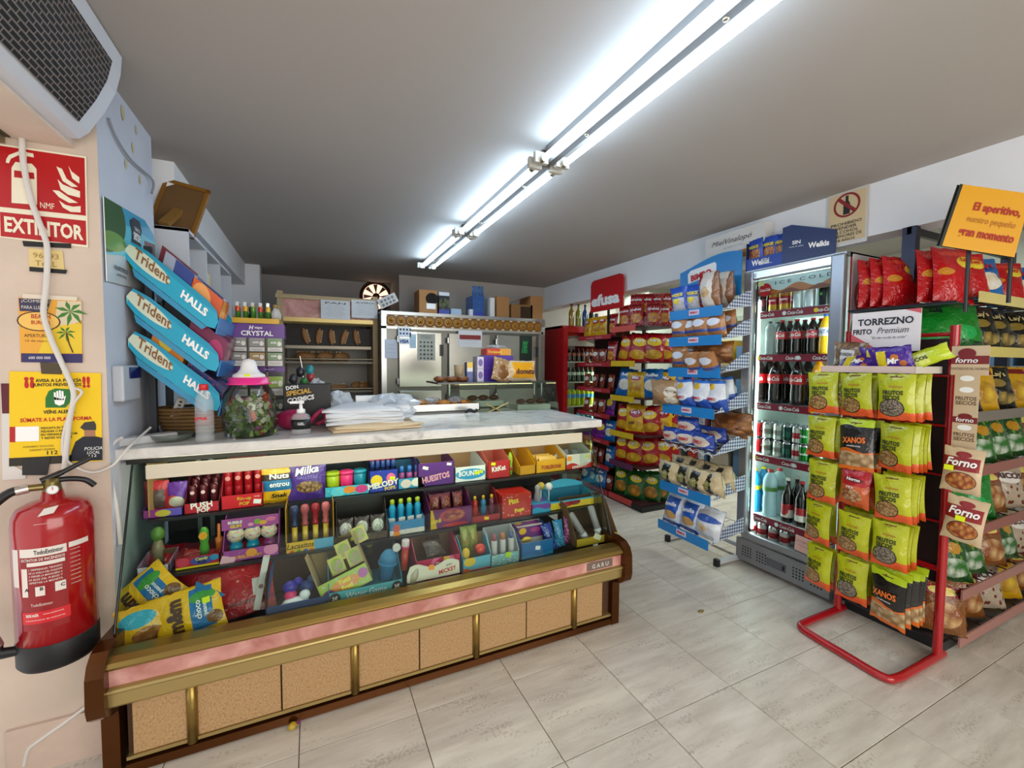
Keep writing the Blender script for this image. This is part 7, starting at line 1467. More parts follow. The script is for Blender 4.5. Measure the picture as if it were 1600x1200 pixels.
def bread(i, items):
    for (k_, y, dx, dz, lab, *r_) in items: k_.put(lab, (TRX[i]+.05+dx, y, TRZ[i]-.008+dz), r_[0] if r_ else (R(10), R(random.uniform(-5, 5)), W90+random.uniform(-.15, .15)), scale=1.2); k_.put(lab+', one behind it', (TRX[i]+.21+dx*.3, y+.02, TRZ[i]+.022+dz*.5), (R(8), R(random.uniform(-6, 6)), W90+random.uniform(-.2, .2)), scale=1.15) if not r_ else None
bread(0, [(kb1, 2.45, 0, .0, 'blue cereal pouch, left one on the top bread tray'), (kb1, 2.34, .02, 0, 'blue cereal pouch, right one on the top bread tray'), (kb2, 2.18, 0, 0, 'red and white sliced loaf standing on the top bread tray')])
bread(1, [(kb3, 2.46, .0, 0, 'bun pack, leftmost on the second bread tray'), (kb3, 2.36, .03, 0, 'bun pack, second on the second bread tray'), (kb3, 2.25, .0, 0, 'bun pack, third on the second bread tray'), (kb3, 2.14, .02, 0, 'bun pack, rightmost on the second bread tray'), (kb3, 2.30, .15, .02, 'bun pack in the rear of the second bread tray')])
bread(2, [(kb3, 2.44, .0, 0, 'golden bun bag at the left of the third bread tray'), (kb4, 2.25, .10, .055, 'long brown loaf lying on the third bread tray', (0, 0, W90+R(15))), (kb3, 2.28, .0, -.02, 'small bun pack under the long loaf', (R(30), 0, W90)), (kb3, 2.15, .0, -.02, 'small red-labelled bun pack at the right of the third bread tray', (R(30), 0, W90))])
bread(3, [(kb9, 2.50, -.02, 0, 'large brown paper bread bag overhanging the fourth bread tray', (R(8), R(0), W90+R(10))), (kb5, 2.31, 0, 0, 'white and blue loaf pack, left on the fourth bread tray'), (kb5, 2.20, .03, 0, 'white and blue loaf pack, middle on the fourth bread tray'), (kb5, 2.10, .06, 0, 'white and blue loaf pack, right on the fourth bread tray')])
bread(4, [(kb6, 2.44, 0, 0, 'blue loaf pack, left on the wire-fronted tray'), (kb6, 2.30, 0, 0, 'blue loaf pack, middle on the wire-fronted tray'), (kb6, 2.16, 0, 0, 'blue loaf pack, right on the wire-fronted tray'), (kb6, 2.33, .05, .095, 'blue loaf pack lying on top of the others', (R(20), 0, W90)), (kb4, 2.13, .25, .12, 'round brown loaf at the back of the wire-fronted tray')])
bread(5, [(kb7, 2.46, 0, 0, 'dark-labelled sliced loaf, left on the sixth bread tray'), (kb7, 2.33, .04, 0, 'dark-labelled sliced loaf, second on the sixth bread tray'), (kb7, 2.21, .02, 0, 'dark-labelled sliced loaf, third on the sixth bread tray'), (kb7, 2.10, .05, 0, 'dark-labelled sliced loaf, right on the sixth bread tray')])
bread(6, [(kb8, 2.44, 0, 0, 'blue seeded bread pack, left on the lowest bread tray', (R(-18), 0, W90)), (kb8, 2.28, .01, 0, 'blue seeded bread pack, right on the lowest bread tray', (R(-18), 0, W90)), (kb10, 2.13, .02, 0, 'white and blue bread pack on the lowest bread tray', (R(-18), 0, W90))])
# purple and white hanging strip between the racks
t2 = thing('hanging_strip', 'white strip of small purple packets hanging between the chip rack and the bread rack', 'packets', (2.82, 2.60, 1.0)); part('hanger', B().box(-.004, .10, -.003, .003, .74, .75, CHROME), t2); part('strip', B().box(-.004, .004, -.03, .03, 0, .75, mat('#d3d0d8', .5)), t2)
for i in range(6): part('packet', B().box(-.018, -.004, -.035, .035, .03+.12*i, .11+.12*i, C(('#4a2a7c', '#d8d3dc')[i % 2])), t2)
for j, (z, c) in enumerate(((.25, '#c8401c'), (.62, '#c2361a'))):
    o_ = bag('orange_packet', 'snack', .10, .26, .05, printed('op%d' % j, c, [('dots', 8, .2, '#e8e2d8')], crinkle=.5)).put('orange snack packet hanging %s behind the bread rack' % ('low', 'high')[j], (2.90, 2.60, z), W90+.4)

# ================================================================== chip racks
GC1, GC2 = 'snacks on the left chip rack', 'chip bags on the right chip rack'
def chip(name, base, layers, texts=(), w_=.19, h_=.26, d_=.075): return bag(name, 'chips', w_, h_, d_, printed('chip_'+name, base, layers, rough=.22, crinkle=.7), texts)
lay = chip('red_chip_bag', '#a80f14', [('sell', .5, .25, .42, .16, '#e8b51c', '#c98a1a', 4), ('ell', .5, .68, .34, .15, '#f0c81c'), ('band', .93, 1, '#7c0a10')], [("Lay's", .5, .65, .042, INKW, {'bold': .03, 'shear': .15})])
lay2 = chip('yellow_chip_bag', '#e0a90e', [('ell', .5, .7, .34, .14, '#b5121a'), ('sell', .5, .28, .4, .18, '#f0cf3a', '#c98a1a', 4), ('band', 0, .08, '#a80f14')], [("Lay's", .5, .67, .042, INKW, {'bold': .03, 'shear': .15}), ('2,50', .35, .3, .03, INKK, {'bold': .03})])
grn = chip('green_chip_bag', '#145a1c', [('ell', .45, .72, .3, .12, '#e0c21c'), ('sell', .5, .32, .34, .2, '#d8921c', '#8a5a12', 4), ('band', 0, .1, '#0f4016')], [("Lay's", .45, .69, .034, INKW, {'bold': .02})])
blu = chip('blue_chip_bag', '#1668b0', [('sell', .5, .42, .36, .2, '#d9c08a', '#e8e4da', 5), ('ell', .5, .75, .3, .1, '#0f4f94')], [('Ruffles', .5, .72, .03, INKW, {'bold': .03, 'shear': .2})])
pur = chip('purple_chip_bag', '#5a1c6e', [('ell', .5, .6, .34, .18, '#e0b81c'), ('band', 0, .2, '#8c2a9c')])
ref = chip('red_seed_bag', '#a01218', [('sell', .5, .35, .4, .2, '#e0a41e', '#b86a14', 5), ('dots', 16, .22, '#d8c8c0'), ('rect', .1, .9, .86, .93, '#6e0a10')], [('Grefusa', .5, .66, .026, INKW, {'bold': .03})], .15, .24, .05)
yel = chip('yellow_snack_bag', '#d8a80e', [('sell', .5, .4, .4, .22, '#e8c84a', '#b8761a', 5), ('ell', .5, .74, .3, .1, '#b5121a')], [('Mix', .5, .71, .03, INKW, {'bold': .03})], .17, .23, .06)
mix = chip('mixed_seed_bag', '#7c1a1c', [('dots', 9, .3, '#b8862a'), ('ell', .5, .65, .35, .16, '#d8d2c4')], (), .11, .16, .04)
# left rack (no maker's name on the object)
t = thing('snack_rack', 'red snack rack with a round-topped red sign beside the far cola fridge', 'rack', (0, 0, 0))
RD = C('#a8141c'); RX = 2.88
for y in (3.72, 4.30): part('upright', B().box(3.10, 3.13, y-.015, y+.015, 0, 2.05, mat('#2a2a2c', .5)), t)
RZ1 = (1.75, 1.45, 1.165, .885, .60, .32, .05)
part('rack_back', B().box(3.12, 3.13, 3.72, 4.30, .05, 1.9, mat('#3a1a1c', .6)), t)
for z in RZ1:
    part('shelf', B().box(RX, 3.12, 3.72, 4.30, z-.012, z, mat('#4a2426', .5)), t)
    b = B().box(RX-.012, RX, 3.71, 4.31, z-.035, z+.012, C('#b0242e')); b.text('snacks  fritos', (RX-.0135, 4.0, z-.022), (0, -1, 0), (0, 0, 1), .018, C('#e8c8c8'), width=.3); part('price_strip', b, t)
n = 16; ya, yb_ = 3.55, 4.12
pts = [(yb_, 2.03), (ya, 2.03)]+[(ya, 2.33), (ya+.02, 2.37), (ya+.06, 2.385)]+[(yb_-.06, 2.385), (yb_-.02, 2.37), (yb_, 2.33)]
b = B().prism(pts, 'x', 2.90, 2.915, C('#c4101c')); b.text('efusa', (2.8985, (ya+yb_)/2+.02, 2.085), (0, -1, 0), (0, 0, 1), .13, INKW, bold=.05, width=.50); sg = part('sign_board', b, t); part('sign_post', B().box(2.916, 2.93, 3.80, 3.83, 1.75, 2.1, BLACK), t)
rn = random.Random(21)
NM = ('top', 'second', 'third', 'fourth', 'fifth', 'sixth', 'lowest')
for si, z in enumerate(RZ1):
    kk = [(yel, ref, 'yellow'), (mix, ref, 'mixed'), (mix, mix, 'mixed'), (mix, pur, 'mixed'), (pur, blu, 'purple'), (mix, blu, 'mixed'), (blu, mix, 'blue')][si]
    for i in range(4):
        k_ = kk[0] if i < 3 else kk[1]; w_ = .13
        k_.put('small snack bag, %s shelf of the left snack rack, %s from the far end' % (NM[si], ORD[i]), (RX+.05+.01*(i % 2), 4.22-.145*i, z+.002), (R(-8), 0, W90+rn.uniform(-.2, .3)), GC1, scale=.85 if k_ in (lay, blu, pur) else 1)
# right rack
t = thing('chip_rack', 'black chip rack full of red and yellow bags next to the bread rack', 'rack', (0, 0, 0)); BLK = mat('#141416', .45)
RZ2 = (1.82, 1.465, 1.107, .735, .42, .06); Y0, Y1 = 3.20, 3.69
for y in (3.22, 3.67): part('upright', B().box(3.28, 3.31, y-.015, y+.015, 0, 2.0, BLK), t)
part('top_hoop', B().tube(smooth([(3.295, 3.22, 1.75), (3.295, 3.22, 1.97), (3.29, 3.25, 2.06), (3.28, 3.34, 2.085), (3.27, 3.55, 2.085), (3.26, 3.64, 2.06), (3.26, 3.67, 1.97)]), .016, BLK, 8), t)
part('base', B().box(RX-.01, 3.34, 3.17, 3.72, 0, .05, BLK), t)
for i, z in enumerate(RZ2):
    part('shelf', B().box(RX, 3.30, Y0, Y1, z-.012, z, mat('#3a1216', .5)), t)
    c = ('#d85a50', '#e0b81c', '#e0b81c', '#e0b81c', '#5a2448', '#c84038')[i]
    b = B().box(RX-.012, RX, 3.33, Y1, z-.045, z+.012, C(c)); b.text('1', (RX-.0135, 3.5, z-.03), (0, -1, 0), (0, 0, 1), .025, mat('#8a7a2a', .6)); part('price_strip', b, t)
for si, (z, ks) in enumerate(zip(RZ2, ((ref, ref), (lay, lay), (blu, yel), (lay, lay2), (lay, lay), (grn, grn)))):
    for i, (x, y, r_) in enumerate(((2.955, 3.58, -80), (2.96, 3.40, -62), (3.06, 3.28, -48), (3.17, 3.25, -40), (3.26, 3.23, -35), (3.03, 3.55, -80))):
        k_ = ks[0] if (i % 2 == 0) else ks[1]
        k_.put('%s, %s shelf of the black chip rack, %s' % ({ref: 'red seed bag', lay: 'red chip bag', lay2: 'yellow chip bag', blu: 'blue chip bag', yel: 'yellow snack bag', grn: 'green chip bag'}[k_], NM[si] if si < 5 else 'lowest', ('far front corner', 'front beside the corner', 'near side, first', 'near side, second', 'near side, third', 'rear')[i]), (x, y, z+.002), (R(-9), R(rn.uniform(-9, 9)), R(r_)+rn.uniform(-.15, .15)), GC2, scale=1.12 if k_ is not ref else 1)
for i in range(4): ref.put('red seed bag hanging over the top of the black chip rack, %s' % ORD[i], (2.98+.07*i, 3.45-.06*i, 1.93), (R(-15), 0, R(-60)), GC2)

# ================================================================== far cola fridge
t = thing('cola_fridge', 'red cola fridge with lit shelves at the far end beside the steel cabinet', 'fridge', (0, 0, 0))
QX0, QX1, QY, QZ = 2.70, 3.30, 4.40, 1.90
part('side_panel', B().box(QX0, QX0+.03, QY+.03, QY+.62, .0, QZ, mat('#9c0f16', .3, coat=.4)), t); part('side_panel', B().box(QX1-.03, QX1, QY+.03, QY+.62, 0, QZ, mat('#9c0f16', .3)), t)
part('back_panel', B().box(QX0, QX1, QY+.6, QY+.62, 0, QZ, INW), t); part('top_panel', B().box(QX0, QX1, QY+.0, QY+.62, QZ-.03, QZ, mat('#8c0d14', .3)), t)
b = B().prism([(QX0-.004, .0), (QX0-.002, .85), (QX0+.0, .85)], 'y', QY+.2, QY+.21, WHITE) if False else B().poly([(QX0-.002, QY+.5, .3), (QX0-.002, QY+.2, .3), (QX0-.002, QY+.12, .7), (QX0-.002, QY+.28, .95), (QX0-.002, QY+.45, 1.12)], mat('#d8c9c6', .5)); part('swoosh', b, t)
for n_, a in (('door_stile', (QX0, QX0+.06, .12, QZ-.02)), ('door_stile', (QX1-.06, QX1, .12, QZ-.02)), ('door_rail', (QX0+.06, QX1-.06, QZ-.08, QZ-.02)), ('door_rail', (QX0+.06, QX1-.06, .12, .2))): part(n_, B().box(a[0], a[1], QY-.03, QY+.02, a[2], a[3], mat('#a80f18', .3, coat=.4)), t)
part('header_print', B().box(QX0+.06, QX1-.06, QY+.03, QY+.035, 1.66, 1.82, printed('farhead', '#7c6a60', [('wave', .4, .2, 5, '#c9b8ac'), ('band', .75, 1, '#a8141c')])), t)
part('door_glass', B().quad((QX0+.06, QY-.005, .2), (QX1-.06, QY-.005, .2), (QX1-.06, QY-.005, QZ-.08), (QX0+.06, QY-.005, QZ-.08), glass('fridge_glass')), t)
part('fridge_lamp_or_fill', B().box(QX1-.10, QX1-.075, QY+.03, QY+.05, .25, 1.64, mat('#f2ffdc', .5, emit=5.5)), t)
QS = (1.47, 1.22, .92, .64, .34)
for z in QS: part('shelf', B().box(QX0+.03, QX1-.03, QY+.06, QY+.6, z-.012, z, mat('#d8dfc8', .4)), t)
k1 = bottle('small_cola_bottle', COLA, C('#b83a1c'), C('#b0563a'), .16, .024); k2 = bottle('dark_bottle', mat('#16301c', .1, coat=.4), C('#2a3a2c'), C('#c9d8c0'), .18, .028); k3 = bottle('lime_bottle', clearfilm('limeb', '#b5c81e', .85), C('#2a7ac0'), C('#3f8fc0'), .22, .034, shape='water'); k4 = bottle('blue_bottle', clearfilm('cyanb', '#1aa0b8', .85), C('#1a6fae'), C('#7ad0d8'), .20, .032, shape='water')
k5 = bottle('amber_bottle', mat('#a8862a', .2), C('#3a5a2a'), C('#d8c89a'), .14, .028)
for si, kk in enumerate((k1, k2, k3, (k5, k4), k5)):
    for i in range(7):
        k_ = kk[0 if i < 3 else 1] if isinstance(kk, tuple) else kk
        k_.put('%s, %s from the left, %s shelf of the far cola fridge' % (k_.name.replace('_', ' '), ORD[i], ORD[si]), (QX0+.09+.068*i, QY+.10, QS[si]+.001), 0, 'drinks in the far cola fridge')
kt = [('#8a6a1e', 'amber'), ('#7c7a24', 'olive'), ('#2a4f7c', 'blue'), ('#2a2420', 'dark')]
for i, (c, n_) in enumerate(kt): bottle('liqueur_bottle', mat(c, .1, coat=.4), BLACK, None, .28, .035, shape='wine').put('%s liqueur bottle on top of the far cola fridge' % n_, (QX0+.20+.10*i, QY+.12, QZ+.001), 0, 'bottles on top of the far cola fridge')
# ================================================================== red nut rack
NX, NY0, NY1 = 2.76, .965, 1.405
t = thing('nut_rack', 'red tubular floor rack with pegs of nut pouches', 'rack', (0, 0, 0)); NR = mat('#a80d18', .22, coat=.5)
for y in (NY0, NY1): part('post', B().cyl((NX, y, .02), (NX, y, 1.64), .019, NR, 14), t)
part('base_loop', B().tube(smooth([(NX+.06, NY0, .02), (NX-.2, NY0, .02), (NX-.36, NY0+.005, .02), (NX-.41, NY0+.04, .02), (NX-.40, NY0+.2, .02), (NX-.385, NY1-.06, .02), (NX-.36, NY1-.01, .02), (NX-.28, NY1, .02), (NX+.06, NY1, .02)], 6), .019, NR, 12), t)
for z in (1.60, .46): part('cross_bar', B().cyl((NX, NY0, z), (NX, NY1, z), .010, NR, 10), t)
part('back_panel', B().box(NX+.012, NX+.018, NY0+.02, NY1-.02, .38, 1.58, mat('#241016', .5)), t)
RWZ = (1.405, 1.165, .925, .695, .455); CLY = (1.375, 1.215, 1.055)
for z in RWZ:
    part('peg_bar', B().cyl((NX-.01, NY0, z-.005), (NX-.01, NY1, z-.005), .006, NR, 8), t)
    for y in CLY:
        part('peg', B().tube([(NX-.01, y, z-.005), (2.47, y, z-.012), (2.465, y, z-.002)], .003, CHROME, 6), t)
def pouch_kind(name, base, layers, texts, w_=.142, h_=.215, d_=.05): return bag(name, 'nuts', w_, h_, d_, printed('np_'+name, base, layers, rough=.25, crinkle=.35, aspect=1.6), texts)
LG = '#b0b50f'; OR = '#d8521a'
FT = [('FRUTOS', .46, .56, .021, mat('#1c2410', .5), {'bold': .04, 'width': .075}), ('SECOS', .42, .45, .021, mat('#1c2410', .5), {'bold': .04, 'width': .065}), ('churruca', .52, .72, .010, mat('#b5541c', .5), {'bold': .02, 'width': .05})]
nut1 = pouch_kind('mixed_nut_pouch', LG, [('wave', .20, .03, 5, OR), ('ell', .36, .26, .33, .19, '#3a1c0e'), ('sell', .36, .26, .30, .17, '#c9a46a', '#7c5a30', 13), ('dots', 7, .10, '#6f7a2a')], FT)
nut2 = pouch_kind('seed_pouch', LG, [('wave', .20, .03, 5, OR), ('ell', .40, .27, .36, .20, '#2a1c14'), ('sell', .40, .27, .33, .18, '#b5a68c', '#4a4038', 22), ('dots', 7, .10, '#6f7a2a')], FT)
kano = pouch_kind('peanut_pouch', '#17130f', [('band', .86, 1, '#b5cc1e'), ('wave', .86, .04, 6, '#17130f'), ('wave', .40, .04, 6, '#d8651a'), ('wave', .34, .03, 6, '#c9a878'), ('srect', 0, 1, .08, .34, '#d8bc8e', '#8f6e44', 6), ('band', 0, .08, '#e0701c')], [('XANOS', .5, .54, .030, mat('#e8752a', .5), {'bold': .04, 'ang': .06, 'width': .10}), ('cacahuetes', .5, .47, .009, INKW, {'width': .06})], .155, .255, .05)
almd = pouch_kind('red_almond_pouch', '#c8541c', [('band', .55, 1, '#b50f18'), ('sell', .5, .30, .36, .17, '#d8b486', '#8a4a20', 8), ('ell', .55, .70, .3, .07, '#6e0a10')], [('Horno', .55, .68, .016, INKW, {'bold': .03, 'width': .06}), ('MIX', .5, .47, .014, INKW, {})], .145, .195, .07)
ht = B()
GN = 'nut pouches on the red rack'; RN_ = ('top', 'second', 'third', 'fourth', 'bottom'); CN_ = ('left', 'middle', 'right')
NAME = {id(nut1): 'green and orange mixed nut pouch', id(nut2): 'green and orange seed pouch', id(kano): 'black peanut pouch', id(almd): 'red almond pouch'}
grid = [((nut1, 2), (nut1, 3), (nut2, 4)), ((nut1, 3), (kano, 2), (nut1, 5)), ((nut1, 3), (almd, 2), (nut1, 4)), ((nut1, 2), (nut1, 4), (nut2, 3)), ((nut1, 2), (nut2, 5), (kano, 5))]
rn = random.Random(9)
clip = B().tube([(-.022, -.001, 0), (-.01, -.006, .004), (.02, -.002, .002), (.024, 0, .006)], .0022, mat('#6e2214', .4), 5).mesh('hang_tab')
for ri, z in enumerate(RWZ):
    for ci, y in enumerate(CLY):
        k_, n = grid[ri][ci]; h_ = {id(kano): .25, id(almd): .195}.get(id(k_), .215)
        for d in range(n):
            lab = '%s, %s on the %s peg of the %s row' % (NAME[id(k_)], 'frontmost' if d == 0 else ORD[d]+' one', CN_[ci], RN_[ri])
            o = k_.put(lab, (2.485+.046*d, y+rn.uniform(-.008, .008), z-h_+.003), (R(rn.uniform(-3, 5)), R(rn.uniform(-3, 3)), W90+rn.uniform(-.22, .22)), GN)
            if d == 0: link('hang_tab', clip, o, (0, -.006, h_-.014))
# extra pouch tucked between in the top row
nut1.put('mixed nut pouch squeezed between the left and middle pegs of the top row', (2.53, 1.30, 1.20), (0, 0, W90+.2), GN)
# tray with purple bags
t = thing('rack_tray', 'pale pink tray on top of the red nut rack', 'tray', (0, 0, 0)); TP = mat('#d9bfb4', .5)
part('tray_floor', B().box(2.50, 2.745, 1.0, 1.40, 1.412, 1.416, TP), t); part('front_lip', B().box(2.497, 2.50, 1.0, 1.40, 1.412, 1.445, TP), t); part('side_lip', B().box(2.497, 2.745, .998, 1.001, 1.412, 1.445, mat('#c9c3b8', .5)), t); part('side_lip', B().box(2.497, 2.745, 1.399, 1.402, 1.412, 1.445, TP), t)
pb = bag('purple_nut_bag', 'nuts', .17, .12, .045, printed('purplenut', '#43168a', [('rect', .18, .42, .1, .9, '#e0c81c'), ('ell', .62, .6, .10, .14, '#c9741c'), ('ell', .8, .35, .08, .12, '#b8651c'), ('dots', 6, .12, '#d8a03a')], crinkle=.6), [('Mr', .58, .38, .028, INKW, {'bold': .04, 'shear': .2})], group='purple bags on the rack tray')
pb.put('purple and yellow nut bag at the right of the rack tray', (2.53, 1.09, 1.418), (R(14), R(-8), W90)); pb.put('purple and yellow nut bag at the left of the rack tray', (2.52, 1.27, 1.408), (R(-35), R(6), W90-.1)); pb.put('purple nut bag in the middle at the back of the rack tray', (2.60, 1.18, 1.42), (R(10), 0, W90+.2))
tz = bag('pork_scratching_bag', 'snack', .17, .15, .06, printed('torrezno', '#8a6e52', [('sell', .5, .5, .6, .6, '#a88660', '#6a5038', 7), ('rect', .3, .72, .12, .75, '#d8d6d4')], rough=.15, crinkle=.6), [('TORREZNO', .51, .55, .016, INKK, {'bold': .02, 'width': .06})]); tz.put('clear bag of pork scratchings with a white label on the rack tray', (2.60, 1.32, 1.42), (R(6), R(5), W90-.1))
nb = bag('lime_seed_bag', 'nuts', .20, .07, .03, printed('limeseed', '#b5c61c', [('rect', .3, .6, .1, .9, '#d0d86a')], crinkle=.4), [('SECOS', .42, .4, .018, INKK, {'bold': .03})]); nb.put('lime green seed bag sticking out right of the rack tray', (2.56, .985, 1.45), (R(0), R(-25), W90+.3))
# sign
b = B().box(2.64, 2.643, 1.045, 1.335, 1.52, 1.725, mat('#e6dede', .5)); o = single('torrezno_sign', b, 'white and pink card sign with hand lettering on the red nut rack', 'sign')
q = B().text('TORREZNO', (2.638, 1.19, 1.655), (0, -1, 0), (0, 0, 1), .036, mat('#22222a', .6), bold=.03, width=.235); q.text('FRITO', (2.638, 1.285, 1.61), (0, -1, 0), (0, 0, 1), .028, mat('#22222a', .6), bold=.03, width=.085); q.text('Premium', (2.638, 1.155, 1.612), (0, -1, 0), (0, 0, 1), .030, mat('#3a3a44', .6), shear=.35, width=.13); q.text('"El de toda la vida"', (2.638, 1.17, 1.585), (0, -1, 0), (0, 0, 1), .012, mat('#55555e', .6), shear=.2, width=.15); part('lettering', q, o)
q = B().poly([(2.6385, 1.335, 1.615), (2.6385, 1.20, 1.52), (2.6385, 1.335, 1.52)], mat('#d05a62', .5)); part('pink_corner', q, o); q = B().poly([(2.6385, 1.045, 1.725), (2.6385, 1.11, 1.725), (2.6385, 1.045, 1.70)], mat('#d05a62', .5)); part('pink_corner', q, o)

# ================================================================== gondola of chips
GX, GX1_, GYF, GYB = 2.93, 4.35, .95, 1.42
t = thing('chip_gondola', 'black wire gondola of chip bags at the right edge', 'gondola', (0, 0, 0)); BK = mat('#1c1c22', .4)
for (x, y) in ((2.94, 1.235), (3.55, 1.235), (4.2, 1.235)): part('upright', B().box(x, x+.045, y-.03, y+.03, 0, 2.20, mat('#23233a', .35, .3)), t)
part('top_bar', B().box(2.94, 4.25, 1.225, 1.245, 2.16, 2.20, BK), t)
part('base', B().box(2.86, GX1_, .98, GYB, 0, .05, BK), t)
GZ = (1.79, 1.525, 1.20, .92, .61, .30, .055); STC = ('#d8c87a', '#c9b85a', '#6a5f58', '#8c4a42', '#8c4a42', '#a06a62', '#b07a72')
for i, z in enumerate(GZ):
    b = B()
    for k_ in range(6): yy = GYF+.01+(GYB-GYF-.02)*k_/5; b.tube([(2.93, yy, z-.006+.02*k_/5), (GX1_, yy, z-.006+.02*k_/5)], .004, BK, 5)
    for k_ in range(10): xx = 2.95+1.38*k_/9; b.tube([(xx, GYF, z-.008), (xx, GYB, z+.012)], .004, BK, 5)
    sh = part('wire_shelf', b, t); sh['kind'] = 'stuff'
    part('front_strip', B().box(2.935, GX1_, GYF-.008, GYF, z-.03, z+.022, C(STC[i])), t)
for z in (1.76, 1.45, .08): part('end_fence', B().tube([(2.80, .98, z), (2.80, 1.44, z)], .004, BK, 6).box(2.80, 2.94, .98, 1.44, z-.01, z-.004, BK), t)
pn = chip('red_peanut_bag', '#b50d16', [('ell', .72, .72, .22, .12, '#e8d03a'), ('ell', .22, .52, .16, .07, '#c9862a'), ('ell', .5, .88, .4, .05, '#d83a22')], [("Lay's", .72, .69, .034, INKR, {'bold': .03})])
bl2 = chip('blue_chip_bag', '#13245c', [('ell', .5, .72, .32, .12, '#d8d4b0'), ('sell', .45, .32, .36, .2, '#e8c43a', '#b8861a', 3)], [("Lay's", .5, .69, .04, INKR, {'bold': .03})])
bk2 = chip('black_gold_bag', '#14120e', [('ell', .4, .6, .25, .1, '#8a7432'), ('sell', .5, .25, .4, .14, '#b59a4a', '#2a2414', 4)], [("Lay's", .5, .72, .04, C('#d8c88a'), {'bold': .02})])
gd2 = chip('gold_chip_bag', '#c99a12', [('rect', .1, .9, .82, .95, '#7c1018'), ('sell', .5, .4, .4, .25, '#e0bc3a', '#a87a12', 3)])
gr2 = chip('green_herb_bag', '#1c4a1c', [('dots', 6, .3, '#5a8a2a'), ('sell', .5, .3, .45, .2, '#d8e0d0', '#2a6a24', 5), ('ell', .6, .7, .2, .12, '#b8861a')])
gr3 = chip('bright_green_bag', '#147a24', [('ell', .4, .35, .3, .15, '#1c9c4a'), ('wave', .18, .04, 5, '#0f5a1a')])
br2 = chip('brown_snack_bag', '#7c4a1c', [('sell', .5, .35, .4, .25, '#d8b47a', '#8a4a1c', 4), ('band', .7, .9, '#8c1a1c'), ('ell', .5, .8, .3, .08, '#e0cf6a')])
wh2 = chip('white_snack_bag', '#b3a28c', [('dots', 7, .3, '#6e2a1c'), ('ell', .5, .7, .36, .14, '#e8e4dc')], [('RICOS', .5, .67, .036, C('#4a1a1c'), {'bold': .03})])
GG = 'bags on the chip gondola'
rowsG = [(0, (pn, bl2, pn, bl2, gd2), 'red peanut blue red blue gold'), (1, (gr3, bk2, bk2, bk2, bk2), ''), (2, (bk2, gd2, bk2, gd2, bk2), ''), (3, (gr2, gr2, gr2, gr2, br2), ''), (4, (gr3, gr3, br2, wh2, br2), ''), (5, (gr2, gr2, br2, gr2, wh2), ''), (6, (br2, br2, wh2, gd2, br2), '')]
SN = ('top', 'second', 'third', 'fourth', 'fifth', 'sixth', 'lowest')
for si, ks, _ in rowsG:
    for i, k_ in enumerate(ks):
        for d in range(2):
            nm = k_.name.replace('_', ' ')
            k_.put('%s, %s gondola shelf, %s from the red rack, %s row' % (nm, SN[si], ORD[i], ('front', 'rear')[d]), (3.06+.225*i+rn.uniform(-.01, .01), 1.02+.09*d, GZ[si]+.004+.005*d), (R(-16), R(rn.uniform(-4, 4)), R(rn.uniform(-38, -14))), GG, scale=.95)
# end of the gondola: red bags seen from the side
for i, y in enumerate((1.345, 1.29, 1.235, 1.09, 1.03)):
    pn.put('red peanut bag on the gondola end, %s from the drinks fridge' % ORD[i], (2.885+.005*i, y, 1.765), (R(-12), R(6), R(-28)), GG, scale=(1.05, 1, 1.1))
for i, y in enumerate((1.36, 1.22, 1.10)): gr3.put('bright green bag on the gondola end, %s from the drinks fridge' % ORD[i], (2.89, y, 1.46), (R(-14), 0, R(-60)), GG, scale=1.05)
for i, y in enumerate((1.34, 1.22, 1.10, 1.0)): br2.put('brown snack bag low on the gondola end, %s from the drinks fridge' % ORD[i], (2.90, y, .085), (R(-12), 0, R(-55)), GG)
# slanted yellow sign on rods
YP = [(1505, 288), (1612, 303), (1585, 402), (1472, 384)]
_n = Vector((.62, .785, 0)); _p0 = Vector((2.66, .95, 0))
P_ = [EYE+_ray(x, y)*((_p0-EYE).dot(_n)/_ray(x, y).dot(_n)) for x, y in YP]; b = B(); Q_ = [p+Vector((0, .008, 0)) for p in P_]
b.add(P_, [(3, 2, 1, 0)], mat('#d89a0c', .4)); b.add(Q_, [(0, 1, 2, 3)], mat('#d89a0c', .5)); b.add(P_+Q_, [(i, (i+1) % 4, 4+(i+1) % 4, 4+i) for i in range(4)], mat('#1c2418', .5))
o = single('yellow_slogan_sign', b, 'slanted yellow slogan sign above the chip gondola', 'sign')
q = B(); u_ = (P_[1]-P_[0]).normalized(); v_ = (P_[0]-P_[3]).normalized()
KW, KWX = (P_[0]-P_[3]).length, (P_[2]-P_[3]).length
def ys(s_, a, c, h_, m_, width, **kw): q.text(s_, P_[3]+(P_[2]-P_[3])*a+(P_[0]-P_[3])*c+_n*-.003, u_, v_, h_*KW, m_, width=width*KWX, **kw)
ys('El aperitivo,', .56, .58, .17, mat('#a81a14', .5), .64, bold=.03); ys('nuestro pequeño', .54, .40, .13, mat('#b5701c', .5), .66); ys('gran momento', .53, .16, .17, mat('#a81a14', .5), .76, bold=.03); part('lettering', q, o)
q = B(); a, c = P_[0], P_[3]; e_ = (P_[1]-P_[0]).normalized()*-.012; q.add([a, c, c+e_, a+e_], [(0, 1, 2, 3)], mat('#141a14', .5)); q.add([p+Vector((0, .01, 0)) for p in (a, c, c+e_, a+e_)], [(3, 2, 1, 0)], mat('#141a14', .5)); part('sign_channel', q, o)
part('rod', B().cyl((2.76, .935, 1.70), (2.76, .935, 2.05), .008, BK, 8), o); part('rod', B().cyl((2.90, .84, 1.74), (2.90, .84, 2.04), .008, BK, 8), o)
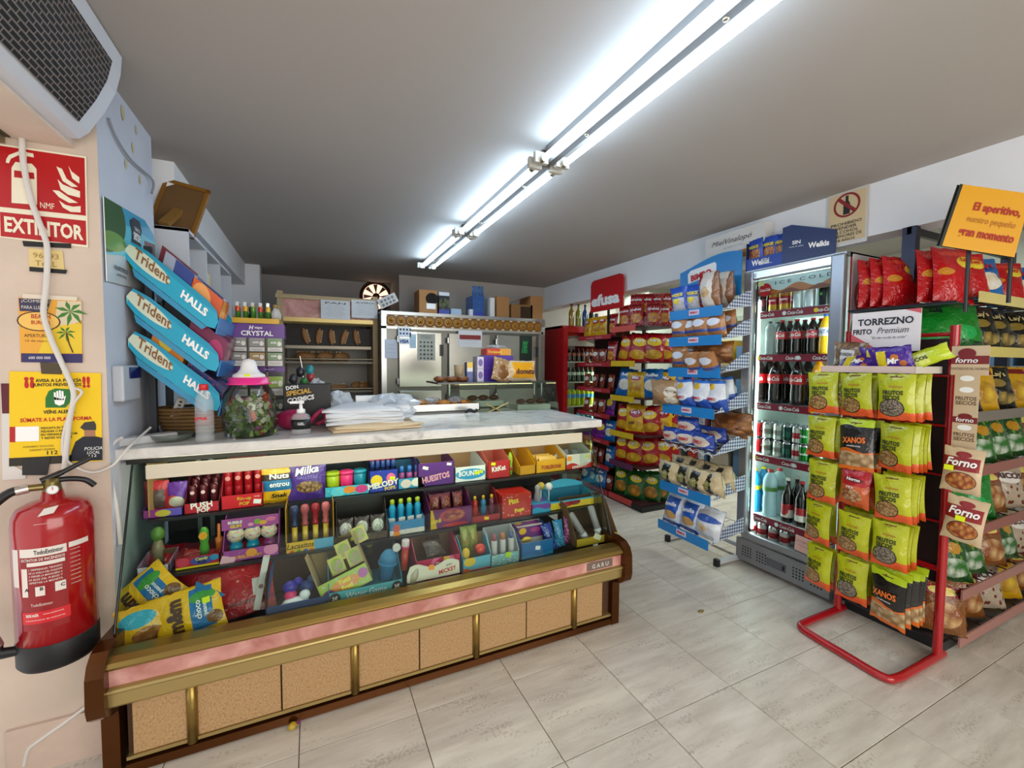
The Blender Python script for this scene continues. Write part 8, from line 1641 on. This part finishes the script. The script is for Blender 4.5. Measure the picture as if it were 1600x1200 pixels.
# hanging clip strip of roasted snacks, turned towards the counter
HX = 2.71
def hx(px, py): return at_x(px, py, HX)
UY = (0, -1, 0); UZ = (0, 0, 1)
t = thing('hanging_clip_strip', 'cream clip strip of roasted snack packs hanging right of the red nut rack', 'clip strip', (0, 0, 0)); CRM = mat('#cdb594', .6); MR = mat('#7a1c20', .5)
a, c = hx(1488, 541), hx(1545, 587); ym = (a.y+c.y)/2; hh = a.z-c.z
b = B().box(HX-.002, HX, c.y, a.y, c.z, a.z, CRM); b.box(HX-.003, HX-.002, c.y, a.y, c.z+hh*.38, c.z+hh*.66, MR); b.disc((HX-.004, ym+.01, c.z+hh*.74), (-1, 0, 0), .03, MR, sy=.8); b.text('forno', (HX-.0045, ym+.01, c.z+hh*.42), UY, UZ, .024, INKW, bold=.02, shear=.2, width=.075); b.text('TOSTADOS AL HORNO', (HX-.0045, ym, c.z+hh*.18), UY, UZ, .011, mat('#5a3a2a', .6), width=.13); part('header_card', b, t)
a, c = hx(1493, 585), hx(1525, 706); b = B().box(HX-.004, HX-.002, c.y, a.y, c.z, a.z, CRM); ym = (a.y+c.y)/2; hh = a.z-c.z
for f_, m_ in ((.80, INKW), (.45, MR), (.30, INKW), (.95, INKW)): b.disc((HX-.005, ym, c.z+hh*f_), (-1, 0, 0), .024, m_, sy=.55)
for f_, s_ in ((.66, 'FRUTOS'), (.60, 'SECOS'), (.18, 'FRUTOS'), (.12, 'SECOS')): b.text(s_, (HX-.005, ym, c.z+hh*f_), UY, UZ, .018, mat('#6e5236', .6), bold=.03, width=.07)
b.box(HX-.0055, HX-.004, c.y, a.y, c.z+hh*.36, c.z+hh*.44, MR); b.text('forno', (HX-.0065, ym, c.z+hh*.375), UY, UZ, .02, INKW, bold=.02, width=.06); part('strip', b, t)
fo = bag('roasted_snack_pack', 'snack', .135, .205, .03, printed('forno', '#c9b08c', [('rect', 0, .93, .50, .80, '#8c1016'), ('ell', .5, .86, .2, .07, '#8c1016'), ('ell', .5, .27, .40, .20, '#4a1c12'), ('sell', .5, .27, .38, .18, '#d89a4a', '#8a3a18', 9)], rough=.4, crinkle=.25), [('Forno', .48, .60, .036, INKW, {'bold': .03, 'shear': .2, 'width': .10})], group='packs on the clip strip')
for i, (px, py, lab) in enumerate(((1503, 768, 'upper'), (1507, 843, 'lower'))):
    p = hx(px, py); o = fo.put(lab+' roasted snack pack on the cream clip strip', (HX-.025-.02*i, p.y, p.z), (0, R(3+3*i), W90+.1)); part('price_sticker', B().box(-.016, .016, -.001, 0, -.012, .012, LIME), o, (-.04+.03*i, -.024, .11))
part('hook', B().tube([(HX, ym, hx(1515, 541).z), (HX+.12, ym+.0, hx(1515, 541).z+.02), (2.945, .96, hx(1515, 541).z+.03)], .004, BK, 6), t)

# ================================================================== side aisle goods and floor litter
t = thing('aisle_shelving', 'dim shelving of goods along the side aisle wall', 'shelving', (0, 0, 0))
for z in (.1, .55, 1.0, 1.45): part('shelf', B().box(4.55, 4.92, 1.2, 4.4, z-.02, z, mat('#77766f', .6)), t)
for y in (1.2, 2.25, 3.3, 4.38): part('upright', B().box(4.55, 4.92, y, y+.02, 0, 1.9, mat('#8f8e88', .6)), t)
rn = random.Random(33); AC_ = ('#7c3a2a', '#a8862a', '#3a5a7c', '#6a7a3a', '#8c8478', '#b5a890', '#5a2a3a')
AN_ = ('rust', 'ochre', 'slate blue', 'moss green', 'grey', 'cream', 'plum')
for zi, z in enumerate((.1, .55, 1.0, 1.45)):
    for i in range(9):
        ci = rn.randrange(7); single('stock_box', B().box(-.12, .12, -.13, .13, 0, rn.uniform(.18, .34), mat(AC_[ci], .6)), '%s stock box, %s shelf of the side aisle, %s from the near end' % (AN_[ci], ('bottom', 'second', 'third', 'top')[zi], ORD[i]), 'box', (4.72, 1.42+.33*i, z+.001), 0, 'stock boxes in the side aisle')
p = at_z(457, 1138, 0); b = B().blob((0, 0, .014), (.035, .03, .028), printed('wr', '#b89a2a', [('dots', 6, .3, '#8a3a7a')]), 8, 6, .2); o = single('sweet_wrapper', b, 'crumpled yellow and violet sweet wrapper on the floor by the counter', 'wrapper', (p.x, p.y-.005, 0))
part('twist', B().add([(.012, 0, .015), (.032, .012, .028), (.03, -.012, .024)], [(0, 1, 2)], C('#8a3a7a')), o)
p = at_z(1095, 956, 0); single('dry_leaf', B().blob((0, 0, .005), (.045, .025, .01), mat('#7c6a34', .7), 8, 4, .25), 'dry leaf lying on the floor between the counter and the bread rack', 'leaf', (p.x, p.y, 0))
